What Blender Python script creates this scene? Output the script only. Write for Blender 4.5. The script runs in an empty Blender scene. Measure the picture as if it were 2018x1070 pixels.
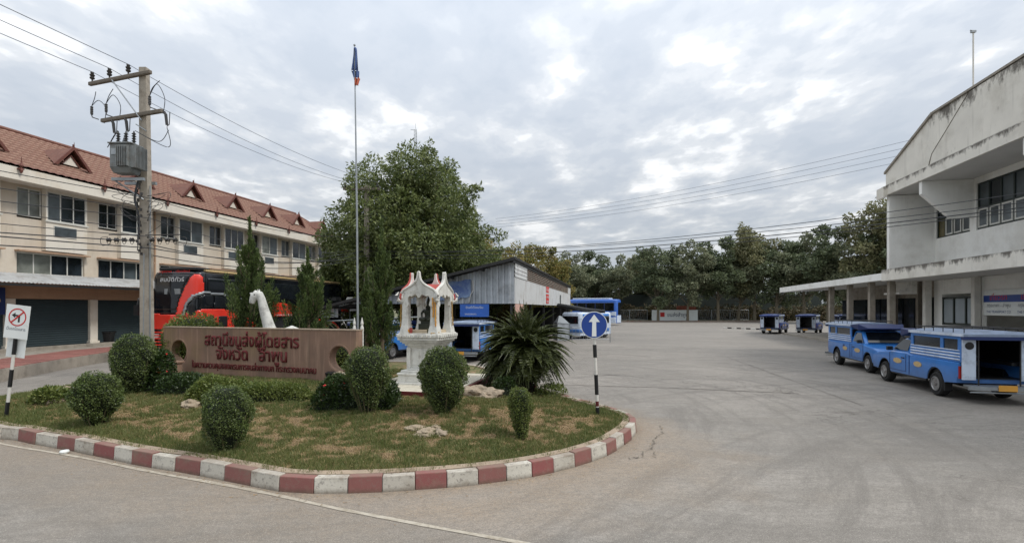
import bpy, math, random
import numpy as np
from mathutils import Vector, Matrix, noise as mnoise

random.seed(7)
RNG = np.random.default_rng(7)
PI = math.pi
SC = bpy.context.scene
COL = SC.collection

# ------------------------------------------------------------------ camera
CAM_H = 2.5
cam_d = bpy.data.cameras.new('camera')
cam = bpy.data.objects.new('camera', cam_d)
COL.objects.link(cam)
cam.location = (0, 0, CAM_H)
cam.rotation_euler = (PI / 2, 0, 0)
cam_d.sensor_width = 36
cam_d.lens = 36 * 1000 / 2018
cam_d.shift_y = 72 / 2018
cam_d.clip_start = 0.1
cam_d.clip_end = 4000
SC.camera = cam
HOR = 607.0

# ------------------------------------------------------------------ light
SUN_EL, SUN_AZ = math.radians(52), math.radians(108)      # azimuth clockwise from +Y
world = bpy.data.worlds.new('World')
SC.world = world
world.use_nodes = True
nt = world.node_tree
nt.nodes.clear()
def wn(t, **k):
    n = nt.nodes.new(t)
    for a, b in k.items(): setattr(n, a, b)
    return n
def wl(a, b): nt.links.new(a, b)
out = wn('ShaderNodeOutputWorld'); bg = wn('ShaderNodeBackground')
sky = wn('ShaderNodeTexSky', sky_type='NISHITA', sun_disc=False, sun_elevation=SUN_EL, sun_rotation=SUN_AZ)
sky.air_density = 1.0; sky.dust_density = 2.0
skys = wn('ShaderNodeMix', data_type='RGBA', blend_type='MULTIPLY'); skys.inputs[0].default_value = 1
wl(sky.outputs[0], skys.inputs[6]); skys.inputs[7].default_value = (0.1, 0.1, 0.1, 1)
tc = wn('ShaderNodeTexCoord'); sep = wn('ShaderNodeSeparateXYZ'); wl(tc.outputs['Generated'], sep.inputs[0])
def wmath(op, a, b=None, c=None, clamp=False):
    n = wn('ShaderNodeMath', operation=op, use_clamp=clamp)
    for i, v in enumerate((a, b, c)):
        if v is None: continue
        if isinstance(v, (int, float)): n.inputs[i].default_value = v
        else: wl(v, n.inputs[i])
    return n.outputs[0]
zc = wmath('ADD', wmath('MAXIMUM', sep.outputs[2], 0.0), 0.10)
cx = wmath('DIVIDE', sep.outputs[0], zc); cy = wmath('DIVIDE', sep.outputs[1], zc)
comb = wn('ShaderNodeCombineXYZ'); wl(cx, comb.inputs[0]); wl(cy, comb.inputs[1]); comb.inputs[2].default_value = 3.7
def wnoise(scale, detail, rough=.5, dist=0.0, sx=1, sy=1, off=0):
    mp = wn('ShaderNodeMapping'); wl(comb.outputs[0], mp.inputs[0])
    mp.inputs['Scale'].default_value = (sx, sy, 1); mp.inputs['Location'].default_value = (off, off * .7, 0)
    mp.inputs['Rotation'].default_value = (0, 0, .5)
    n = wn('ShaderNodeTexNoise'); wl(mp.outputs[0], n.inputs['Vector'])
    n.inputs['Scale'].default_value = scale; n.inputs['Detail'].default_value = detail
    n.inputs['Roughness'].default_value = rough; n.inputs['Distortion'].default_value = dist
    return n.outputs[0]
n1 = wnoise(3.1, 5, .5, .15, 1.15, .85, 1.7)         # lumps
n2 = wnoise(.9, 3, .5, .3, 1, 1, 4.1)       # broad areas
n3 = wnoise(9.0, 5, .55, .2, 1.2, .9, 2.1)    # small texture
dens = wmath('ADD', wmath('MULTIPLY', n1, .78), wmath('ADD', wmath('MULTIPLY', n2, .42), wmath('MULTIPLY', n3, .20)))
ramp = wn('ShaderNodeValToRGB'); wl(dens, ramp.inputs[0])
cr = ramp.color_ramp
cr.elements[0].position = .52; cr.elements[0].color = (.47, .515, .575, 1)
cr.elements[1].position = .85; cr.elements[1].color = (.92, .925, .93, 1)
for p_, c_ in ((.62, (.505, .545, .60, 1)), (.69, (.555, .59, .635, 1)), (.745, (.63, .655, .685, 1)), (.80, (.78, .795, .81, 1))):
    e = cr.elements.new(p_); e.color = c_
cr.interpolation = 'EASE'
hz = wmath('SUBTRACT', 1.0, wmath('MULTIPLY', sep.outputs[2], 6.0), clamp=True)
mixh = wn('ShaderNodeMix', data_type='RGBA'); wl(wmath('MULTIPLY', hz, .8), mixh.inputs[0]); wl(ramp.outputs[0], mixh.inputs[6])
mixh.inputs[7].default_value = (.60, .655, .72, 1)
mixs = wn('ShaderNodeMix', data_type='RGBA'); mixs.inputs[0].default_value = .1
wl(mixh.outputs[2], mixs.inputs[6]); wl(skys.outputs[2], mixs.inputs[7])
wl(mixs.outputs[2], bg.inputs[0]); wl(wmath('MULTIPLY', wmath('ADD', 1.0, wmath('MULTIPLY', wmath('MAXIMUM', sep.outputs[2], 0.0), 2.0)), .60), bg.inputs[1])   # an overcast sky brightens towards the zenith
wl(bg.outputs[0], out.inputs[0])

sun_d = bpy.data.lights.new('sun', 'SUN'); sun = bpy.data.objects.new('sun', sun_d); COL.objects.link(sun)
sun_d.energy = 1.5; sun_d.angle = math.radians(14); sun_d.color = (1, .955, .89)
sdir = Vector((math.sin(SUN_AZ) * math.cos(SUN_EL), math.cos(SUN_AZ) * math.cos(SUN_EL), math.sin(SUN_EL)))
sun.rotation_euler = sdir.to_track_quat('Z', 'Y').to_euler()
sun.location = (20, 0, 40)
SC.view_settings.view_transform = 'Standard'; SC.view_settings.look = 'None'
SC.view_settings.exposure = 0.48; SC.view_settings.gamma = 1.0; SC.view_settings.use_curve_mapping = False
SC.cycles.max_bounces = 6; SC.cycles.transparent_max_bounces = 12

# ------------------------------------------------------------------ helpers
def G(px, py, h=0.0):
    """a point of height h that the photograph shows at that pixel"""
    Y = (CAM_H - h) * 1000 / (py - HOR)
    return ((px - 1009) / 1000 * Y, Y, h)
def s2l(c): return c / 12.92 if c <= .04045 else ((c + .055) / 1.055) ** 2.4
def rgb(r, g, b): return (s2l(r / 255), s2l(g / 255), s2l(b / 255), 1)
def c4(c): return tuple(c) if len(c) == 4 else (*c, 1)

class NT:
    def __init__(s, name):
        s.m = bpy.data.materials.new(name); s.m.use_nodes = True; s.t = s.m.node_tree; s.t.nodes.clear()
        s.out = s.n('ShaderNodeOutputMaterial'); s.p = s.n('ShaderNodeBsdfPrincipled'); s.l(s.p.outputs[0], s.out.inputs[0])
        s.tc = s.n('ShaderNodeTexCoord')
    def n(s, t, **k):
        n = s.t.nodes.new(t)
        for a, b in k.items(): setattr(n, a, b)
        return n
    def l(s, a, b): s.t.links.new(a, b)
    def math(s, op, a, b=None, clamp=False):
        n = s.n('ShaderNodeMath', operation=op, use_clamp=clamp)
        for i, v in enumerate((a, b)):
            if v is None: continue
            if isinstance(v, (int, float)): n.inputs[i].default_value = v
            else: s.l(v, n.inputs[i])
        return n.outputs[0]
    def noise(s, scale, detail=4, rough=.55, sc=(1, 1, 1), rot=(0, 0, 0), dist=0, src='Object', loc=(0, 0, 0)):
        mp = s.n('ShaderNodeMapping'); s.l(s.tc.outputs[src], mp.inputs[0]); mp.inputs['Scale'].default_value = sc
        mp.inputs['Rotation'].default_value = rot; mp.inputs['Location'].default_value = loc
        n = s.n('ShaderNodeTexNoise'); s.l(mp.outputs[0], n.inputs['Vector'])
        n.inputs['Scale'].default_value = scale; n.inputs['Detail'].default_value = detail; n.inputs['Roughness'].default_value = rough
        n.inputs['Distortion'].default_value = dist
        return n.outputs[0]
    def ramp(s, f, stops):
        r = s.n('ShaderNodeValToRGB'); s.l(f, r.inputs[0]); e = r.color_ramp.elements
        e[0].position, e[0].color = stops[0][0], c4(stops[0][1]); e[1].position, e[1].color = stops[-1][0], c4(stops[-1][1])
        for p, c in stops[1:-1]:
            q = e.new(p); q.color = c4(c)
        return r.outputs[0]
    def step(s, f, a, b):
        n = s.n('ShaderNodeMapRange'); s.l(f, n.inputs[0]); n.inputs[1].default_value = a; n.inputs[2].default_value = b; n.clamp = True
        return n.outputs[0]
    def mix(s, f, a, b, mode='MIX'):
        n = s.n('ShaderNodeMix', data_type='RGBA', blend_type=mode)
        for i, v in ((0, f), (6, a), (7, b)):
            if isinstance(v, (int, float)): n.inputs[i].default_value = v
            elif isinstance(v, tuple): n.inputs[i].default_value = c4(v)
            else: s.l(v, n.inputs[i])
        return n.outputs[2]
    def attr(s, name):
        n = s.n('ShaderNodeAttribute', attribute_name=name); return n.outputs['Fac']
    def bump(s, f, strength, dist=.01):
        b = s.n('ShaderNodeBump'); s.l(f, b.inputs['Height']); b.inputs['Strength'].default_value = strength; b.inputs['Distance'].default_value = dist
        s.l(b.outputs[0], s.p.inputs['Normal'])
    def done(s, col, rough=.7, metal=0, coat=0):
        if isinstance(col, tuple): s.p.inputs['Base Color'].default_value = c4(col)
        else: s.l(col, s.p.inputs['Base Color'])
        if isinstance(rough, (int, float)): s.p.inputs['Roughness'].default_value = rough
        else: s.l(rough, s.p.inputs['Roughness'])
        s.p.inputs['Metallic'].default_value = metal
        if coat: s.p.inputs['Coat Weight'].default_value = coat; s.p.inputs['Coat Roughness'].default_value = .08
        return s.m

def pm(name, col, rough=.6, metal=0, var=.15, scale=2.0, dirt=None, dsc=1.5, dth=(.5, .75), streak=0, bump=0, bsc=60, coat=0, spots=None):
    """painted / plain surface with tonal variation, dirt patches and optional vertical streaks"""
    m = NT(name)
    n = m.noise(scale, 5, .6)
    lo = tuple(c * (1 - var) for c in col[:3]); hi = tuple(min(1, c * (1 + var)) for c in col[:3])
    c = m.mix(m.step(n, .3, .7), lo, hi)
    if dirt is not None:
        c = m.mix(m.math('MULTIPLY', m.step(m.noise(dsc, 6, .65, loc=(3, 1, 2)), *dth), .8), c, dirt[:3])
    if streak:
        st = m.noise(1.0, 4, .6, sc=(5, 5, .35)); st2 = m.noise(.9, 3, .6, loc=(7, 2, 0))
        f = m.math('MULTIPLY', m.math('MULTIPLY', m.step(st, .5, .72), m.step(st2, .35, .65)), streak)
        c = m.mix(f, c, (.035, .032, .028))
    if spots:
        sp = m.noise(spots[0], 3, .6, loc=(5, 5, 5)); c = m.mix(m.math('MULTIPLY', m.step(sp, spots[1], spots[1] + .05), spots[3]), c, spots[2][:3])
    if bump: m.bump(m.noise(bsc, 4, .6), bump)
    return m.done(c, rough, metal, coat)

def leafmat(name, cols, rough=.55, trans=.2):
    m = NT(name)
    g = m.n('ShaderNodeNewGeometry')
    r = m.ramp(g.outputs['Random Per Island'], [(i / (len(cols) - 1), c) for i, c in enumerate(cols)])
    n = m.noise(.9, 3, .6)
    c = m.mix(m.step(n, .35, .65), r, m.mix(.5, r, cols[-1][:3]))
    m.done(c, rough)
    tr = m.n('ShaderNodeBsdfTranslucent'); m.l(c, tr.inputs[0])
    mx = m.n('ShaderNodeMixShader'); mx.inputs[0].default_value = trans
    m.l(m.p.outputs[0], mx.inputs[1]); m.l(tr.outputs[0], mx.inputs[2]); m.l(mx.outputs[0], m.out.inputs[0])
    return m.m

class MB:
    def __init__(s): s.v = []; s.f = []; s.mi = []; s.M = Matrix.Identity(4)
    def add(s, vs, fs, mat=0):
        b = len(s.v); s.v += [tuple(s.M @ Vector(v)) for v in vs]
        s.f += [tuple(b + i for i in f) for f in fs]; s.mi += [mat] * len(fs); return s
    def box(s, cx, cy, cz, sx, sy, sz, rz=0, mat=0):
        c, n = math.cos(rz), math.sin(rz); vs = []
        for z in (-.5, .5):
            for x, y in ((-.5, -.5), (.5, -.5), (.5, .5), (-.5, .5)):
                X, Y = x * sx, y * sy; vs.append((cx + X * c - Y * n, cy + X * n + Y * c, cz + z * sz))
        return s.add(vs, [(3, 2, 1, 0), (4, 5, 6, 7), (0, 1, 5, 4), (1, 2, 6, 5), (2, 3, 7, 6), (3, 0, 4, 7)], mat)
    def b2(s, x0, x1, y0, y1, z0, z1, mat=0):
        return s.box((x0 + x1) / 2, (y0 + y1) / 2, (z0 + z1) / 2, abs(x1 - x0), abs(y1 - y0), abs(z1 - z0), 0, mat)
    def quad(s, a, b, c, d, mat=0): return s.add([a, b, c, d], [(0, 1, 2, 3)], mat)
    def prism(s, poly, a, b, ax='y', mat=0):
        """poly of 2D points extruded from a to b along ax; ax y: (x,z), ax x: (y,z), ax z: (x,y)"""
        f = {'y': lambda p, t: (p[0], t, p[1]), 'x': lambda p, t: (t, p[0], p[1]), 'z': lambda p, t: (p[0], p[1], t)}[ax]
        n = len(poly); vs = [f(p, a) for p in poly] + [f(p, b) for p in poly]
        fs = [tuple(range(n)), tuple(range(2 * n - 1, n - 1, -1))] + [(i, i + n, (i + 1) % n + n, (i + 1) % n) for i in range(n)]
        return s.add(vs, fs, mat)
    def tube(s, pts, r, n=8, mat=0, cap=True):
        pts = [Vector(p) for p in pts]; rs = r if isinstance(r, (list, tuple)) else [r] * len(pts)
        vs = []; fs = []; up = None
        for i, p in enumerate(pts):
            d = (pts[min(i + 1, len(pts) - 1)] - pts[max(i - 1, 0)])
            if d.length < 1e-9: d = Vector((0, 0, 1))
            d.normalize()
            if up is None:
                up = Vector((0, 0, 1)) if abs(d.z) < .9 else Vector((1, 0, 0))
            a = d.cross(up)
            if a.length < 1e-4: a = d.cross(Vector((1, 0, 0)))
            a.normalize(); b = d.cross(a); up = -b if False else up
            for k in range(n):
                t = 2 * PI * k / n; vs.append(tuple(p + a * (math.cos(t) * rs[i]) + b * (math.sin(t) * rs[i])))
        for i in range(len(pts) - 1):
            for k in range(n):
                k2 = (k + 1) % n; fs.append((i * n + k, (i + 1) * n + k, (i + 1) * n + k2, i * n + k2))
        if cap: fs += [tuple(range(n)), tuple(range(len(vs) - 1, len(vs) - n - 1, -1))]
        return s.add(vs, fs, mat)
    def lathe(s, prof, c=(0, 0, 0), n=16, mat=0, ax='z', sy=1.0):
        vs = []; fs = []
        for r, z in prof:
            for k in range(n):
                t = 2 * PI * k / n; x, y = r * math.cos(t), r * math.sin(t) * sy
                q = {'z': (x, y, z), 'y': (x, z, y), 'x': (z, x, y)}[ax]
                vs.append((c[0] + q[0], c[1] + q[1], c[2] + q[2]))
        for i in range(len(prof) - 1):
            for k in range(n):
                k2 = (k + 1) % n; fs.append((i * n + k, i * n + k2, (i + 1) * n + k2, (i + 1) * n + k))
        fs += [tuple(range(n - 1, -1, -1)), tuple(range(len(vs) - n, len(vs)))]
        return s.add(vs, fs, mat)
    def loft(s, secs, mat=0, closed=True):
        """secs: lists of 3D points, same count"""
        n = len(secs[0]); vs = [p for q in secs for p in q]; fs = []
        for i in range(len(secs) - 1):
            for k in range(n if closed else n - 1):
                k2 = (k + 1) % n; fs.append((i * n + k, i * n + k2, (i + 1) * n + k2, (i + 1) * n + k))
        if closed: fs += [tuple(range(n - 1, -1, -1)), tuple(range(len(vs) - n, len(vs)))]
        return s.add(vs, fs, mat)
    def build(s, name, mats, parent=None, smooth=False, bevel=0, sharp=30):
        me = bpy.data.meshes.new(name); me.from_pydata(s.v, [], s.f)
        mats = mats if isinstance(mats, (list, tuple)) else [mats]
        for m in mats: me.materials.append(m)
        if len(mats) > 1: me.polygons.foreach_set('material_index', s.mi)
        import bmesh
        bm = bmesh.new(); bm.from_mesh(me); bmesh.ops.recalc_face_normals(bm, faces=bm.faces); bm.to_mesh(me); bm.free()
        if smooth:
            me.polygons.foreach_set('use_smooth', [True] * len(me.polygons))
            try: me.set_sharp_from_angle(angle=math.radians(sharp))
            except Exception: pass
        o = bpy.data.objects.new(name, me); COL.objects.link(o); o.parent = parent
        if bevel:
            b = o.modifiers.new('bevel', 'BEVEL'); b.width = bevel; b.segments = 2; b.limit_method = 'ANGLE'; b.angle_limit = math.radians(35); b.harden_normals = False
        return o

def thing(name, label, cat, loc=(0, 0, 0), rz=0, group=None, kind=None):
    o = bpy.data.objects.new(name, None); COL.objects.link(o); o.empty_display_size = .2
    o.location = loc; o.rotation_euler = (0, 0, rz)
    if label: o['label'] = label
    if cat: o['category'] = cat
    if group: o['group'] = group
    if kind: o['kind'] = kind
    return o
def tag(o, label=None, cat=None, group=None, kind=None):
    for k, v in (('label', label), ('category', cat), ('group', group), ('kind', kind)):
        if v: o[k] = v
    return o
def dup(o, loc=None, rz=None, label=None, parent=None):
    c = o.copy(); COL.objects.link(c)
    if parent: c.parent = parent
    for ch in list(o.children): dup(ch, parent=c)
    if loc is not None: c.location = loc
    if rz is not None: c.rotation_euler = (0, 0, rz)
    if label: c['label'] = label
    return c
def npmesh(name, V, F, mat, parent=None, attrs=None, smooth=False):
    """V (n,3) array, F (m,k) array"""
    me = bpy.data.meshes.new(name); V = np.ascontiguousarray(V, dtype=np.float32); F = np.ascontiguousarray(F, dtype=np.int32)
    k = F.shape[1]; me.vertices.add(len(V)); me.vertices.foreach_set('co', V.ravel())
    me.loops.add(F.size); me.loops.foreach_set('vertex_index', F.ravel())
    me.polygons.add(len(F)); me.polygons.foreach_set('loop_start', np.arange(0, F.size, k, dtype=np.int32))
    try: me.polygons.foreach_set('loop_total', np.full(len(F), k, dtype=np.int32))
    except Exception: pass
    me.update(calc_edges=True); me.materials.append(mat)
    for an, av in (attrs or {}).items():
        a = me.attributes.new(an, 'FLOAT', 'POINT'); a.data.foreach_set('value', np.asarray(av, dtype=np.float32))
    if smooth: me.polygons.foreach_set('use_smooth', [True] * len(me.polygons))
    o = bpy.data.objects.new(name, me); COL.objects.link(o); o.parent = parent
    return o
def unit(a): return a / np.maximum(np.linalg.norm(a, axis=1, keepdims=True), 1e-9)
def leaf_arrays(P, D, L, W, fold=.25, up=None):
    """one diamond leaf per point P along direction D, length L, width W (arrays or scalars)"""
    n = len(P); D = unit(D); R = unit(np.cross(D, RNG.normal(size=(n, 3)) if up is None else up)); N = np.cross(R, D)
    L = np.broadcast_to(np.asarray(L, float).reshape(-1, 1), (n, 1)); W = np.broadcast_to(np.asarray(W, float).reshape(-1, 1), (n, 1))
    V = np.stack([P, P + D * L * .5 + R * W * .5 + N * W * fold, P + D * L, P + D * L * .5 - R * W * .5 + N * W * fold], 1).reshape(-1, 3)
    return V, np.arange(4 * n).reshape(n, 4)
def text(body, width, mat, parent, name, M, extrude=.0, height=None, bold=0, align='CENTER'):
    cu = bpy.data.curves.new(name, 'FONT'); cu.body = body; cu.align_x = align; cu.size = 1; cu.extrude = 0; cu.resolution_u = 3
    cu.offset = bold
    o = bpy.data.objects.new(name, cu); COL.objects.link(o); bpy.context.view_layer.update()
    me = bpy.data.meshes.new_from_object(o.evaluated_get(bpy.context.evaluated_depsgraph_get())); me.name = name
    bpy.data.objects.remove(o); bpy.data.curves.remove(cu)
    xs = [v.co.x for v in me.vertices]; w = max(xs) - min(xs); k = width / w; cxm = (max(xs) + min(xs)) / 2
    ky = k if height is None else height
    for v in me.vertices: v.co = Vector(((v.co.x - cxm) * k, v.co.y * ky, v.co.z))
    me.transform(M); me.materials.append(mat)
    o = bpy.data.objects.new(name, me); COL.objects.link(o); o.parent = parent
    if extrude:
        s = o.modifiers.new('thick', 'SOLIDIFY'); s.thickness = extrude; s.offset = 0
    return o
RX = Matrix.Rotation(PI / 2, 4, 'X')           # text plane -> xz, read from -y
def fbm(x, y, s=1.0, o=3, z=0.0): return mnoise.fractal((x * s, y * s, z), 1.0, 2.0, o)
def pip(x, y, poly):
    c = False; j = len(poly) - 1
    for i in range(len(poly)):
        xi, yi = poly[i]; xj, yj = poly[j]
        if (yi > y) != (yj > y) and x < (xj - xi) * (y - yi) / (yj - yi) + xi: c = not c
        j = i
    return c
def pip_np(X, Y, poly):
    c = np.zeros(X.shape, bool); j = len(poly) - 1
    for i in range(len(poly)):
        xi, yi = poly[i]; xj, yj = poly[j]
        if yi != yj: c ^= ((yi > Y) != (yj > Y)) & (X < (xj - xi) * (Y - yi) / (yj - yi) + xi)
        j = i
    return c
def seg_dist(X, Y, poly, closed=True):
    d = np.full(X.shape, 1e9)
    n = len(poly)
    for i in range(n if closed else n - 1):
        ax, ay = poly[i]; bx, by = poly[(i + 1) % n]; vx, vy = bx - ax, by - ay
        t = np.clip(((X - ax) * vx + (Y - ay) * vy) / (vx * vx + vy * vy + 1e-12), 0, 1)
        d = np.minimum(d, np.hypot(X - ax - t * vx, Y - ay - t * vy))
    return d
def vnoise(X, Y, s, seed=0, octs=3):
    """smooth value noise in numpy"""
    r = np.random.default_rng(int(seed * 10)); T = r.random((256, 256)); out = np.zeros(X.shape); amp = 1; tot = 0
    for o in range(octs):
        x = X * s + 37.2 * o; y = Y * s + 11.7 * o; xi = np.floor(x).astype(int); yi = np.floor(y).astype(int)
        fx = x - xi; fy = y - yi; fx = fx * fx * (3 - 2 * fx); fy = fy * fy * (3 - 2 * fy)
        a = T[xi % 256, yi % 256]; b = T[(xi + 1) % 256, yi % 256]; c = T[xi % 256, (yi + 1) % 256]; d = T[(xi + 1) % 256, (yi + 1) % 256]
        out += amp * ((a * (1 - fx) + b * fx) * (1 - fy) + (c * (1 - fx) + d * fx) * fy); tot += amp; amp *= .5; s *= 2.03
    return out / tot

# ------------------------------------------------------------------ materials
M = {}
M['white'] = pm('white_paint', rgb(205, 203, 196), .6, var=.08, dirt=rgb(120, 112, 100), dth=(.55, .8), bump=.1)
M['cream'] = pm('cream_render', rgb(200, 190, 175), .85, var=.07, scale=.7, dirt=rgb(178, 160, 134), dsc=.5, dth=(.45, .8), streak=.18, bump=.15)
M['cream_light'] = pm('pale_cream_render', rgb(214, 208, 196), .85, var=.05, scale=.8, dirt=rgb(196, 180, 156), dsc=.6, streak=.12, bump=.15)
M['tan'] = pm('tan_render', rgb(172, 142, 118), .85, var=.1, scale=.8, streak=.2)
M['frame'] = pm('window_frame', rgb(196, 196, 190), .5, var=.08)
M['dark_frame'] = pm('dark_green_frame', rgb(44, 54, 50), .5, var=.15)
M['steel'] = pm('galvanised_steel', rgb(150, 155, 158), .45, .6, var=.15, scale=4)
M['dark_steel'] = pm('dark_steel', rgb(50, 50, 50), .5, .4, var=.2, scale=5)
M['black'] = pm('black_paint', rgb(24, 25, 27), .4, var=.2)
M['rubber'] = pm('tyre_rubber', rgb(26, 26, 26), .85, var=.2, scale=8, bump=.2, bsc=30)
M['concrete'] = pm('weathered_concrete', rgb(150, 143, 132), .9, var=.16, scale=2.5, dirt=rgb(88, 80, 70), dsc=2, dth=(.5, .8), streak=.3, bump=.35, bsc=45)
M['pole_concrete'] = pm('pole_concrete', rgb(158, 150, 138), .9, var=.14, scale=5, dirt=rgb(105, 96, 84), dsc=3, streak=.3, bump=.3, bsc=60)
M['wire'] = pm('cable_sheath', rgb(48, 50, 54), .6, var=.1); M['wire_al'] = pm('aluminium_wire', rgb(104, 110, 120), .5, var=.05)
M['bwhite'] = pm('weathered_white_render', rgb(236, 236, 232), .85, var=.04, scale=.6, dirt=rgb(186, 182, 172), dsc=.45, dth=(.5, .8), streak=.12, bump=.15)
def edge_stained(name, col, tops):
    m = NT(name); n = m.noise(.8, 5, .6); c = m.mix(m.step(n, .3, .7), tuple(x * .9 for x in col[:3]), tuple(x * 1.06 for x in col[:3]))
    c = m.mix(m.math('MULTIPLY', m.step(m.noise(.7, 5, .65, loc=(2, 2, 2)), .5, .8), .5), c, rgb(150, 142, 126)[:3])
    sx = m.n('ShaderNodeSeparateXYZ'); m.l(m.tc.outputs['Object'], sx.inputs[0]); z = sx.outputs[2]
    nn = m.noise(.9, 6, .72, sc=(1.5, 1.5, .6)); n2 = m.noise(5, 4, .7)
    for zt, dep in tops:
        f = m.step(z, zt - dep, zt + .02); f2 = m.step(z, zt + .08, zt + .03)
        k = m.math('MULTIPLY', m.step(m.math('ADD', m.math('MULTIPLY', f, .34), m.math('ADD', m.math('MULTIPLY', nn, 1.25), m.math('MULTIPLY', n2, .3))), .92, 1.10), f2)
        c = m.mix(m.math('MULTIPLY', k, .85), c, rgb(66, 60, 52)[:3])
    st = m.noise(1.0, 4, .6, sc=(4, 4, .3), loc=(4, 4, 0)); c = m.mix(m.math('MULTIPLY', m.step(st, .58, .75), .22), c, rgb(90, 84, 74)[:3])
    m.bump(m.noise(30, 4, .6), .15); return m.done(c, .9)
M['bparapet'] = edge_stained('stained_parapet_render', rgb(224, 220, 210), ((11.85, .9), (9.4, .35), (4.68, .4)))
M['soffit'] = pm('grey_soffit', rgb(200, 199, 196), .9, var=.07, scale=.8, streak=0)
def glassmat(name, col, rough=.12):
    m = NT(name); n = m.noise(1.3, 3, .5)
    c = m.mix(m.step(n, .35, .65), tuple(x * .6 for x in col[:3]), tuple(min(1, x * 1.5) for x in col[:3]))
    m.p.inputs['Specular IOR Level'].default_value = .6
    return m.done(c, rough)
M['glass'] = glassmat('dark_window_glass', rgb(32, 38, 44))
M['glass_dull'] = glassmat('dusty_louvre_glass', rgb(66, 74, 78), .3)
M['glass_car'] = glassmat('tinted_car_glass', rgb(20, 24, 28), .06)
M['bus_black'] = glassmat('glossy_black_bus_panel', rgb(15, 17, 22), .09)
M['bus_red'] = pm('red_bus_paint', rgb(216, 50, 32), .28, var=.1, scale=1.2, coat=.6)
M['red_sign'] = pm('red_print', rgb(190, 32, 30), .6, var=.1)
M['blue_sign'] = pm('blue_reflective_sheet', rgb(24, 62, 138), .4, var=.07)
M['white_sign'] = pm('white_reflective_sheet', rgb(218, 222, 220), .45, var=.05, dirt=rgb(160, 160, 150), dsc=6, dth=(.6, .85))
M['letter_red'] = pm('faded_red_letters', rgb(92, 26, 26), .75, var=.35, scale=6)
def truck_paint(name, col):
    m = NT(name); c = m.mix(m.step(m.noise(1.5, 5, .6), .3, .7), tuple(x * .86 for x in col[:3]), tuple(x * 1.1 for x in col[:3]))
    c = m.mix(m.math('MULTIPLY', m.step(m.noise(3, 5, .65, loc=(3, 1, 2)), .58, .8), .3), c, rgb(100, 124, 160)[:3])
    sx = m.n('ShaderNodeSeparateXYZ'); m.l(m.tc.outputs['Object'], sx.inputs[0]); n = m.noise(5, 5, .7)
    low = m.step(m.math('ADD', sx.outputs[2], m.math('MULTIPLY', m.math('SUBTRACT', n, .5), .5)), .86, .42)
    c = m.mix(m.math('MULTIPLY', low, .42), c, rgb(100, 100, 100)[:3])      # road dust thrown up along the sills
    c = m.mix(m.math('MULTIPLY', m.step(m.noise(30, 3, .6), .66, .7), .5), c, rgb(70, 66, 62)[:3])
    m.done(c, m.math('ADD', .3, m.math('MULTIPLY', low, .45)), 0, .25); return m.m
M['tk_blue'] = truck_paint('pickup_blue_paint', rgb(50, 116, 190)); M['tk_dark_body'] = truck_paint('pickup_dark_blue_paint', rgb(30, 58, 122))
M['tk_dark'] = pm('dark_blue_paint', rgb(26, 44, 92), .45, var=.2)
M['tk_white'] = pm('pale_blue_white_paint', rgb(196, 208, 224), .4, var=.08, dirt=rgb(130, 140, 155), dsc=4)
M['alloy'] = pm('wheel_alloy', rgb(160, 160, 160), .35, .7, var=.15, scale=12, dirt=rgb(80, 62, 50), dsc=9)
M['lamp_clear'] = pm('headlamp_lens', rgb(214, 214, 205), .15, var=.05)
M['lamp_red'] = pm('tail_lamp_lens', rgb(150, 28, 22), .2, var=.1)
M['plate'] = pm('yellow_number_plate', rgb(206, 150, 60), .5, var=.1)
M['gold'] = pm('tan_emblem_print', rgb(190, 164, 118), .6, var=.2, scale=20)
M['awning'] = pm('old_metal_sheet', rgb(176, 178, 178), .55, .15, var=.14, scale=2, dirt=rgb(120, 112, 104), dsc=2)
M['corr'] = pm('corrugated_grey_sheet', rgb(172, 178, 184), .5, .25, var=.12, scale=1.5, dirt=rgb(104, 106, 108), dsc=1.4, streak=.2)
M['corr_white'] = pm('white_sheet_cladding', rgb(196, 198, 198), .55, .05, var=.07, scale=1, dirt=rgb(160, 152, 146), dsc=1.2, streak=.12)
M['brown_slat'] = pm('brown_louvre_slat', rgb(112, 102, 92), .8, var=.25, scale=2, dirt=rgb(120, 76, 60), dsc=2)
M['pinkboard'] = pm('faded_pink_board', rgb(196, 158, 144), .8, var=.15, scale=3, streak=.3)
M['bark'] = pm('tree_bark', rgb(92, 80, 64), .95, var=.3, scale=6, bump=.6, bsc=18)
M['bark_pale'] = pm('pale_tree_bark', rgb(112, 104, 88), .95, var=.25, scale=4)
M['rock'] = pm('rough_stone', rgb(150, 136, 118), .9, var=.25, scale=5, dirt=rgb(92, 84, 70), dsc=5, bump=.6, bsc=14)
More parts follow.
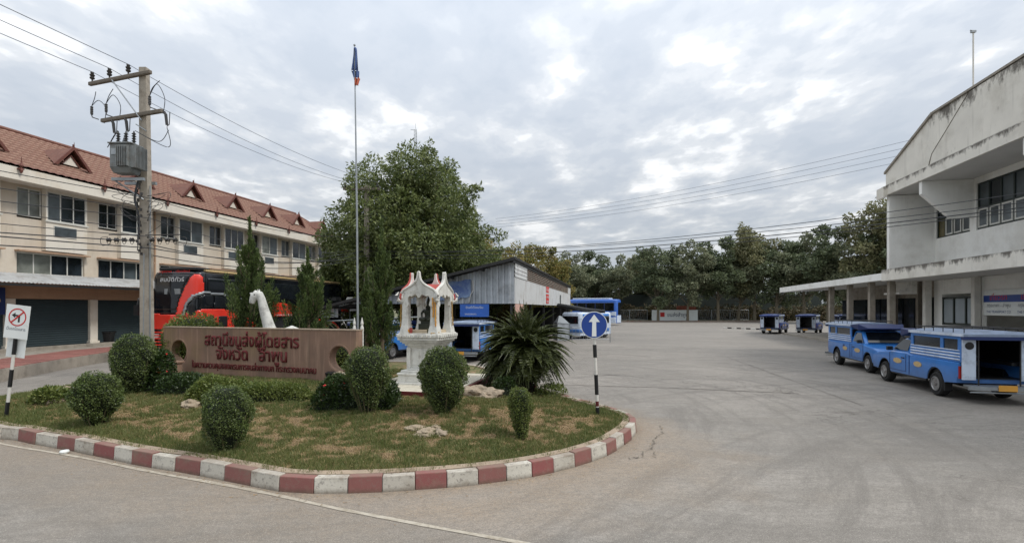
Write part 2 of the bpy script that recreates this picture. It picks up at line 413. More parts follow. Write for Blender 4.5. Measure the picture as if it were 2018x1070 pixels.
# ------------------------------------------------------------------ ground
STONE_PX = [(0, 866), (35, 868.5), (68, 876), (111, 884), (146, 889.5), (182, 898), (222, 907), (258, 914.5), (298, 922), (343, 929), (392, 938), (440, 947.5), (492, 958), (548, 969), (617, 973.5),
            (685, 972.5), (753, 970), (818, 966), (881, 961.5), (943, 955), (999, 948), (1049, 940), (1092, 931), (1134, 920.5), (1167, 910), (1197, 898.5), (1216, 887.5), (1231, 877), (1245, 865.5), (1254, 854)]
front = [G(*p)[:2] for p in STONE_PX]
def resample(pts, step):
    out = [pts[0]]; acc = 0
    for a, b in zip(pts[:-1], pts[1:]):
        L = math.hypot(b[0] - a[0], b[1] - a[1]); t = step - acc
        while t <= L: out.append((a[0] + (b[0] - a[0]) * t / L, a[1] + (b[1] - a[1]) * t / L)); t += step
        acc = (acc + L) % step
    return out
back = [front[-1], (2.62, 10.65), (2.55, 11.2), (2.25, 11.9), (1.7, 12.8), (1.0, 14.2), (.3, 16), (-.5, 18.6), (-1.6, 20.8), (-3.5, 21.7), (-8, 21.9), (-12.6, 21.6), (-13.6, 20.6), (-13.9, 18.6), (-13.3, 15.2), (-13.3, 13), (-13.6, 11.9), (-13.1, 11.15), (-11.5, 10.45), (-10.4, 9.98), front[0]]
def smooth_line(pts, it=2):
    for _ in range(it):
        q = [pts[0]]
        for a, b in zip(pts[:-1], pts[1:]): q += [(a[0] * .75 + b[0] * .25, a[1] * .75 + b[1] * .25), (a[0] * .25 + b[0] * .75, a[1] * .25 + b[1] * .75)]
        pts = q + [pts[-1]]
    return pts
back_s = resample(smooth_line(back), .47)
ISL = front + back_s[1:-1]
def cdist(x, y): return float(seg_dist(np.array([x]), np.array([y]), ISL)[0])
def h_np(X, Y):
    d = seg_dist(X, Y, ISL); t = np.clip((d - .12) / 3.4, 0, 1); t = t * t * (3 - 2 * t)
    return .2 + .22 * t + (vnoise(X, Y, 1.3, 3) - .5) * .09 * np.clip(d * 1.5, 0, 1)
def hg(x, y): return float(h_np(np.array([x]), np.array([y]))[0])
def on_island(x, y): return (x, y, hg(x, y))

ax = np.concatenate([np.linspace(-62, -18, 23)[:-1], np.arange(-18, 12, .16), np.linspace(12, 120, 60)])
ay = np.concatenate([np.linspace(-25, 3, 15)[:-1], np.arange(3, 24, .16), np.linspace(24, 102, 70)])
X, Y = np.meshgrid(ax, ay); nx, ny = len(ax), len(ay)
di = seg_dist(X.ravel(), Y.ravel(), ISL)
dust = np.clip(1 - di / 1.35, 0, 1) ** 1.1
dl = seg_dist(X.ravel(), Y.ravel(), [(-9.7, 9.3), (-3.2, 6.6), (-.5, 6.3), (2.6, 8.6)], False)
dust = np.clip(np.maximum(dust, np.clip(1 - dl / 2.2, 0, 1) * .75), 0, 1)
idx = np.arange(nx * ny).reshape(ny, nx)
Fq = np.stack([idx[:-1, :-1], idx[:-1, 1:], idx[1:, 1:], idx[1:, :-1]], -1).reshape(-1, 4)
m = NT('worn_asphalt')
big = m.noise(.16, 4, .55); mid = m.noise(.9, 5, .6, loc=(4, 4, 0)); fine = m.noise(38, 4, .7); grit = m.noise(120, 2, .6); blot = m.noise(14, 5, .75, sc=(.6, 1, 1), loc=(1, 5, 0))
stre = m.noise(.5, 6, .66, sc=(.32, 1.5, 1), rot=(0, 0, .32), dist=1.2)          # long tyre-worn bands
stre2 = m.noise(3.2, 5, .68, sc=(.3, 1.0, 1), rot=(0, 0, -.25), dist=.8, loc=(9, 1, 0))
c = m.mix(m.step(big, .35, .68), rgb(118, 115, 110)[:3], rgb(154, 148, 140)[:3])
c = m.mix(m.math('MULTIPLY', m.step(mid, .45, .7), .6), c, rgb(128, 123, 115)[:3])
c = m.mix(m.math('MULTIPLY', m.step(stre, .5, .64), .6), c, rgb(112, 107, 100)[:3])
c = m.mix(m.math('MULTIPLY', m.step(stre2, .52, .62), .55), c, rgb(116, 111, 104)[:3])
c = m.mix(m.math('MULTIPLY', m.step(m.noise(7, 5, .7, sc=(.5, 1, 1), rot=(0, 0, .2), loc=(2, 2, 0)), .5, .66), .38), c, rgb(108, 104, 98)[:3])
c = m.mix(m.math('MULTIPLY', m.step(m.noise(5, 5, .7, sc=(.5, 1, 1), rot=(0, 0, .3), loc=(12, 2, 0)), .52, .68), .34), c, rgb(166, 160, 152)[:3])
c = m.mix(m.math('MULTIPLY', m.step(m.noise(1.7, 4, .6, loc=(1, 8, 0)), .6, .72), .28), c, rgb(172, 166, 156)[:3])
# dark arcs left by vehicles turning round the island and out of the yard
sxa = m.n('ShaderNodeSeparateXYZ'); m.l(m.tc.outputs['Object'], sxa.inputs[0])
for (ax_, ay_, sc_r, thr, amt) in ((-4.5, 13.5, 1.5, .50, .62), (17.0, -6.0, 1.1, .52, .6), (9.0, 28.0, .7, .54, .5)):
    xx_ = m.math('SUBTRACT', sxa.outputs[0], ax_); yy_ = m.math('SUBTRACT', sxa.outputs[1], ay_)
    r_ = m.math('SQRT', m.math('ADD', m.math('MULTIPLY', xx_, xx_), m.math('MULTIPLY', yy_, yy_))); an_ = m.math('ARCTAN2', yy_, xx_)
    cb = m.n('ShaderNodeCombineXYZ'); m.l(m.math('MULTIPLY', r_, sc_r), cb.inputs[0]); m.l(m.math('MULTIPLY', an_, 1.6), cb.inputs[1])
    tn = m.n('ShaderNodeTexNoise'); tn.inputs['Scale'].default_value = 1.6; tn.inputs['Detail'].default_value = 6; tn.inputs['Roughness'].default_value = .7; m.l(cb.outputs[0], tn.inputs['Vector'])
    c = m.mix(m.math('MULTIPLY', m.step(tn.outputs[0], thr, thr + .12), amt), c, rgb(98, 94, 89)[:3])
# tan dust blown up against the kerb
du = m.math('MULTIPLY', m.step(m.math('ADD', m.attr('dust'), m.math('MULTIPLY', m.math('SUBTRACT', mid, .5), 1.1)), .12, .95), .72)
c = m.mix(du, c, rgb(150, 130, 106)[:3])
# main street asphalt in front is browner and darker
sx = m.n('ShaderNodeSeparateXYZ'); m.l(m.tc.outputs['Object'], sx.inputs[0])
street = m.step(m.math('ADD', m.math('MULTIPLY', sx.outputs[0], -.44), m.math('MULTIPLY', m.math('SUBTRACT', sx.outputs[1], 5.45), -1.0)), -.04, .05)
c = m.mix(m.math('MULTIPLY', street, .30), c, rgb(106, 100, 91)[:3])
# grain
c = m.mix(m.math('MULTIPLY', m.step(blot, .46, .60), .42), c, rgb(98, 94, 88)[:3])
c = m.mix(m.math('MULTIPLY', m.step(fine, .44, .58), .5), c, rgb(104, 99, 92)[:3])
c = m.mix(m.math('MULTIPLY', m.step(grit, .54, .64), .42), c, rgb(186, 180, 170)[:3])
# cracks
vo = m.n('ShaderNodeTexVoronoi', feature='DISTANCE_TO_EDGE'); vo.inputs['Scale'].default_value = .55
wmix = m.n('ShaderNodeMix', data_type='VECTOR'); wmix.inputs[0].default_value = .12
m.l(m.tc.outputs['Object'], wmix.inputs[4]); nn = m.n('ShaderNodeTexNoise'); nn.inputs['Scale'].default_value = 2.2; nn.inputs['Detail'].default_value = 5
m.l(m.tc.outputs['Object'], nn.inputs['Vector'])
sc_ = m.n('ShaderNodeVectorMath', operation='SCALE'); m.l(nn.outputs['Color'], sc_.inputs[0]); sc_.inputs['Scale'].default_value = 9
m.l(sc_.outputs[0], wmix.inputs[5]); m.l(wmix.outputs[1], vo.inputs['Vector'])
ck = m.math('MULTIPLY', m.math('SUBTRACT', 1.0, m.step(vo.outputs['Distance'], .004, .012)), m.step(m.noise(.22, 3, .5, loc=(8, 3, 0)), .52, .6))
c = m.mix(m.math('MULTIPLY', ck, .6), c, rgb(66, 60, 54)[:3])
oil = m.math('MAXIMUM', m.step(m.noise(.8, 3, .55, loc=(2, 6, 0)), .66, .76), m.math('MULTIPLY', m.step(m.noise(3.5, 4, .6, loc=(9, 6, 0), sc=(.6, 1, 1)), .70, .74), .8))
c = m.mix(m.math('MULTIPLY', oil, .4), c, rgb(84, 80, 76)[:3])
m.bump(m.math('ADD', fine, m.math('MULTIPLY', grit, .6)), .35, .012)
m.done(c, .9)
M['asphalt'] = m.m
V = np.stack([X.ravel(), Y.ravel(), np.full(X.size, .004)], 1)
tag(npmesh('paved_yard', V, Fq, M['asphalt'], attrs={'dust': dust}), kind='structure')
m = NT('dry_earth'); c = m.mix(m.step(m.noise(.3, 5), .35, .65), rgb(110, 104, 78)[:3], rgb(84, 92, 58)[:3]); m.done(c, .95); M['earth'] = m.m
g_ = MB(); g_.quad((-2000, -2000, 0), (2000, -2000, 0), (2000, 2000, 0), (-2000, 2000, 0)); tag(g_.build('ground', M['earth']), kind='structure')

# joints, patches and the white edge line
def ribbon(pts, w, z, jit=0.0, step=None):
    mb = MB(); L = []; R = []
    for i, p in enumerate(pts):
        a = pts[max(0, i - 1)]; b = pts[min(len(pts) - 1, i + 1)]; dx, dy = b[0] - a[0], b[1] - a[1]; l = math.hypot(dx, dy) or 1
        ww = w * (1 + jit * random.uniform(-1, 1)) / 2; L.append((p[0] - dy / l * ww, p[1] + dx / l * ww, z)); R.append((p[0] + dy / l * ww, p[1] - dx / l * ww, z))
    for i in range(len(pts) - 1): mb.quad(R[i], R[i + 1], L[i + 1], L[i])
    return mb
def wander(a, b, n, amp):
    o = []
    for i in range(n + 1):
        t = i / n; e = math.sin(PI * t) * 0 + 1
        o.append((a[0] + (b[0] - a[0]) * t + random.uniform(-amp, amp) * e, a[1] + (b[1] - a[1]) * t + random.uniform(-amp, amp) * e))
    return o
m = NT('worn_line_paint')
w_ = m.step(m.noise(7, 6, .75), .36, .58); c = m.mix(m.math('MULTIPLY', w_, .42), rgb(140, 130, 114)[:3], rgb(206, 200, 186)[:3]); m.done(c, .8); M['line'] = m.m
lp = [(-13, 11.02), G(0, 876)[:2], G(150, 899)[:2], G(300, 931)[:2], G(440, 955)[:2], G(550, 977)[:2], G(650, 1000)[:2], G(760, 1021)[:2], G(880, 1044)[:2], G(1040, 1072)[:2], (3.0, 4.25), (6, 3.1)]
lps = smooth_line(lp, 2)
tag(ribbon(lps, .072, .010, .18).build('edge_line', M['line']), kind='structure')
M['tar'] = pm('tar_joint', rgb(84, 78, 72), .9, var=.3, scale=3)
for k_, (a, b, w) in enumerate([(G(1052, 757), G(1330, 765), .05), (G(1330, 765), G(1575, 776), .05), (G(1035, 733), G(1250, 741), .03), (G(1430, 703), G(1700, 800), .02)]):
    tag(ribbon(wander(a, b, 26, .025), w, .009 + .0008 * k_, .5).build('pavement_joint', M['tar']), kind='structure')
M['crackm'] = pm('dull_brown_crack', rgb(108, 101, 91), .95, var=.2)  # dull brown of the pavement cracks and the parapet seam
def crack(pts, w=.022, n=14, amp=.05):
    q = []
    for a, b in zip(pts[:-1], pts[1:]): q += wander(a, b, n, amp)[:-1]
    return ribbon(q, w, .0135, .9).build('pavement_crack', M['crackm'])
for pts in ([G(1300, 838), G(1308, 852), G(1290, 868), G(1285, 880), G(1290, 905)], [G(1285, 880), G(1262, 900), G(1240, 905)],
            ):
    tag(crack(pts, .014), kind='structure')

# ------------------------------------------------------------------ island
n_r = 120
def inset(d):
    o = []
    for i in range(len(ISL)):
        a = ISL[(i - 1) % len(ISL)]; b = ISL[(i + 1) % len(ISL)]; dx, dy = b[0] - a[0], b[1] - a[1]; l = math.hypot(dx, dy); o.append((ISL[i][0] - dy / l * d, ISL[i][1] + dx / l * d))
    return o
bp0 = inset(.2); bpts = np.array(resample(bp0 + [bp0[0]], .12)); ctr = np.array([-5.0, 14.2])
# keep ring just inside the kerb stones
ss = np.linspace(0, 1, n_r) ** .8
Vx = ctr[0] + (bpts[:, 0][None] - ctr[0]) * ss[:, None]; Vy = ctr[1] + (bpts[:, 1][None] - ctr[1]) * ss[:, None]
H = h_np(Vx.ravel(), Vy.ravel()); H[-len(bpts):] = .17
Vv = np.stack([Vx.ravel(), Vy.ravel(), H], 1); nb = len(bpts)
a = np.arange(n_r - 1)[:, None] * nb + np.arange(nb)[None]; b = np.arange(n_r - 1)[:, None] * nb + (np.arange(nb)[None] + 1) % nb
Fi = np.stack([a, b, b + nb, a + nb], -1).reshape(-1, 4)
def green_np(X, Y):
    d = seg_dist(X, Y, ISL)
    g = vnoise(X * .7, Y, 7.5, 11, 2) * .74 + vnoise(X, Y, 1.0, 12, 2) * .26
    g = g + .16 * np.exp(-((d - .45) / .28) ** 2) + .035 * np.clip((-3.5 - X) / 4, -1, 1)
    return np.clip((g - .36) / .2, 0, 1)
m = NT('thatch_and_soil')
gr = m.attr('green'); n5 = m.noise(9, 5, .7); n60 = m.noise(55, 4, .7, sc=(1, .6, 1))
c = m.mix(m.step(n5, .3, .7), rgb(126, 104, 76)[:3], rgb(154, 130, 96)[:3])
c = m.mix(m.math('MULTIPLY', m.step(n60, .45, .58), .6), c, rgb(78, 62, 42)[:3])
c = m.mix(m.math('MULTIPLY', m.step(m.noise(1.2, 4, .6), .55, .75), .35), c, rgb(110, 82, 66)[:3])
c = m.mix(m.math('MULTIPLY', m.step(m.math('ADD', gr, m.math('MULTIPLY', m.math('SUBTRACT', n60, .5), 1.6)), .3, .8), .8), c, rgb(76, 88, 42)[:3])
m.bump(m.math('ADD', n5, n60), .8, .03); m.done(c, .95)
M['thatch'] = m.m
tag(npmesh('island_ground', Vv, Fi, M['thatch'], attrs={'green': green_np(Vv[:, 0], Vv[:, 1])}, smooth=True), kind='structure')

# kerb: painted stones round the island
def kerbmat(name, col, under):
    m = NT(name); n = m.noise(16, 6, .75); n2 = m.noise(3.2, 5, .65, loc=(3, 3, 3)); oi = m.n('ShaderNodeObjectInfo')
    c = m.mix(m.step(m.noise(2, 3), .3, .7), tuple(x * .86 for x in col[:3]), col[:3])
    c = m.mix(m.math('MULTIPLY', m.step(n, .53, .62), .65), c, under[:3])
    c = m.mix(m.math('MULTIPLY', m.step(n2, .52, .72), .55), c, rgb(134, 122, 104)[:3])
    sx = m.n('ShaderNodeSeparateXYZ'); m.l(m.tc.outputs['Object'], sx.inputs[0])
    c = m.mix(m.math('MULTIPLY', m.step(m.noise(45, 4, .7, loc=(7, 1, 2)), .60, .66), .4), c, under[:3])
    c = m.mix(m.math('MULTIPLY', oi.outputs['Random'], .28), c, rgb(120, 108, 96)[:3])
    low = m.math('MULTIPLY', m.step(m.math('ADD', sx.outputs[2], m.math('MULTIPLY', m.math('SUBTRACT', n, .5), .16)), .07, .0), .75)
    c = m.mix(low, c, rgb(92, 80, 66)[:3])
    hi = m.math('MULTIPLY', m.step(m.math('ADD', sx.outputs[2], m.math('MULTIPLY', m.math('SUBTRACT', n2, .5), .16)), .185, .225), .55)
    c = m.mix(hi, c, rgb(122, 108, 94)[:3])
    m.bump(n, .4, .012); return m.done(c, .85)
M['kred'] = kerbmat('worn_red_kerb_paint', rgb(138, 80, 78), rgb(128, 100, 92))
M['kwhite'] = kerbmat('worn_white_kerb_paint', rgb(204, 200, 188), rgb(112, 108, 104))
kerb = MB()
N_ = len(ISL)
def nrm(i):
    a = ISL[(i - 1) % N_]; b = ISL[(i + 1) % N_]; dx, dy = b[0] - a[0], b[1] - a[1]; l = math.hypot(dx, dy); return (-dy / l, dx / l)
# inner mortar strip all round (boundary runs counter-clockwise, normal points inwards)
I1 = [(p[0] + nrm(i)[0] * .15, p[1] + nrm(i)[1] * .15) for i, p in enumerate(ISL)]
I2 = [(p[0] + nrm(i)[0] * .27, p[1] + nrm(i)[1] * .27) for i, p in enumerate(ISL)]
for i in range(N_):
    j = (i + 1) % N_
    kerb.add([(*I1[i], .0), (*I2[i], .0), (*I2[j], .0), (*I1[j], .0), (*I1[i], .222), (*I2[i], .236), (*I2[j], .236), (*I1[j], .222)],
             [(0, 1, 2, 3), (7, 6, 5, 4), (0, 4, 5, 1), (2, 6, 7, 3), (1, 5, 6, 2), (3, 7, 4, 0)])
M['mortar'] = pm('dirty_mortar', rgb(150, 134, 116), .95, var=.2, scale=5, dirt=rgb(110, 92, 72), dsc=5, bump=.5)
kb = tag(kerb.build('kerb', M['mortar']), kind='structure')
nf = len(front)
vis = list(range(0, nf - 1)) + list(range(nf - 1, nf + 9)) + list(range(N_ - 8, N_))
rest = MB()
for i in range(N_):
    j = (i + 1) % N_; p, q = ISL[i], ISL[j]; dx, dy = q[0] - p[0], q[1] - p[1]; l = math.hypot(dx, dy); g = .0035
    ux, uy = dx / l * g, dy / l * g
    P0 = (p[0] + ux, p[1] + uy); P1 = (q[0] - ux, q[1] - uy)
    n0, n1_ = nrm(i), nrm(j); top = .222 + random.uniform(-.012, .010); e_ = random.uniform(-.008, .008); P0 = (P0[0] + nrm(i)[0] * e_, P0[1] + nrm(i)[1] * e_); P1 = (P1[0] + nrm(j)[0] * e_, P1[1] + nrm(j)[1] * e_); bt = .018; w = .149
    A = [(P0[0], P0[1], -.02), (P0[0] + n0[0] * w, P0[1] + n0[1] * w, -.02), (P1[0] + n1_[0] * w, P1[1] + n1_[1] * w, -.02), (P1[0], P1[1], -.02)]
    B = [(P0[0] + n0[0] * bt, P0[1] + n0[1] * bt, top), (P0[0] + n0[0] * w, P0[1] + n0[1] * w, top), (P1[0] + n1_[0] * w, P1[1] + n1_[1] * w, top), (P1[0] + n1_[0] * bt, P1[1] + n1_[1] * bt, top)]
    mb = MB() if i in vis else rest
    mb.add(A + B, [(3, 2, 1, 0), (4, 5, 6, 7), (0, 1, 5, 4), (1, 2, 6, 5), (2, 3, 7, 6), (3, 0, 4, 7)])
    if i in vis:
        red = (i % 2 == 1) if i < nf else ((i - nf) % 2 == 0)
        o = mb.build('kerb_stone', M['kred'] if red else M['kwhite'], kb, bevel=.012)
tag(rest.build('kerb_stones_behind', M['kwhite'], kb), kind='stuff')

# grass
def scatter(n, box):
    Xs = RNG.uniform(box[0], box[1], n); Ys = RNG.uniform(box[2], box[3], n); k = pip_np(Xs, Ys, ISL); return Xs[k], Ys[k]
def grass(name, mat, n, keep, hmin, hmax, w, box=(-14, 3, 6.5, 17), lean=.6):
    Xs, Ys = scatter(n, box); g = green_np(Xs, Ys); d = seg_dist(Xs, Ys, ISL)
    far = np.clip(1.25 - (Ys - 8) / 13, .35, 1)
    k = (RNG.random(len(Xs)) < keep(g) * far) & (d > .15); Xs, Ys, g = Xs[k], Ys[k], g[k]
    Z = h_np(Xs, Ys) - .004; n = len(Xs)
    cl = vnoise(Xs, Ys, 9, 5, 2)
    hh = RNG.uniform(hmin, hmax, n) * (.6 + .8 * cl) * (.55 + .6 * g); th = RNG.uniform(0, 2 * PI, n); ln = RNG.uniform(0, lean, n) * hh * 1.4
    sc = 1 + np.clip((Ys - 8) / 7, 0, 1.2); ww = w * sc * RNG.uniform(.7, 1.3, n)
    a = RNG.uniform(0, 2 * PI, n); P = np.stack([Xs, Ys, Z], 1)
    R = np.stack([np.cos(a) * ww / 2, np.sin(a) * ww / 2, 0 * a], 1); T = P + np.stack([np.cos(th) * ln, np.sin(th) * ln, hh], 1)
    V = np.stack([P - R, P + R, T], 1).reshape(-1, 3)
    return tag(npmesh(name, V, np.arange(3 * n).reshape(n, 3), mat), kind='stuff')
M['grass'] = leafmat('grass_blades', [rgb(62, 80, 34)[:3], rgb(82, 98, 46)[:3], rgb(100, 112, 60)[:3], rgb(122, 122, 74)[:3]], .6, .3)
M['straw'] = leafmat('dry_grass_blades', [rgb(128, 106, 72)[:3], rgb(168, 146, 104)[:3], rgb(98, 80, 54)[:3], rgb(150, 134, 88)[:3]], .7, .2)
tag(grass('green_grass', M['grass'], 620000, lambda g: g ** 1.3 * .95 + .03, .025, .085, .010), 'short green grass tufts on the kerbed island', 'grass')
tag(grass('dry_grass', M['straw'], 520000, lambda g: .95 - .6 * g, .02, .05, .012, lean=1.6), 'dry straw thatch between the grass tufts', 'dry grass')

# dead leaves and grit along the kerb foot and in the grass
def litter(name, n, L, near, mat, label):
    Xs, Ys = RNG.uniform(-14, 6, n * 6), RNG.uniform(5.5, 17, n * 6); d = seg_dist(Xs, Ys, ISL); ins_ = pip_np(Xs, Ys, ISL)
    k = ((~ins_) & (RNG.random(len(Xs)) < np.exp(-d / .18)) & (d > .03)) if near else (ins_ & (d > .4) & (RNG.random(len(Xs)) < .3))
    Xs, Ys, ins2 = Xs[k][:n], Ys[k][:n], ins_[k][:n]; Z = np.where(ins2, h_np(Xs, Ys) + .02, .012)
    D = RNG.normal(size=(len(Xs), 3)); D[:, 2] *= .15; V, F = leaf_arrays(np.stack([Xs, Ys, Z], 1), D, L * RNG.uniform(.5, 1.4, len(Xs)), L * .5, fold=.2, up=np.array([[0, 0, 1.]]))
    return tag(npmesh(name, V, F, mat), label, 'leaf litter', kind='stuff')
M['deadleaf'] = leafmat('dead_leaves', [rgb(110, 84, 54)[:3], rgb(142, 112, 74)[:3], rgb(90, 66, 44)[:3], rgb(166, 140, 98)[:3]], .8, .1)
litter('leaf_litter', 2600, .035, True, M['deadleaf'], 'dry leaves and grit gathered along the foot of the kerb')
litter('leaf_litter', 1600, .05, False, M['deadleaf'], 'dry fallen leaves scattered over the island grass')
# ------------------------------------------------------------------ left building: long shophouse row
ux, uy = .2055, .9787
B0 = (-28.7 + .21 * 23.9, 23.9); BA = math.atan2(uy, ux); BAY = 3.883
row = thing('shophouse_row', 'long three storey cream shophouse row with brown-red tiled roof and small gables', 'building', (B0[0], B0[1], 0), BA)
NB0, NB1 = -3, 7
x0, x1 = NB0 * BAY, NB1 * BAY
EAVE, DEP = 8.75, 9.0
# wall with real openings: built as pieces between openings, per bay
wall = MB()
BEAM0, BEAM1 = 2.95, 3.75
WINS = []
for k in range(NB0, NB1):
    a = k * BAY; b = a + BAY
    L0, L1 = (a + .3, b - .45)              # window run within the bay
    mz0, mz1, uz0, uz1 = 4.15, 5.2, 6.85, 8.3
    wall.b2(a, b, 0, .22, BEAM1 + .003, mz0)                  # below middle windows
    wall.b2(a, L0, 0, .22, mz0, mz1); wall.b2(L1, b, 0, .22, mz0, mz1)
    wall.b2(a, b, 0, .22, mz1, uz0)
    wall.b2(a, L0, 0, .22, uz0, uz1); wall.b2(L1, b, 0, .22, uz0, uz1)
    wall.b2(a, b, 0, .22, uz1, EAVE + .35)
    WINS.append((k, a, b, L0, L1, mz0, mz1, uz0, uz1))
wall.b2(x0, x1, .25, DEP, 0, BEAM0 + .6); wall.b2(x0, x1, .95, DEP, BEAM0 + .65, EAVE + .3)   # rooms behind
wall.b2(x1 - .22, x1 - .003, 0.22, DEP, 0, EAVE + .3)
wall.prism([(0, EAVE + .3), (DEP, EAVE + .3), (DEP / 2, EAVE + 3.3)], x1 - .22, x1 - .003, 'x')
wall.build('wall', M['cream'], row)
fb = MB(); fb.b2(x0, x1, -.06, .2, BEAM0, BEAM1); fb.build('shopfront_beam', M['tan'], row)
for k in range(NB0, NB1 + 1):
    p = MB(); p.b2(k * BAY - .2, k * BAY + .2, -.09, .25, 0.5, BEAM0 - .003)
    p.b2(k * BAY - .26, k * BAY + .26, -.15, .27, .42, .72); p.build('pilaster', M['cream_light'], row)
band = MB(); band.b2(x0, x1, -1.06, -.9, EAVE - .36, EAVE + .22); band.b2(x0, x1, -.9, 0, EAVE - .33, EAVE - .28); band.build('eave_fascia', M['cream_light'], row)
# shutters
M['shutter'] = pm('dark_green_shutter', rgb(46, 60, 64), .55, .2, var=.12, scale=1.5)
for k in range(NB0, NB1):
    a = k * BAY + .2; b = a + BAY - .4; s = MB(); z = .52
    while z < BEAM0 - .02:
        z2 = min(z + .115, BEAM0); s.add([(a, .06, z), (b, .06, z), (b, .085, z + .1), (a, .085, z + .1)], [(0, 1, 2, 3)])
        s.add([(a, .085, z + .1), (b, .085, z + .1), (b, .06, z2), (a, .06, z2)], [(0, 1, 2, 3)]); z = z2
    s.build('roller_shutter', M['shutter'], row)
def louvre_window(parent, xa, xb, za, zb, y, n, name='window', mats=None, fr=.05, depth=.07, open_=()):
    fm, gm = mats or (M['frame'], M['glass'])
    f = MB()
    f.b2(xa, xb, y - depth, y, za, za + fr); f.b2(xa, xb, y - depth, y, zb - fr, zb)
    ws = (xb - xa) / n
    for i in range(n + 1):
        xx = min(max(xa + i * ws, xa + fr / 2), xb - fr / 2); f.b2(xx - fr / 2, xx + fr / 2, y - depth + .002, y - .002, za + fr, zb - fr)
    w = f.build(name, fm, parent)
    for i in range(n):
        p = MB(); p.b2(xa + i * ws + fr * .5 + .002, xa + (i + 1) * ws - fr * .5 - .002, y - .045, y - .03, za + fr + .001, zb - fr - .001)
        p.build('pane', gm[i % len(gm)] if isinstance(gm, (list, tuple)) else gm, w)
    return w
M['glass_cur'] = glassmat('curtained_glass', rgb(104, 108, 102), .25)
glz0 = [M['glass'], M['glass_dull'], M['glass'], M['glass_dull'], M['glass_cur'], M['glass']]
wr = random.Random(4)
for (k, a, b, L0, L1, mz0, mz1, uz0, uz1) in WINS:
    glz = [wr.choice(glz0) for _ in range(5)]
    louvre_window(row, L0, L1, mz0, mz1, .17, 4, mats=(M['frame'], glz))
    mid = L0 + (L1 - L0) * .34; b = b - .42
    louvre_window(row, L0, mid - .02, uz0 + .1, uz1, .08, 2, mats=(M['frame'], glz), fr=.045)
    box = MB(); box.b2(mid, b - .1, -.28, -.003, 5.35, uz0 - .002); box.b2(mid, b - .1, -.28, -.003, uz1, uz1 + .12)
    box.b2(mid, mid + .06, -.28, -.003, uz0 - .002, uz1 - .002); box.b2(b - .16, b - .1, -.28, -.003, uz0 - .002, uz1 - .002)
    bx = box.build('bay_box', M['cream_light'], row)
    louvre_window(row, mid + .06, b - .16, uz0, uz1, -.2, 2 if k % 3 else 3, 'bay_window', (M['frame'], glz[::-1]))
    sl = MB(); sl.b2(mid - .05, b - .05, -.34, -.282, uz0 - .06, uz0); sl.build('bay_sill', M['frame'], row)
    if k % 4 != 1: louvre_window(row, mid + .35, mid + 1.45, uz0 - .75, uz0 - .2, -.283, 1, 'louvre', (M['frame'], M['glass_dull']), depth=.03)
    hood = MB(); hood.b2(L0 - .1, L1 + .1, -.32, -.003, mz1 + .02, mz1 + .09); hood.build('window_hood', M['tan'], row)
# roof
m = NT('brown_red_roof_tile')
n = m.noise(3, 4); n2 = m.noise(.35, 4, .6); n3 = m.noise(22, 2)
c = m.mix(m.step(n, .3, .7), rgb(104, 68, 56)[:3], rgb(122, 82, 68)[:3]); c = m.mix(m.math('MULTIPLY', m.step(n2, .45, .7), .4), c, rgb(116, 88, 76)[:3])
c = m.mix(m.math('MULTIPLY', m.step(n3, .55, .6), .25), c, rgb(96, 62, 54)[:3]); m.done(c, .75); M['rooftile'] = m.m
rf = MB(); ye, ze, yr, zr = -1.12, EAVE + .25, 4.3, EAVE + 3.35
rows = 14; w_t = .36; cols = int((x1 + .6 - x0) / (w_t / 2))
vs = []; fs = []
for r in range(rows):
    t0, t1 = r / rows, (r + 1) / rows
    for s_, (t, lift) in enumerate(((t0, .055), (t1, .0))):
        for cidx in range(cols + 1):
            xx = x0 + cidx * w_t / 2; wv = .035 * (1 if cidx % 2 else 0)
            vs.append((xx, ye + (yr - ye) * t, ze + (zr - ze) * t + lift + wv))
    base = r * 2 * (cols + 1)
    for cidx in range(cols):
        q = base + cidx; fs.append((q, q + 1, q + cols + 2, q + cols + 1))
        if r: p = base - (cols + 1) + cidx; fs.append((p, p + 1, q + 1, q))
roof = npmesh('roof', np.array(vs), np.array(fs), M['rooftile'], row)
M['tile_edge'] = pm('weathered_tile_edge', rgb(146, 116, 100), .85, var=.2, scale=9)
for r in range(1, rows):
    t = r / rows; q = MB(); yy, zz_ = ye + (yr - ye) * t, ze + (zr - ze) * t
    q.add([(x0, yy - .012, zz_ + .004), (x1 + .4, yy - .012, zz_ + .004), (x1 + .4, yy - .012, zz_ + .062), (x0, yy - .012, zz_ + .062), (x1 + .4, yy + .03, zz_ + .1), (x0, yy + .03, zz_ + .1)], [(0, 1, 2, 3), (3, 2, 4, 5)]); q.build('tile_course_edge', M['tile_edge'], roof)
rb = MB(); rb.b2(x0, x1 + .5, yr, DEP + 1, EAVE + .3, EAVE + .4); rb.add([(x0, yr, zr - .03), (x1 + .5, yr, zr - .03), (x1 + .5, DEP + 1, EAVE + .3), (x0, DEP + 1, EAVE + .3)], [(0, 1, 2, 3)])
rb.tube([(x0, yr, zr + .05), (x1 + .6, yr, zr + .05)], .12, 8); rb.prism([(ye, ze - .1), (ye, ze + .12), (yr, zr + .12), (yr, zr - .12)], x1 + .4, x1 + .52, 'x')
rb.build('ridge_cap', M['rooftile'], roof)
M['verge'] = pm('dark_red_bargeboard', rgb(98, 56, 46), .7, var=.2, scale=3)
slope = (zr - ze) / (yr - ye)
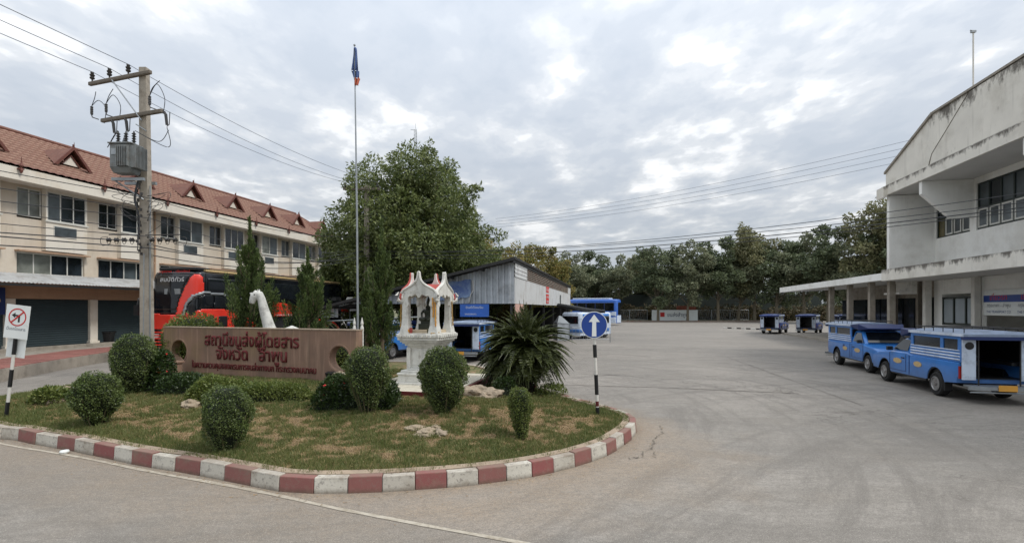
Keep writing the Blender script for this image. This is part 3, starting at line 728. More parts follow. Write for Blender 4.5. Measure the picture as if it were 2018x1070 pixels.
def dormer(xc):
    y_ = .55; zb = ze + slope * (y_ - ye) + .1; w, h = .80, .85
    d = MB(); apex = zb + h; yb = y_ + (apex - zb) / slope
    d.add([(xc - w - .12, y_ - .25, zb - .1), (xc, y_ - .32, apex + .1), (xc, yb + .35, apex + .1)], [(0, 1, 2)]); d.add([(xc + w + .12, y_ - .25, zb - .1), (xc, y_ - .32, apex + .1), (xc, yb + .35, apex + .1)], [(2, 1, 0)])
    dd = d.build('dormer', M['rooftile'], row)
    g = MB(); g.prism([(xc - w * .55, zb + .02), (xc + w * .55, zb + .02), (xc, zb + h * .62)], y_ - .1, y_ - .06, 'y'); g.build('gable_panel', M['cream_light'], dd)
    v = MB()
    for s in (-1, 1):
        v.prism([(xc + s * (w + .18), zb - .16), (xc + s * (w + .0), zb - .16), (xc, apex - .02), (xc, apex + .16)], y_ - .36, y_ - .26, 'y')
        v.prism([(xc + s * (w * .62), zb - .0), (xc + s * (w * .52), zb - .0), (xc, zb + h * .60), (xc, zb + h * .68)], y_ - .16, y_ - .11, 'y')
    v.add([(xc - .05, y_ - .33, apex + .1), (xc + .05, y_ - .33, apex + .1), (xc, y_ - .36, apex + .42)], [(0, 1, 2)]); v.box(xc, y_ - .3, apex + .16, .07, .06, .2)
    v.build('bargeboard', M['verge'], dd)
def rx(Yd): return (Yd - 23.9) * 1.0218
for k in range(-2, 8):
    Yd = 27.0 + 3.8 * k
    if -10 < rx(Yd) < x1: dormer(rx(Yd) - .1)
for k in range(NB0, NB1 + 1):
    f = MB(); xx = k * BAY - .3; f.lathe([(.03, 0), (.07, .12), (.03, .25), (.09, .34), (.03, .48), (.01, .75)], (xx, -1.18, EAVE - .05), 8); f.box(xx, -1.12, EAVE + .15, .22, .16, .06)
    f.build('eave_finial', M['verge'], row)
# canopy of corrugated sheet over the shopfronts
cn = MB(); cw = .16
xx = x0
while xx < x1:
    z0 = 4.15 ; cn.add([(xx, -.06, z0), (xx + cw / 2, -.06, z0 + .04), (xx + cw / 2, -1.75, z0 - .48), (xx, -1.75, z0 - .52)], [(0, 1, 2, 3)])
    cn.add([(xx + cw / 2, -.06, z0 + .04), (xx + cw, -.06, z0), (xx + cw, -1.75, z0 - .52), (xx + cw / 2, -1.75, z0 - .48)], [(0, 1, 2, 3)]); xx += cw
cano = cn.build('canopy', M['awning'], row)
cb = MB(); cb.b2(x0, x1, -1.72, -1.64, 3.50, 3.60)
for k in range(NB0 * 2, NB1 * 2 + 1): cb.tube([(k * BAY / 2, -.02, 3.98), (k * BAY / 2, -1.68, 3.55)], .03, 6)
cb.build('canopy_frame', M['dark_steel'], cano)
drp = MB(); drp.tube([(-.9, -.07, 8.6), (-.9, -.07, 4.3)], .05); drp.build('drainpipe', M['tan'], row)
drp = MB(); drp.tube([(2 * BAY - .15, -.07, 8.6), (2 * BAY - .15, -.07, 4.3)], .05); drp.build('drainpipe', M['tan'], row)
num = MB(); num.b2(2 * BAY - .07, 2 * BAY + .07, -.12, -.092, 1.9, 2.15); num.build('number_plaque', M['verge'], row)
sb = tag(MB().b2(-2.75, -.35, -.3, -.2, 2.2, 3.45).build('hanging_shop_sign', M['tk_dark']), 'dark blue shop sign hanging under the canopy at the left edge', 'sign')
sb.location = (B0[0], B0[1], 0); sb.rotation_euler = (0, 0, BA)
em = MB(); em.lathe([(.18, -.31), (.18, -.303)], (-.72, 0, 2.85), 16, ax='y'); em.build('emblem', M['gold'], sb)

# raised walkway in front of the shops
M['redtile'] = pm('faded_red_paving', rgb(136, 88, 80), .85, var=.14, scale=3, dirt=rgb(128, 98, 84), dsc=1.6)
sw = MB(); edge = [(-16.2, 12.0), (-17.3, 17.4), (-18.3, 21), (-19.0, 24.5), (-18.6, 28), (-17.0, 34), (-13.4, 51)]
inner = [(-28.7 + .21 * p[1] * 1.0 + 0.0, p[1] + 0.0) for p in edge]
poly = edge + inner[::-1]
sw.prism(poly, 0, .44, 'z'); swo = tag(sw.build('walkway', M['concrete']), kind='structure')
# paving tiles laid on top, edge rows as single slabs
tl = MB(); swn = 0
for a_, b_ in zip(edge[:-1], edge[1:]):
    L = math.hypot(b_[0] - a_[0], b_[1] - a_[1]); n = int(L / .6)
    for i in range(n):
        t = i / n; t2 = (i + 1) / n
        for r in range(4 if a_[1] < 28 else 2):
            P = lambda tt, rr: (a_[0] + (b_[0] - a_[0]) * tt - .04 - rr * .6, a_[1] + (b_[1] - a_[1]) * tt)
            q = [P(t + .01, r + .02), P(t2 - .01, r + .02), P(t2 - .01, r + .98), P(t + .01, r + .98)]
            o = MB(); o.prism(q, .436, .462 + random.uniform(-.003, .003), 'z'); o.build('paving_slab', M['redtile'], swo); swn += 1
st = MB(); st.b2(x0, x1, -.45, -.1, .4, .6); sto = st.build('shop_threshold', M['concrete'], row)
# weeds and gap in the walkway edge
bin_ = MB(); bin_.loft([[(-.26, -.26, 0), (.26, -.26, 0), (.26, .26, 0), (-.26, .26, 0)], [(-.33, -.33, .68), (.33, -.33, .68), (.33, .33, .68), (-.33, .33, .68)]])
bt = thing('rubbish_bin', 'black square plastic rubbish bin beside the shop pilaster', 'bin', (*G(209, 679, .44)[:2], .46), .3)
bin_.build('bin_body', M['black'], bt, bevel=.02); rm = MB(); rm.b2(-.36, .36, -.36, .36, .66, .72); rm.build('rim', M['black'], bt, bevel=.015)

# ------------------------------------------------------------------ right building: terminal hall
RA = math.atan2(1, .22)
R0 = (14.8 + .22 * 28.8, 28.8)
hall = thing('terminal_hall', 'two storey white terminal hall with tall stained parapet and deep concrete ledges', 'building', (R0[0], R0[1], 0), RA)
# local: x away from camera, y towards the yard (ledge plane y=0), wall at y=-2.35 ; camera side is x<0
WY = -2.35; XN = -24
w = MB()
def rl(Yw): return (Yw - 28.8) * 1.0239            # ledge-plane Y to local x
wz0, wz1 = 6.3, 8.55
gaps = [(-3.15, -.35), (-9.9, -3.62), (-17, -10.6)]
w.b2(XN, 0, WY - .3, WY, 4.6, wz0); w.b2(XN, 0, WY - .3, WY, wz1, 9.0)
cur = 0
for a_, b_ in gaps:
    w.b2(b_, cur, WY - .3, WY, wz0 + .002, wz1 - .002); cur = a_
w.b2(XN, cur, WY - .3, WY, wz0 + .002, wz1 - .002)
w.b2(-.28, -.003, WY + .002, -.12, 4.68, 8.8)                        # wing wall at the far end
w.b2(XN, -.003, -14, WY - 1.2, 4.5, 9.0); w.b2(-.3, -.003, -14, WY - .302, 4.68, 8.98)
w.build('wall', M['bwhite'], hall)
for fx in (-3.38, -10.2, -17.4):
    fin = MB(); fin.prism([(WY + .003, 8.82), (-.1, 8.82), (-.1, 8.2), (WY + 1.0, 6.95), (WY + .003, 6.95)], fx - .12, fx + .12, 'x'); fin.build('ledge_bracket', M['bwhite'], hall)
led = MB(); led.b2(XN, .35, WY - .4, .0, 8.85, 9.4); led.b2(-.3, .5, -.001, .18, 8.72, 9.3); led.build('upper_ledge', M['bparapet'], hall)
led = MB(); led.b2(XN, .35, WY - .2, .0, 4.05, 4.68); led.build('lower_ledge', M['bparapet'], hall)
so = MB(); so.b2(XN, .3, WY + .05, -.08, 8.83, 8.848); so.b2(XN, .3, WY + .05, -.08, 4.03, 4.048); so.build('soffit', M['soffit'], hall)
# parapet: sloping end, then level; second skin to the right of the seam stands 6 cm prouder
pa = MB(); pa.prism([(.15, 9.402), (.15, 10.15), (-4.35, 11.85), (-4.35, 9.402)], -.42, -.14, 'y')
pa.prism([(-4.352, 9.402), (-4.352, 11.85), (XN, 11.85), (XN, 9.402)], -.42, -.14, 'y')
paro = pa.build('parapet', M['bparapet'], hall)
pb = MB(); pb.prism([(-4.2, 9.403), (-4.4, 9.95), (-7.1, 11.80), (XN, 11.80), (XN, 9.403)], -.137, -.07, 'y'); pb.build('parapet_facing', M['bparapet'], hall)
sm_ = MB(); sm_.tube([(-4.15, -.068, 9.42), (-4.22, -.068, 9.6), (-4.42, -.068, 9.95), (-5.6, -.068, 10.75), (-7.1, -.068, 11.8)], .02, 5); sm_.build('facing_seam', M['crackm'], hall)
pcp = MB(); pcp.prism([(.22, 10.12), (.22, 10.24), (-4.33, 11.97), (-4.38, 11.85)], -.5, -.06, 'y'); pcp.b2(-4.385, XN, -.5, -.05, 11.852, 11.95); pcp.build('coping', M['concrete'], hall)
rfm = MB(); rfm.add([(.1, -.5, 10.1), (-4.4, -.5, 11.8), (-4.4, -14, 11.8), (.1, -14, 10.1)], [(0, 1, 2, 3)]); rfm.add([(-4.4, -.5, 11.8), (XN, -.5, 11.8), (XN, -14, 11.8), (-4.4, -14, 11.8)], [(0, 1, 2, 3)])
rfm.b2(-.25, .1, -14, -.5, 9.0, 10.1); rfm.build('roof', M['concrete'], hall)
# upper windows: dark frames, fixed lights above, white casements below
M['gold_glass'] = glassmat('brownish_curtained_glass', rgb(92, 84, 52), .2)
def hall_window(xa, xb, n, za, zb, y, split):
    f = MB(); ws = (xb - xa) / n; fr = .07
    f.b2(xa, xb, y - .1, y, za, za + fr); f.b2(xa, xb, y - .1, y, zb - fr, zb); f.b2(xa, xb, y - .1, y, split - fr / 2, split + fr / 2)
    for i in range(n + 1):
        xx = min(max(xa + i * ws, xa + fr / 2), xb - fr / 2); f.b2(xx - fr / 2, xx + fr / 2, y - .098, y - .002, za + fr, split - fr / 2 - .001); f.b2(xx - fr / 2, xx + fr / 2, y - .098, y - .002, split + fr / 2 + .001, zb - fr)
    win = f.build('window', M['dark_frame'], hall)
    for i in range(n):
        a_, b_ = xa + i * ws + fr / 2 + .002, xa + (i + 1) * ws - fr / 2 - .002
        p = MB(); p.b2(a_, b_, y - .06, y - .05, split + fr / 2, zb - fr); p.build('pane', M['glass_dull'] if i % 3 else M['glass'], win)
        if i % 5 == 3:
            p = MB(); p.b2(a_, b_, y - .06, y - .05, za + fr, split - fr / 2); p.build('pane', M['gold_glass'], win)
        else:
            s = MB(); q = .06
            s.b2(a_ + .02, b_ - .02, y - .03, y + .015, za + fr + .02, za + fr + .1); s.b2(a_ + .02, b_ - .02, y - .03, y + .015, split - fr / 2 - .1, split - fr / 2 - .02)
            s.b2(a_ + .02, a_ + .1, y - .03, y + .015, za + fr + .1, split - fr / 2 - .1); s.b2(b_ - .1, b_ - .02, y - .03, y + .015, za + fr + .1, split - fr / 2 - .1)
            s.build('casement', M['frame'], win)
            p = MB(); p.b2(a_ + .1, b_ - .1, y - .01, y, za + fr + .1, split - fr / 2 - .1); p.build('pane', M['glass_dull'], win)
hall_window(-3.15, -.35, 4, wz0, wz1, WY - .06, 7.35)
hall_window(-9.9, -3.62, 8, wz0, wz1, WY - .06, 7.35)
hall_window(-17, -10.6, 6, wz0, wz1, WY - .06, 7.35)
# ground floor
gf = MB(); gy = WY - .25
gf.b2(-3.6, .3, gy - .2, gy, 3.25, 4.04); gf.b2(-3.6, .3, gy - .2, gy, 0, .95); gf.b2(-3.6, -3.32, gy - .2, gy, .95, 3.25); gf.b2(-.42, .3, gy - .2, gy, .95, 3.25)
gf.b2(XN, -3.602, gy - .25, gy - .05, 2.15, 4.04); gf.b2(XN, XN + .3, gy - .2, gy, 0, 2.15); gf.b2(-9.2, -8.9, gy - .2, gy, 0, 2.15)
gf.b2(XN, .3, -9, -8.8, 0, 4.04); gf.b2(.15, .3, -8.8, gy - .2, 0, 4.04)
gf.build('ground_floor_wall', M['bwhite'], hall)
def gw(xa, xb, n, za, zb, y):
    f = MB(); ws = (xb - xa) / n; fr = .09
    f.b2(xa, xb, y - .1, y, za, za + fr); f.b2(xa, xb, y - .1, y, zb - fr, zb)
    for i in range(n + 1):
        xx = min(max(xa + i * ws, xa + fr / 2), xb - fr / 2); f.b2(xx - fr / 2, xx + fr / 2, y - .098, y - .002, za + fr, zb - fr)
    win = f.build('window', M['dark_frame'], hall)
    for i in range(n):
        p = MB(); p.b2(xa + i * ws + fr / 2 + .06, xa + (i + 1) * ws - fr / 2 - .06, y - .06, y - .04, za + fr + .03, zb - fr - .03); p.build('pane', M['pane_pale'], win)
M['pane_pale'] = pm('frosted_pane', rgb(150, 160, 166), .35, var=.08)
gw(-3.32, -.42, 3, 1.6, 3.1, gy)
gp = MB(); gp.b2(-3.32, -.42, gy - .15, gy - .02, .95, 1.6); gp.build('panel_under_window', M['soffit'], hall)
for cx_, cy_, s in ((.1, WY + .2, .3), (-3.5, WY - .05, .26), (-9.7, WY + .2, .26)):
    p = MB(); p.b2(cx_ - s / 2, cx_ + s / 2, cy_ - s / 2, cy_ + s / 2, 0, 4.028); p.build('column', M['white'], hall)
bx = MB(); bx.b2(.4, 2.1, -1.8, -1.55, 3.4, 4.02); bx.b2(.4, 2.1, -1.8, -.9, 3.3, 3.398); bx.build('porch_box', M['white'], hall)
cnt = MB(); cnt.b2(-8.8, -3.8, gy - 1.2, gy - .3, 0, 1.05); cnt.build('ticket_counter', M['dark_frame'], hall)
# timetable banner on the wall
bn = thing('timetable_banner', 'wide white and blue notice banner on the ground floor wall of the hall', 'banner', (R0[0], R0[1], 0), RA)
b_ = MB(); b_.b2(-12.4, -3.75, gy + .0, gy + .02, 2.16, 3.35); b_.build('sheet', M['white_sign'], bn)
b_ = MB(); b_.b2(-12.4, -3.75, gy + .022, gy + .028, 2.78, 3.1); b_.build('blue_strip', M['blue_sign'], bn)
MT = lambda x, y, z: Matrix.Translation((x, y, z)) @ Matrix.Rotation(PI, 4, 'Z') @ RX
M['text_blue'] = pm('blue_print', rgb(60, 84, 130), .6); M['text_grey'] = pm('grey_print', rgb(110, 116, 124), .6)
for i, xx in enumerate((-4.75, -6.7, -8.6)):
    text('เที่ยวรถ', 1.1, M['red_sign'], bn, 'lettering', MT(xx, gy + .033, 2.88))
    text('กรุงเทพฯ - ลำพูน', 1.5, M['text_grey'], bn, 'lettering', MT(xx, gy + .026, 2.55))
    text('THE TRANSPORT CO.', 1.6, M['text_blue'], bn, 'lettering', MT(xx, gy + .026, 2.27))
# long low canopy continuing along the bays
cp = thing('bus_bay_canopy', 'long low white-edged canopy on columns continuing from the hall along the bays', 'canopy', (R0[0], R0[1], 0), RA)
L = rl(48.2)
q = MB(); q.add([(.36, -.02, 4.1), (L, -.02, 3.97), (L, -9, 4.4), (.36, -9, 4.5), (.36, -.02, 4.5), (L, -.02, 4.42), (L, -9, 4.9), (.36, -9, 5.0)], [(0, 3, 2, 1), (4, 5, 6, 7), (0, 1, 5, 4), (1, 2, 6, 5), (2, 3, 7, 6), (3, 0, 4, 7)]); q.build('roof_slab', M['bwhite'], cp)
q = MB(); q.add([(.36, -.6, 4.56), (L - .6, -.6, 4.48), (L - .6, -9, 5.5), (.36, -9, 5.6)], [(0, 1, 2, 3)]); q.build('roof_sheet', M['awning'], cp)
for cxx in (.9, 3.3, 6.4, 9.6):
    for cyy in (-.75, -4.9):
        p = MB(); p.b2(cxx - .15, cxx + .15, cyy - .15, cyy + .15, 0, 4.1 if cyy > -2 else 4.4); p.build('column', M['concrete'], cp)
p = MB(); p.b2(.4, L - 2, -5.4, -5.2, 0, 1.1); p.b2(.4, L - 2, -5.4, -5.2, 3.2, 4.25); p.b2(.4, L, -9.2, -9, 0, 4.4); p.b2(L - 2.2, L - 2, -9, -5.402, 0, 4.2); p.build('back_wall', M['concrete'], cp)
for i in range(8):
    p = MB(); a_ = .6 + i * 2.4; p.b2(a_, a_ + 2.2, -5.35, -5.25, 1.101, 3.199); p.build('back_window', M['glass'], cp)
pf = MB(); pf.b2(XN, L, -9, -.3, 0, .16); tag(pf.build('platform', M['concrete']), kind='structure'); pfo = bpy.data.objects['platform']; pfo.location = (R0[0], R0[1], .004); pfo.rotation_euler = (0, 0, RA)
# benches and stall in the shade
bench_lab = ['blue waiting bench under the canopy, nearest the hall', 'blue waiting bench under the canopy between second and third columns', 'blue waiting bench under the canopy, farthest from the hall']
def place_local(x, y, z=0): c_, s_ = math.cos(RA), math.sin(RA); return (R0[0] + x * c_ - y * s_, R0[1] + x * s_ + y * c_, z)
def bench():
    t = thing('waiting_bench', bench_lab[0], 'bench', place_local(1.9, -2.4, .17), RA, 'benches under the canopy')
    s = MB(); s.b2(-.95, .95, -.22, .22, .42, .47); s.build('seat', M['tk_blue'], t, bevel=.01)
    s = MB(); s.b2(-.95, .95, -.26, -.21, .5, .95); s.build('backrest', M['tk_blue'], t, bevel=.01)
    for a_ in (-.8, .8):
        s = MB(); s.tube([(a_, .18, 0), (a_, .18, .42)], .02, 6); s.tube([(a_, -.2, 0), (a_, -.24, .9)], .02, 6); s.build('leg', M['steel'], t)
    return t
b0 = bench(); dup(b0, place_local(5, -2.6, .17), RA, bench_lab[1]); dup(b0, place_local(8.2, -2.4, .17), RA, bench_lab[2])
t = thing('snack_counter', 'small snack counter with coloured packets in the canopy shade', 'stall', place_local(2.6, -4.5, .17), RA)
s = MB(); s.b2(-1, 1, -.3, .3, 0, .95); s.build('counter', M['dark_steel'], t)
s = MB(); s.b2(-1, 1, -.3, -.25, .95, 1.9); s.b2(-1, 1, -.3, .1, 1.4, 1.43); s.b2(-1, 1, -.3, .1, 1.88, 1.92); s.build('shelf', M['steel'], t)
for i in range(12):
    s = MB(); s.box(-.9 + i * .16, -.05, 1.53, .12, .12, .2); s.build('packet', M[('red_sign', 'gold', 'tk_blue', 'white_sign')[i % 4]], t)
rod = MB(); rr = place_local(-7.6, -6.5); rod.tube([(0, 0, 0), (0, 0, 5.4)], .045, 8)
t = thing('roof_mast', 'thin white mast with small lamp on the hall roof', 'mast', (rr[0], rr[1], 11.8)); 
mt_ = G(1918, 607 - 1); Ym = 25.5; t.location = ((1918 - 1009) / 1000 * Ym, Ym, 11.75)
rod = MB(); rod.tube([(0, 0, 0), (0, 0, 4.55)], .035, 8); rod.build('pole', M['white'], t)
rod = MB(); rod.box(0, 0, 4.62, .22, .12, .1); rod.tube([(0, 0, 4.6), (-.15, 0, 4.7)], .03, 6); rod.build('lamp', M['steel'], t)
# ------------------------------------------------------------------ pickup bus (songthaew)
M['tk_roof'] = pm('dusty_grey_blue_roof', rgb(128, 142, 164), .6, var=.15, scale=2, dirt=rgb(96, 100, 108), dsc=2)
def arc(cx, cz, r, a0, a1, n): return [(cx + r * math.cos(a0 + (a1 - a0) * i / n), cz + r * math.sin(a0 + (a1 - a0) * i / n)) for i in range(n + 1)]
def songthaew(name, label, loc, rz, detail=True, group='blue pickup buses'):
    t = thing(name, label, 'pickup bus', loc, rz, group)
    # lower body: bed, cab and bonnet with wheel arches; 5 slices across give a rounded shoulder
    prof = [(-2.42, .62), (-2.38, .5)] + [(-1.9, .46)] + arc(-1.45, .40, .43, PI * .97, .03 * PI, 10)[0:] + [(-.98, .42), (1.05, .40)] + arc(1.5, .40, .41, PI * .97, .03 * PI, 10) + [(1.95, .42), (2.26, .44), (2.34, .6), (2.33, .82), (2.22, .93), (1.9, .99), (1.22, 1.06), (1.1, 1.1), (.1, 1.12), (-.02, 1.08), (-.11, 1.075), (-.13, 1.075), (-2.45, 1.06), (-2.46, .7)]
    b = MB(); secs = []
    for y, inset, top in ((-.74, .0, .045), (-.83, .0, .015), (-.86, .0, -.03), (-.845, .0, -.08)): pass
    def sec(y, k):
        o = []
        for x, z in prof:
            if abs(y) < .7 and x < -.12: z = min(z, .62)
            zz = z - max(0, z - .8) * k * .25; xx = x * (1 - .012 * k) if z > .5 else x; o.append((xx, y, zz))
        return o
    for y, k in ((-.86, 1.6), (-.85, .6), (-.80, .15), (-.73, .05), (-.69, 0), (.69, 0), (.73, .05), (.80, .15), (.85, .6), (.86, 1.6)): secs.append(sec(y, k))
    b.loft(secs); b.build('body', M['tk_blue'], t, smooth=True, sharp=40)
    # crease line, door gap, handle
    for s in (-1, 1):
        g = MB()
        for xx in (.12, 1.12): g.b2(xx - .008, xx + .008, s * .862, s * .868, .5, 1.03)
        g.b2(-.09, -.06, s * .862, s * .868, .44, 1.03); g.b2(.12, 1.12, s * .862, s * .868, .492, .502); g.build('door_seam', M['tk_dark'], t)
        g = MB(); g.b2(.2, .36, s * .866, s * .89, .9, .93); g.build('door_handle', M['black'], t)
        for ex, ew in ((.62, .26), (-.55, .22)):
            e = MB(); e.lathe([(1, 0), (1, .004)], (0, 0, 0), 20, ax='y')
            for i_, v in enumerate(e.v): e.v[i_] = (ex + v[0] * ew, s * (.867 + v[1]), .80 + v[2] * .085)
            e.build('door_emblem', M['gold'], t)
    # cab greenhouse
    def ring(z, xa, xb, w, r=.08):
        return [(xa, -w, z), (xa + r, -w, z), (xb - r, -w + .02, z), (xb, -w + .1, z), (xb, w - .1, z), (xb - r, w - .02, z), (xa + r, w, z), (xa, w, z)]
    c = MB(); c.loft([ring(1.09, -.02, 1.18, .80), ring(1.3, -.0, .92, .75), ring(1.52, .02, .60, .68), ring(1.57, .08, .50, .62)]); c.build('cab', M['tk_blue'], t, smooth=True, sharp=35)
    g = MB(); g.add([(1.165, -.70, 1.13), (1.165, .70, 1.13), (.655, .59, 1.51), (.655, -.59, 1.51)], [(0, 1, 2, 3)])
    for i_, v in enumerate(g.v): g.v[i_] = (v[0] + .03, v[1], v[2] + .02)
    g.build('windscreen', M['glass_car'], t)
    for s in (-1, 1):
        g = MB(); g.add([(.12, s * .812, 1.15), (1.02, s * .812, 1.15), (.58, s * .70, 1.49), (.12, s * .70, 1.49)], [(0, 1, 2, 3)]); g.build('side_window', M['glass_car'], t)
        mr = MB(); mr.box(.98, s * .93, 1.17, .1, .16, .13); mr.tube([(.98, s * .82, 1.12), (.98, s * .9, 1.14)], .015, 6); mr.build('mirror', M['black'], t, bevel=.02)
    g = MB(); g.b2(2.28, 2.345, -.42, .42, .66, .84); g.build('grille', M['black'], t)
    for s in (-1, 1):
        h = MB(); h.loft([[(2.16, s * .44, .66), (2.36, s * .44, .66), (2.36, s * .44, .86), (2.16, s * .44, .90)], [(2.1, s * .84, .68), (2.25, s * .84, .68), (2.22, s * .84, .86), (2.08, s * .84, .92)]]); h.build('headlight', M['lamp_clear'], t)
        h = MB(); h.b2(-2.475, -2.44, s * .70, s * .84, .62, .95); h.build('tail_light', M['lamp_red'], t)
    bm = MB(); bm.loft([[(2.3, -.86, .40), (2.44, -.8, .40), (2.44, -.8, .62), (2.3, -.86, .62)], [(2.36, 0, .38), (2.50, 0, .38), (2.50, 0, .62), (2.36, 0, .62)], [(2.3, .86, .40), (2.44, .8, .40), (2.44, .8, .62), (2.3, .86, .62)]]); bm.build('front_bumper', M['black'], t, bevel=.02)
    for xx, rr_ in ((-1.45, .43), (1.5, .41)):
        for s in (-1, 1):
            q = MB(); pts = arc(xx, .40, rr_ - .004, PI * .97, .03 * PI, 14); pin = arc(xx, .40, rr_ - .035, .03 * PI, PI * .97, 14); q.prism(pts + pin, s * .5, s * .845, 'y'); q.b2(xx - .43, xx + .43, s * .5, s * .52, .4, .80); q.build('arch_liner', M['black'], t)
    q = MB()
    for s in (-1, 1): q = MB(); q.b2(-.96, 1.03, s * .80, s * .85, .36, .415); q.build('sill', M['black'], t)
    q = MB(); q.b2(-.75, -.60, -.868, -.862, .82, .95); q.build('fuel_cap', M['tk_dark'], t)
    # wheels
    for xx in (-1.45, 1.5):
        for s in (-1, 1):
            w = MB(); w.lathe([(.20, -.11), (.30, -.12), (.335, -.085), (.345, 0), (.335, .085), (.30, .12), (.20, .11)], (xx, s * .74, .345), 28, ax='y'); wo = w.build('wheel', M['rubber'], t, smooth=True)
            r = MB(); r.lathe([(.205, 0), (.205, .01), (.18, .015), (.16, -.03), (.07, -.02), (.06, .02), (.0005, .02)], (xx, s * .86, .345), 24, ax='y') if s > 0 else r.lathe([(.205, 0), (.205, -.01), (.18, -.015), (.16, .03), (.07, .02), (.06, -.02), (.0005, -.02)], (xx, -.86, .345), 24, ax='y')
            r.build('rim', M['alloy'], wo, smooth=True)
            for q in range(6):
                pass
    # passenger box
    zt, zb_ = 1.78, 1.06
    p = MB()
    for s in (-1, 1):
        y0, y1 = s * .78, s * .81
        p.b2(-2.5, -.06, y0, y1, zb_, 1.36); p.b2(-2.5, -.06, y0, y1, 1.66, zt)
        for xa, xb in ((-2.5, -2.36), (-1.72, -1.58), (-.2, -.06)): p.b2(xa, xb, y0, y1, 1.3605, 1.6595)
    p.b2(-.1, -.06, -.78, .78, .62, 1.3); p.b2(-.1, -.06, -.78, .78, 1.62, zt)
    p.build('passenger_box', M['tk_blue'], t)
    for s in (-1, 1):
        for z in (1.12, 1.20, 1.28):
            q = MB(); q.tube([(-2.46, s * .815, z), (-.08, s * .815, z)], .022, 6); q.build('side_rail', M['tk_white'], t)
        q = MB(); q.b2(-2.36, -1.72, s * .786, s * .79, 1.36, 1.66); q.b2(-1.58, -.2, s * .786, s * .79, 1.36, 1.66); q.build('side_glass', M['glass'], t)
        q = MB(); q.tube([(-2.45, s * .825, 1.365), (-.1, s * .825, 1.365)], .014, 6); q.build('window_trim', M['tk_white'], t)
    for s in (-1, 1):       # rear end panels with an opening between them
        q = MB(); q.b2(-2.55, -2.505, s * .50, s * .80, .60, 1.74); q.build('rear_panel', M['tk_white'], t)
        q = MB(); q.lathe([(.10, 0), (.10, -.012), (.0005, -.014)], (-2.552, s * .65, 1.50), 18, ax='x'); q.build('round_vent', M['black'], t)
        q = MB(); q.tube([(-2.58, s * .46, .45), (-2.58, s * .46, 1.75)], .018, 8); q.build('grab_pole', M['dark_steel'], t)
        q = MB(); q.b2(-2.4, -.2, s * .38, s * .72, .98, 1.06); q.build('bench_seat', M['black'], t); q = MB(); q.b2(-2.46, -.1, s * .735, s * .775, .66, 1.72); q.build('shade_lining', M['black'], t)  # black side linings carry the shade inside the passenger box
    # roof: slightly crowned sheet with pale edge
    rr = []
    for x, k in ((-2.72, 0), (-2.6, 1), (-1.3, 1), (-.2, 1), (-.02, .8)):
        rr.append([(x, -.86, zt - .03), (x, -.86, zt + .03), (x, -.5, zt + .03 + .07 * k), (x, 0, zt + .04 + .09 * k), (x, .5, zt + .03 + .07 * k), (x, .86, zt + .03), (x, .86, zt - .03)])
    r = MB(); r.loft(rr); r.build('roof', M['tk_roof'], t)
    for s in (-1, 1): q = MB(); q.b2(-2.7, -.04, s * .855, s * .872, zt - .035, zt + .04); q.build('roof_edge', M['tk_white'], t)
    q = MB(); q.b2(-2.72, -2.6, -.87, .87, zt - .12, zt - .032); q.build('rear_header', M['tk_dark'], t)
    v = MB(); v.loft([[(-.02, -.84, zt - .06), (-.02, -.84, zt + .04), (-.02, .84, zt + .04), (-.02, .84, zt - .06)], [(.55, -.80, 1.60), (.55, -.80, zt + .07), (.55, .80, zt + .07), (.55, .80, 1.60)], [(.98, -.62, 1.66), (.98, -.62, 1.70), (.98, .62, 1.70), (.98, .62, 1.66)]]); v.build('roof_visor', M['tk_dark'], t, bevel=.02)
    k = MB()
    for s in (-1, 1): k.tube([(-2.5, s * .74, zt + .17), (-.2, s * .74, zt + .17)], .014, 6)
    for i in range(6):
        x = -2.5 + i * .46
        for s in (-1, 1): k.tube([(x, s * .74, zt + .03), (x, s * .74, zt + .17)], .011, 5)
    for x in (-2.5, -1.7, -.95, -.2): k.tube([(x, -.74, zt + .17), (x, .74, zt + .17)], .011, 5)
    k.build('roof_rack', M['dark_steel'], t)
    q = MB(); q.b2(-2.86, -2.43, -.72, .72, .42, .47); q.b2(-2.88, -2.83, -.84, .84, .38, .46); q.tube([(-2.85, -.8, .32), (-2.85, .8, .32)], .02, 6); q.build('rear_step', M['steel'], t)
    q = MB(); q.b2(-2.905, -2.885, -.2, .2, .37, .52); pl = q.build('number_plate', M['plate'], t)
    for s in (-1, 1):
        q = MB()
        q.b2(-1.9, -1.0, s * .70, s * .82, .40, .0) if False else q.b2(-1.86, -1.80, s * .66, s * .84, .2, .46); q.build('mudflap', M['rubber'], t)
    fl_ = MB(); fl_.b2(-2.44, -.12, -.72, .72, .622, .64); fl_.b2(-.14, -.11, -.72, .72, .64, 1.72); fl_.b2(-2.5, -.15, -.74, .74, zt - .05, zt - .035); fl_.build('inner_shade_sheets', M['black'], t)  # black floor, bulkhead and ceiling sheets put the interior's shade into colour
    ch = MB(); ch.b2(-2.3, 2.1, -.5, .5, .36, .5); ch.build('chassis', M['black'], t)
    return t
def place_truck(Pr, Pf, heading_flip=False):
    pass
# nearest truck: wheels measured at the kerb side; truck drives away from the camera
def hd(dx, dy): return math.atan2(dy, dx)
dN = (.22, .9755)
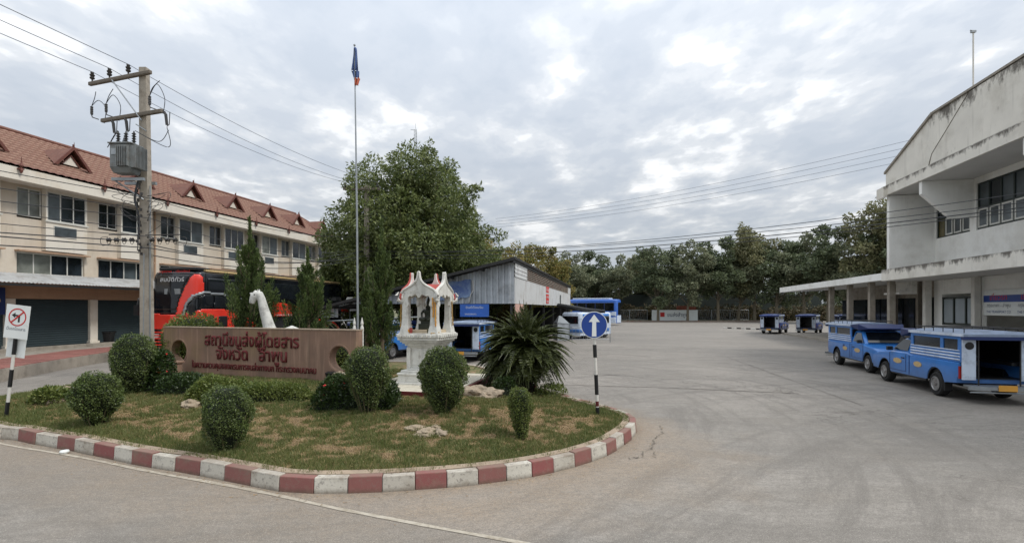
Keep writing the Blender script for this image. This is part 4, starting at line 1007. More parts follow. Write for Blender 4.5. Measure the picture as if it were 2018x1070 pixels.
# visible side wheels lie .86 m on the -X side of the axis
rw = Vector((12.12, 14.5)); fw = rw + Vector(dN) * 2.95; side = Vector((dN[1], -dN[0])) * .84
c_ = rw + Vector(dN) * 1.45 + side
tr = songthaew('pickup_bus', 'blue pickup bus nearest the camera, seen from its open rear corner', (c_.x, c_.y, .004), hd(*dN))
fw1 = Vector((13.75, 19.6)); c1 = fw1 + Vector(dN) * 1.5 + side
tr1 = dup(tr, (c1.x, c1.y, .004), hd(-dN[0], -dN[1]), 'blue pickup bus parked nose to nose with the nearest one, bonnet facing the camera')
def far_truck(px, Yd, ang, label, dark=False):
    o = dup(tr, ((px - 1009) / 1000 * Yd, Yd, .004), ang, label)
    if dark:
        for ch in o.children:
            if ch.type == 'MESH' and ch.material_slots and ch.material_slots[0].material.name.startswith(('pickup_blue', 'dusty_grey')):
                ch.material_slots[0].link = 'OBJECT'; ch.material_slots[0].material = M['tk_dark_body']
    return o
far_truck(1527, 51, math.radians(52), 'leftmost of the pickup buses parked far off by the striped kerb', True)
far_truck(1596, 50.5, math.radians(52), 'dark blue pickup bus at the yard edge under the canopy tip', True)
far_truck(1664, 49.5, math.radians(66), 'far pickup bus half hidden behind the first canopy column', True)
far_truck(944, 25.9, math.radians(76), 'blue pickup bus between the white shrine and the sago palm')
far_truck(786, 26.5, math.radians(62), 'blue pickup bus showing behind the left side of the shrine')

# ------------------------------------------------------------------ coaches
def outline(L, W, r, rear_r, n=8):
    """perimeter starting at the middle of the front, running along +y side towards the rear; returns function s -> (x, y, nx, ny)"""
    pts = []
    def arcp(cx, cy, rr, a0, a1):
        return [(cx + rr * math.cos(a0 + (a1 - a0) * i / n), cy + rr * math.sin(a0 + (a1 - a0) * i / n)) for i in range(n + 1)]
    bow = .12
    P = [(L / 2 + bow, 0)] + arcp(L / 2 - r, W / 2 - r, r, 0, PI / 2) + arcp(-L / 2 + rear_r, W / 2 - rear_r, rear_r, PI / 2, PI) + arcp(-L / 2 + rear_r, -W / 2 + rear_r, rear_r, PI, 1.5 * PI) + arcp(L / 2 - r, -W / 2 + r, r, 1.5 * PI, 2 * PI) + [(L / 2 + bow, 0)]
    S = [0]
    for a, b in zip(P[:-1], P[1:]): S.append(S[-1] + math.hypot(b[0] - a[0], b[1] - a[1]))
    P = np.array(P); S = np.array(S)
    return P, S
def coach(name, label, loc, rz, L, W, Hh, z0, bodymat, panels, group=None, r=.45, floor=.35, wheels=(), cat='bus', crown=.18, rake=.0):
    """panels: list of (part name, material, polygon in (u,z), offset); u=0 at the front corner (start of the +y side), negative on the front face"""
    t = thing(name, label, cat, loc, rz, group)
    P, S = outline(L, W, r, .25); tot = S[-1]
    u0 = W / 2 - r + .12 + r * PI / 4
    def at(s, off):
        s = s % tot; x = np.interp(s, S, P[:, 0]); y = np.interp(s, S, P[:, 1]); e = .03
        xa, xb = np.interp((s - e) % tot, S, P[:, 0]), np.interp((s + e) % tot, S, P[:, 0]); ya, yb = np.interp((s - e) % tot, S, P[:, 1]), np.interp((s + e) % tot, S, P[:, 1])
        dx, dy = xb - xa, yb - ya; l = np.hypot(dx, dy) + 1e-9
        return x + dy / l * off, y - dx / l * off
    def shape(x, y, z):      # taper and rake near the roof
        k = np.clip((z - (Hh - .5)) / .5, 0, 1); sc = 1 - .07 * k ** 2; xx = x * (1 - .012 * k ** 2) - rake * np.clip(z - 1, 0, 9) * (x > L / 2 - 1.2) * np.clip((x - (L / 2 - 1.2)) / 1.2, 0, 1)
        return xx, y * sc, z
    body = MB(); secs = []
    su = np.unique(np.concatenate([S, np.arange(0, tot, .5)]))[:-1]
    for z in (floor, .6, 1.2, 2.0, Hh - .5, Hh - .3, Hh - .12):
        sec = []
        for s in su:
            x, y = at(s, 0); sec.append(shape(x, y, z))
        secs.append([tuple(float(v) for v in q) for q in sec])
    top = [(q[0] * .97, q[1] * .86, Hh) for q in secs[-1]]; secs.append(top)
    body.loft(secs); body.build('body', bodymat, t, smooth=True, sharp=35)
    for pn, mt, poly, off in panels:
        us = [p[0] for p in poly]; zs = [p[1] for p in poly]; cs = .05
        U = np.arange(min(us), max(us) + cs, cs); Z = np.arange(min(zs), max(zs) + cs, cs)
        gu, gz = np.meshgrid(U[:-1] + cs / 2, Z[:-1] + cs / 2); inside = pip_np(gu, gz, poly)
        gU, gZ = np.meshgrid(U, Z); sx_, sy_ = at(u0 + gU.ravel(), off); X3, Y3, Z3 = shape(sx_, sy_, gZ.ravel())
        V = np.stack([X3, Y3, Z3], 1); nU = len(U); id_ = np.arange(nU * len(Z)).reshape(len(Z), nU)
        F = np.stack([id_[:-1, :-1], id_[:-1, 1:], id_[1:, 1:], id_[1:, :-1]], -1)[inside]
        used = np.unique(F); rm = -np.ones(len(V), int); rm[used] = np.arange(len(used))
        o = npmesh(pn, V[used], rm[F], mt, t, smooth=True)
        so_ = o.modifiers.new('thick', 'SOLIDIFY'); so_.thickness = off - .001; so_.offset = -1 if False else 0
    for wx in wheels:
        for s in (-1, 1):
            w = MB(); w.lathe([(.28, -.14), (.46, -.15), (.50, 0), (.46, .15), (.28, .14)], (wx, s * (W / 2 - .16), .5), 24, ax='y'); wo = w.build('wheel', M['rubber'], t, smooth=True)
            w = MB(); w.lathe([(.27, 0), (.25, s * .02), (.1, -s * .04), (.0005, -s * .04)], (wx, s * (W / 2 - .02), .5), 18, ax='y'); w.build('rim', M['alloy'], wo, smooth=True)
    return t, at, shape, u0
PL = []
HB = 4.2
PL.append(('windscreen', M['bus_black'], [(-2.55, 2.42), (-1.0, 2.42), (-.9, 2.9), (-.68, 3.5), (-.42, 3.98), (-2.4, 4.0)], .02))
PL.append(('windscreen_frame', M['bus_black'], [(-2.75, 2.25), (.3, 2.25), (.3, 4.1), (-2.7, 4.1)], .008))
PL.append(('red_pillar', M['bus_red'], [(-1.0, 2.2), (-.88, 2.75), (-.64, 3.35), (-.38, 3.85), (-.18, 4.02), (.0, 4.0), (.12, 3.8), (.14, 3.24), (-.16, 3.1), (-.44, 2.8), (-.62, 2.5), (-.72, 2.2)], .035))
PL.append(('front_panel', M['bus_red'], [(-2.7, 1.55), (-.2, 1.55), (-.3, 2.0), (-.45, 2.3), (-1.3, 2.18), (-2.2, 2.25), (-2.7, 2.35)], .03))
PL.append(('window_arch_trim', M['steel'], [(-.72, 2.15), (-.58, 2.7), (-.3, 3.08), (.1, 3.24), (1.2, 3.2), (2.4, 3.02), (3.4, 2.8), (3.4, 2.7), (2.4, 2.93), (1.2, 3.1), (.15, 3.14), (-.2, 2.98), (-.48, 2.65), (-.62, 2.15)], .045))
PL.append(('driver_side_window', M['glass_car'], [(-.58, 2.2), (-.48, 2.62), (-.18, 2.95), (.2, 3.08), (.72, 3.08), (.66, 2.55), (.1, 2.52)], .03))
PL.append(('lower_side_window', M['glass_car'], [(.78, 2.5), (.84, 3.08), (1.2, 3.07), (2.4, 2.9), (3.2, 2.72), (2.6, 2.42), (1.8, 2.5)], .03))
PL.append(('red_side_panel', M['bus_red'], [(-.42, 1.3), (-.5, 1.9), (-.3, 2.3), (.15, 2.46), (1.2, 2.46), (2.1, 2.34), (2.9, 2.1), (3.6, 1.65), (3.9, 1.3)], .03))
PL.append(('upper_side_window', M['glass_car'], [(.42, 3.32), (.42, 3.86), (12.0, 3.86), (12.0, 2.75), (9.5, 2.75), (6.0, 3.0), (3.2, 3.22)], .02))
PL.append(('red_text_band', M['bus_red'], [(4.0, 2.72), (4.9, 2.86), (6.4, 2.72), (6.9, 2.6), (7.9, 2.5), (8.6, 2.22), (8.9, 2.05), (5.0, 2.03), (4.4, 2.2)], .03))
PL.append(('red_swoosh', M['bus_red'], [(8.6, 2.1), (8.9, 2.1), (10.6, 1.25), (10.3, 1.25)], .03))
PL.append(('red_swoosh', M['bus_red'], [(10.9, 1.6), (11.2, 1.6), (12.0, 1.1), (11.7, 1.1)], .03))
for a_, b_, c2, d_ in ((.35, .75, 1.72, 2.1), (1.05, 1.6, 1.62, 2.1), (2.1, 2.5, 1.55, 1.88)):
    PL.append(('hatch', M['black'], [(a_, c2), (b_, c2), (b_, d_), (a_, d_)], .04))
bd = Vector((-.187, -.982)); corner = Vector((-14.0, 22.5)); left = Vector((-bd.y, bd.x))          # left of heading = +y side
Lb, Wb = 12.6, 2.5
cen = corner - bd * Lb / 2 - left * Wb / 2
bus, at_, shp_, u0_ = coach('double_deck_coach', 'red and black double deck coach parked behind the sign wall', (cen.x, cen.y, .004), math.atan2(bd.y, bd.x), Lb, Wb, HB, 0, M['bus_black'], PL, wheels=(-4.6, -3.3, 3.9), rake=.03)
rs = MB(); rs.b2(-6.2, 5.6, .95, 1.12, HB - .03, HB + .06); rs.build('roof_strip', M['gold'], bus)
ac = MB(); ac.b2(-2.5, 1.5, -.8, .8, HB, HB + .16); ac.build('roof_unit', M['black'], bus, bevel=.05)
mf = MB(); mf.b2(5.2, 6.1, -.9, 1.0, HB - .01, HB + .14); mf.build('roof_marquee', M['black'], bus, bevel=.04)
# printed lettering on the side and the windscreen
def side_text(body, u, z, w, mat, zoff=.0, height=None):
    x, y = at_(u0_ + u, .045)
    Mx = Matrix.Translation((float(x), float(y), z)) @ Matrix.Rotation(PI, 4, 'Z') @ RX
    text(body, w, mat, bus, 'lettering', Mx, height=height, bold=.012)
M['text_white'] = pm('silver_print', rgb(196, 198, 200), .4, var=.05)
M['text_green'] = pm('green_reflection_print', rgb(60, 66, 48), .5)  # green reflection in the coach letters, put into their colour
side_text('สมบัติทัวร์', 6.1, 2.28, 2.6, M['text_green'], height=.5)
side_text('www.sombattour.com', 6.4, 2.08, 2.4, M['text_white'], height=.14)
def front_text(body, y, z, w, mat, height=None):
    Mx = Matrix.Translation((Lb / 2 + .10 - .03 * (z - 1) + .085, y, z)) @ Matrix.Rotation(PI / 2, 4, 'Z') @ RX
    text(body, w, mat, bus, 'lettering', Mx, height=height, bold=.012)
front_text('สมบัติทัวร์', .1, 3.68, 1.25, M['text_white'], .26)
front_text('กรุงเทพ - เชียงใหม่', .2, 4.08, 1.6, M['red_sign'], .13)
np_ = MB(); np_.b2(Lb / 2 + .0, Lb / 2 + .055, -.35, .45, 3.12, 3.36); np_.build('route_board', M['steel'], bus)
# front grille ladder
gl = MB()
for i in range(7): gl.b2(Lb / 2 + .03, Lb / 2 + .16, -1.05, .95, .55 + i * .14, .60 + i * .14)
for yy in (-1.0, -.35, .3, .9): gl.b2(Lb / 2 + .02, Lb / 2 + .15, yy - .03, yy + .03, .5, 1.5)
gl.build('grille', M['bus_red'], bus)
for s in (-1, 1):
    hl = MB(); hl.box(Lb / 2 + .02, s * .85, 1.25, .2, .5, .2); hl.build('headlight', M['lamp_clear'], bus, bevel=.04)
    mr = MB(); mr.tube([(Lb / 2 - .2, s * 1.2, 3.0), (Lb / 2 + .35, s * 1.42, 2.9), (Lb / 2 + .4, s * 1.42, 2.6)], .035, 6); mr.box(Lb / 2 + .42, s * 1.42, 2.4, .12, .22, .45); mr.build('mirror', M['black'], bus, bevel=.0)
# raised engine cover at the rear and its stay
ev = MB(); ev.loft([[(-Lb / 2 - .05, -1.1, 2.25), (-Lb / 2 - .05, 1.1, 2.25), (-Lb / 2 - .05, 1.1, 2.33), (-Lb / 2 - .05, -1.1, 2.33)], [(-Lb / 2 - .7, -1.1, 2.36), (-Lb / 2 - .7, 1.1, 2.36), (-Lb / 2 - .7, 1.1, 2.5), (-Lb / 2 - .7, -1.1, 2.5)], [(-Lb / 2 - 1.25, -1.0, 2.2), (-Lb / 2 - 1.25, 1.0, 2.2), (-Lb / 2 - 1.25, 1.0, 2.28), (-Lb / 2 - 1.25, -1.0, 2.28)]]); ev.build('engine_cover', M['bus_red'], bus, smooth=True)
ev = MB(); ev.tube([(-Lb / 2 - .05, 1.0, 1.5), (-Lb / 2 - .8, 1.0, 2.35)], .025, 6); ev.build('cover_stay', M['steel'], bus)
ld = MB(); ld.b2(1.2, 2.0, 1.262, 1.266, .5, 1.25) ; ld.build('luggage_hatch', M['bus_red'], bus)

# blue and white coaches on the far side
def blue_panels(L, H):
    e = L - .6
    P = [('side_window_band', M['glass_car'], [(.3, H * .56), (.3, H * .86), (e, H * .86), (e, H * .56)], .02),
         ('lower_stripe', M['tk_white'], [(.0, .35), (.0, 1.2), (2.6, 1.05), (4.2, .75), (6, .6), (e, .5), (e, .35)], .02),
         ('curved_stripe', M['tk_white'], [(.0, 1.35), (.0, 1.95), (1.2, 1.9), (2.6, 1.5), (4.0, 1.45), (4.0, 1.3), (2.2, 1.3), (1.0, 1.5)], .025),
         ('curved_stripe', M['tk_white'], [(4.9, 1.35), (6.2, 1.75), (8.5, 1.85), (8.5, 1.5), (6.6, 1.4)], .025),
         ('windscreen', M['glass_car'], [(-2.3, 1.5), (-.35, 1.5), (-.35, H - .45), (-2.3, H - .45)], .02),
         ('front_panel', M['tk_white'], [(-2.4, .4), (-.1, .4), (-.1, 1.45), (-2.4, 1.45)], .015),
         ('cargo_hatch', M['glass'], [(1.2, .7), (2.6, .7), (2.6, 1.2), (1.2, 1.2)], .035)]
    n = int((L - 1.2) / 1.35)
    for i in range(1, n): P.append(('window_pillar', M['tk_dark'], [(.3 + i * 1.35, H * .56), (.3 + i * 1.35 + .12, H * .56), (.3 + i * 1.35 + .12, H * .86), (.3 + i * 1.35, H * .86)], .03))
    return P
M['coach_blue'] = pm('coach_blue_paint', rgb(52, 100, 184), .35, var=.1, coat=.3)
# heading such that its +y side shows to the camera: forward to the left and slightly away is wrong side, so heading -x with front at left; front of coach = right end
hdg = math.atan2(-.42, .9)
cb_, a2, s2, u2 = coach('coach', 'long blue and white coach parked beyond the metal shed', (10.3, 75.6, .004), hdg, 11.5, 2.5, 3.75, 0, M['coach_blue'], blue_panels(11.5, 3.75), wheels=(-3.4, 3.6))
cb_.scale = (1, -1, 1)
q = MB(); q.b2(-1, 4.5, -1.0, 1.0, 3.74, 3.95); q.build('roof_unit', M['tk_white'], cb_, bevel=.05)
mb_, a3, s3, u3 = coach('minibus', 'small pale blue and white minibus half hidden behind the arrow sign', (6.3, 42.6, .004), math.atan2(-.75, -.66), 4.9, 1.9, 2.15, 0, M['tk_white'],
    [('windscreen', M['glass_car'], [(-1.75, 1.25), (-.25, 1.25), (-.25, 1.85), (-1.75, 1.85)], .02), ('side_window_band', M['glass_car'], [(.2, 1.25), (.2, 1.8), (4.2, 1.8), (4.2, 1.25)], .02),
     ('blue_stripe', M['tk_blue'], [(-1.8, .55), (-1.8, .8), (4.2, .8), (4.2, .55)], .02), ('blue_stripe', M['tk_blue'], [(.2, 1.82), (.2, 2.0), (4.2, 2.0), (4.2, 1.82)], .02),
     ('orange_emblem', M['gold'], [(-1.25 + .28 * math.cos(i * PI / 8), .98 + .17 * math.sin(i * PI / 8)) for i in range(16)], .03)], wheels=(-1.4, 1.5), floor=.3, r=.3)
# ------------------------------------------------------------------ island: sign wall
WL = Vector((-11.4, 16.6)); WR = Vector((-4.3, 14.0)); wdir = (WR - WL); WLEN = wdir.length; WA = math.atan2(wdir.y, wdir.x)
m = NT('stained_brown_aggregate')
st = m.noise(1, 5, .6, sc=(4.5, 4.5, .3)); st2 = m.noise(1, 5, .6, sc=(9, 9, .5), loc=(5, 0, 0)); bl = m.noise(.9, 5, .6); fine = m.noise(60, 3, .7)
c = m.mix(m.step(bl, .3, .7), rgb(122, 98, 84)[:3], rgb(150, 120, 102)[:3])
c = m.mix(m.math('MULTIPLY', m.step(st, .48, .66), .38), c, rgb(96, 86, 72)[:3])
c = m.mix(m.math('MULTIPLY', m.step(st2, .54, .68), .32), c, rgb(196, 164, 140)[:3])
c = m.mix(m.math('MULTIPLY', m.step(m.noise(.6, 4, .6, loc=(2, 7, 3)), .5, .68), .4), c, rgb(126, 112, 62)[:3])
c = m.mix(m.math('MULTIPLY', m.step(fine, .5, .6), .25), c, rgb(84, 70, 56)[:3]); m.bump(fine, .4, .01); m.done(c, .9); M['signstone'] = m.m
sw_ = thing('station_sign_wall', 'long brown stone sign wall with red Thai lettering and a round hole near each end', 'sign', (WL.x, WL.y, 0), WA)
mb = MB(); Z0, Z1, TH = .22, 1.87, .28
HOLES = [(.70, 1.12, .35), (WLEN * .925, 1.09, .35)]
def plate_hole(mb, xa, xb, za, zb, cx, cz, r, y0, y1, n=40):
    ang = sorted(set([2 * PI * i / n for i in range(n)] + [math.atan2(z - cz, x - cx) % (2 * PI) for x in (xa, xb) for z in (za, zb)]))
    O = []; I = []
    for a in ang:
        c, s = math.cos(a), math.sin(a); t = min([((xb if c > 0 else xa) - cx) / c if abs(c) > 1e-6 else 9e9, ((zb if s > 0 else za) - cz) / s if abs(s) > 1e-6 else 9e9])
        O.append((cx + c * t, cz + s * t)); I.append((cx + c * r, cz + s * r))
    k = len(ang)
    for i in range(k):
        j = (i + 1) % k
        for y in (y0, y1): mb.quad((*(O[i][0], y, O[i][1]),), (O[j][0], y, O[j][1]), (I[j][0], y, I[j][1]), (I[i][0], y, I[i][1]))
        mb.quad((I[i][0], y0, I[i][1]), (I[j][0], y0, I[j][1]), (I[j][0], y1, I[j][1]), (I[i][0], y1, I[i][1]))
    return
xs = [0, 1.4, WLEN - 1.25, WLEN]
plate_hole(mb, xs[0], xs[1], Z0, Z1, *HOLES[0], 0, TH); plate_hole(mb, xs[2], xs[3], Z0, Z1, *HOLES[1], 0, TH)
for y in (0, TH): mb.quad((xs[1], y, Z0), (xs[2], y, Z0), (xs[2], y, Z1), (xs[1], y, Z1))
mb.quad((0, 0, Z1), (WLEN, 0, Z1), (WLEN, TH, Z1), (0, TH, Z1)); mb.quad((0, 0, Z0), (0, TH, Z0), (0, TH, Z1), (0, 0, Z1)); mb.quad((WLEN, 0, Z0), (WLEN, TH, Z0), (WLEN, TH, Z1), (WLEN, 0, Z1)); mb.quad((0, 0, Z0), (WLEN, 0, Z0), (WLEN, TH, Z0), (0, TH, Z0))
mb.build('wall', M['signstone'], sw_)
for hx, hz_, hr in HOLES:
    rg = MB(); n = 36
    for i in range(n):
        a, b = 2 * PI * i / n, 2 * PI * (i + 1) / n
        p = lambda r, t, y: (hx + r * math.cos(t), y, hz_ + r * math.sin(t))
        for (r0, y0), (r1, y1) in (((hr - .004, -.001), (hr + .035, -.012)), ((hr + .035, -.012), (hr + .05, -.001)), ((hr - .004, -.001), (hr - .004, TH - .002))):
            rg.quad(p(r0, a, y0), p(r0, b, y0), p(r1, b, y1), p(r1, a, y1))
    rg.build('hole_rim', M['signstone'], sw_)
cpg = MB(); cpg.b2(-.012, WLEN + .012, -.015, TH + .01, Z1 + .001, Z1 + .03); cpg.build('coping', M['mortar'], sw_)
TX = lambda x, z: Matrix.Translation((x, -.012, z)) @ RX
text('สถานีขนส่งผู้โดยสาร', 3.72, M['letter_red'], sw_, 'lettering', TX(3.72, 1.345), .03, height=.52, bold=.018)
text('จังหวัด   ลำพูน', 2.8, M['letter_red'], sw_, 'lettering', TX(3.74, .925), .03, height=.52, bold=.018)
text('ในความควบคุมของกรมการขนส่งทางบก กระทรวงคมนาคม', 4.9, M['letter_red'], sw_, 'lettering', TX(3.75, .63), .02, height=.27, bold=.012)
pd = thing('lamp_pedestal', 'small brown pedestal with a pale box at the left foot of the sign wall', 'pedestal', (*G(337, 742, .38)[:2], .3), WA)
q = MB(); q.b2(-.24, .24, -.2, .2, 0, .5); q.build('block', M['signstone'], pd, bevel=.015); q = MB(); q.b2(-.28, .28, -.24, .24, .5, .56); q.build('cap', M['signstone'], pd, bevel=.01)
q = MB(); q.b2(-.1, .1, -.23, -.203, .2, .32); q.build('socket_box', M['gold'], pd)
def spot(name, label, p, rz):
    t = thing('flood_lamp', label, 'lamp', p, rz, 'flood lamps by the sign')
    q = MB(); q.tube([(0, 0, 0), (0, 0, .12)], .02, 6); q.build('stem', M['dark_steel'], t)
    q = MB(); q.loft([[(-.11, -.06, .1), (.11, -.06, .1), (.11, .06, .1), (-.11, .06, .1)], [(-.14, -.09, .27), (.14, -.09, .27), (.14, .06, .3), (-.14, .06, .3)]]); q.build('housing', M['black'], t, bevel=.01); return t
pp = G(318, 722, .45); spot('flood_lamp', 'small black flood lamp at the left end of the sign wall', (pp[0], pp[1], .8), .4)
q = MB(); q.tube([(pp[0], pp[1], .35), (pp[0], pp[1], .8)], .03, 6); tag(q.build('lamp_post', M['dark_steel']), 'short dark post carrying the left flood lamp', 'post')
pp = G(655, 752, .45); spot('flood_lamp', 'small black flood lamp in front of the right hole of the sign wall', (pp[0], pp[1] - .1, .45), -.2)

def rock(name, label, p, sx, sy, sz, seed, mat=None, group=None, rz=0):
    import bmesh
    bm = bmesh.new(); bmesh.ops.create_icosphere(bm, subdivisions=4, radius=1)
    for v in bm.verts:
        c = v.co.copy(); d = mnoise.fractal(c * 1.3 + Vector((seed, seed * 2, 0)), 1, 2, 4) * .45 + abs(mnoise.noise(c * 2.2 + Vector((seed, 3, 1)))) * .35
        v.co = Vector((c.x * sx * (1 + d), c.y * sy * (1 + d), max(-.25, c.z * (1 + d * .9)) * sz))
    me = bpy.data.meshes.new(name); bm.to_mesh(me); bm.free(); me.materials.append(mat or M['rock'])
    o = bpy.data.objects.new(name, me); COL.objects.link(o); o.location = p; o.rotation_euler = (0, 0, rz); return tag(o, label, 'rock', group)
def gp_(px, py, h=.38):
    x, y, _ = G(px, py, h); h2 = hg(x, y); x, y, _ = G(px, py, h2); return (x, y, hg(x, y))
M['rock_pale'] = pm('pale_limestone', rgb(148, 134, 114), .9, var=.2, scale=8, dirt=rgb(112, 100, 84), dsc=7, bump=.7, bsc=20)
p = gp_(672, 762); rock('rock', 'pale grey boulder at the right foot of the sign wall', (p[0], p[1], p[2] + .1), .26, .2, .3, 1.2, M['rock_pale'])
p = gp_(948, 782, .32); rock('rock', 'large brown boulder between the shrine platform and the sago palm', p, .46, .3, .27, 4.1)
p = gp_(882, 781); 
for i, (px, py, s) in enumerate([(822, 848, .12), (842, 856, .14), (868, 856, .11), (832, 862, .09), (858, 848, .08)]):
    p = gp_(px, py); rock('rock', ['pale flat stone in the grass, leftmost of a small pile', 'largest pale stone of the small pile in the grass', 'brown stone at the right of the small pile', 'small stone at the front of the pile', 'small stone at the back of the pile'][i], p, s * 1.5, s, s * .55, i * 3.3, M['rock_pale'] if i != 2 else M['rock'], 'stones in the grass', i)
for i, (px, py, s) in enumerate([(118, 786, .16), (140, 778, .2), (378, 796, .16), (400, 790, .18), (770, 770, .16), (108, 795, .12)]):
    p = gp_(px, py, .3); rock('rock', ['pale stone at the left edge of the island beside the road', 'larger pale stone at the left edge of the island', 'grey stone at the foot of the left hedge', 'brownish stone beside the pale shrub', 'small grey stone by the shrine base', 'small weathered stone nearest the left road'][i], p, s * 1.4, s, s * .8, 20 + i * 1.7, M['rock_pale'], 'stones along the planting', i)

# ------------------------------------------------------------------ plants
M['topiary'] = leafmat('clipped_shrub_leaf', [rgb(32, 48, 20)[:3], rgb(54, 74, 32)[:3], rgb(82, 102, 48)[:3], rgb(120, 132, 76)[:3]], .4, .2)
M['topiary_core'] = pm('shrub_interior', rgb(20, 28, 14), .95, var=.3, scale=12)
M['hedge_light'] = leafmat('light_hedge_leaf', [rgb(52, 72, 26)[:3], rgb(78, 98, 38)[:3], rgb(104, 118, 54)[:3], rgb(122, 128, 70)[:3]], .5, .25)
M['ixora'] = leafmat('ixora_leaf', [rgb(26, 42, 18)[:3], rgb(42, 60, 26)[:3], rgb(62, 82, 34)[:3]], .4, .15)
M['petal'] = pm('red_petals', rgb(214, 60, 58), .6, var=.15)
M['stem'] = pm('woody_stem', rgb(94, 88, 62), .9, var=.25, scale=20)
def blob_surface(n, rfun, h, seed, jit=.05):
    """random points on a lathe-like crown with radius rfun(t, angle), t in 0..1"""
    t = RNG.random(n * 2); a = RNG.uniform(0, 2 * PI, n * 2); r = rfun(t, a); k = RNG.random(n * 2) < (r / r.max()) * .9 + .1; t, a, r = t[k][:n], a[k][:n], r[k][:n]
    e = .02; dr = (rfun(np.clip(t + e, 0, 1), a) - rfun(np.clip(t - e, 0, 1), a)) / (2 * e) / h
    P = np.stack([r * np.cos(a), r * np.sin(a), t * h], 1); N = unit(np.stack([np.cos(a), np.sin(a), -dr], 1))
    return P, N
def lumpy(a, t, seed): return 1 + .12 * np.sin(a * 3 + seed + 4 * t) * np.sin(t * 7 + seed) + .05 * np.sin(a * 7 + seed * 2 + t * 9) + .05 * np.sin(a * 2 + seed * 3)
def topiary(px, py, wpx, hpx, label, seed, nleaf=11000, mat='topiary', base=.38, wide=.56, leaf=.034, stems=5, group='clipped round shrubs'):
    x, y, z = gp_(px, py); sc = y / 1000; W, Hh = wpx * sc * .93, hpx * sc * .97
    t = thing('clipped_shrub', label, 'shrub', (x, y, z), 0, group)
    def rf(tt, a):
        up = np.sqrt(np.clip(1 - (np.clip(tt - wide, 0, 1) / (1 - wide + .012)) ** 2.0, 0, 1)); base_ = base * .8; lo = base_ + (1 - base_) * np.sin(np.clip(tt / wide, 0, 1) * PI / 2) ** 1.15
        return np.where(tt > wide, up, lo) * W / 2 * lumpy(a, tt, seed) * (.93 + .0 * a)
    P, N = blob_surface(nleaf, rf, Hh, seed); nb_ = vnoise(P[:, 0] * 9 + P[:, 2] * 5 + 50 + seed, P[:, 1] * 9 + P[:, 2] * 7 + 50, 1, seed, 3) - .5
    P = P + N * (RNG.normal(0, .012, (len(P), 1)) + nb_[:, None] * .17 * W - .01 + (RNG.random((len(P), 1)) < .03) * RNG.random((len(P), 1)) * .05)
    D = N * .6 + RNG.normal(size=P.shape) * .8; D[:, 2] += .25
    V, F = leaf_arrays(P, D, RNG.uniform(.7, 1.3, len(P)) * leaf, RNG.uniform(.7, 1.2, len(P)) * leaf * .6)
    # a few long untrimmed shoots
    npmesh('leaves', V, F, M[mat], t)
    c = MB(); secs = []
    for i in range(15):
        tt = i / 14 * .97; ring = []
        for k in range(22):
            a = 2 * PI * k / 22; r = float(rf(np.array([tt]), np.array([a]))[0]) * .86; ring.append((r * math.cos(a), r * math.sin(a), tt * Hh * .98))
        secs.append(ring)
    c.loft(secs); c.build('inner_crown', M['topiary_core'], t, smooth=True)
    s = MB()
    for i in range(stems):
        a = 2 * PI * i / stems + seed; s.tube([(.12 * W * math.cos(a), .12 * W * math.sin(a), -.05), (.3 * W * math.cos(a), .3 * W * math.sin(a), .3 * Hh), (.42 * W * math.cos(a), .42 * W * math.sin(a), .55 * Hh)], [.014, .010, .006], 5)
    s.build('stem', M['stem'], t)
    return t
topiary(263, 772, 92, 118, 'large clipped round shrub beside the red flowers at the left end of the sign wall', 1.0, 13000)
topiary(188, 842, 90, 108, 'clipped round shrub on the left of the island, nearest the no left turn sign', 2.3, 11000, base=.22)
topiary(446, 889, 104, 130, 'clipped round shrub nearest the kerb, alone in the grass before the sign wall', 3.7, 14000, base=.36, leaf=.026)
topiary(724, 813, 92, 134, 'clipped shrub with bare stems showing, in front of the right end of the sign wall', 5.1, 9000, base=.28, wide=.66, stems=14)
topiary(873, 811, 100, 134, 'clipped round shrub standing right in front of the white shrine', 6.4, 13000, base=.36)
topiary(1026, 869, 52, 103, 'small narrow clipped shrub at the right, in front of the sago palm', 7.7, 6500, 'hedge_light', base=.52, wide=.72, leaf=.026)
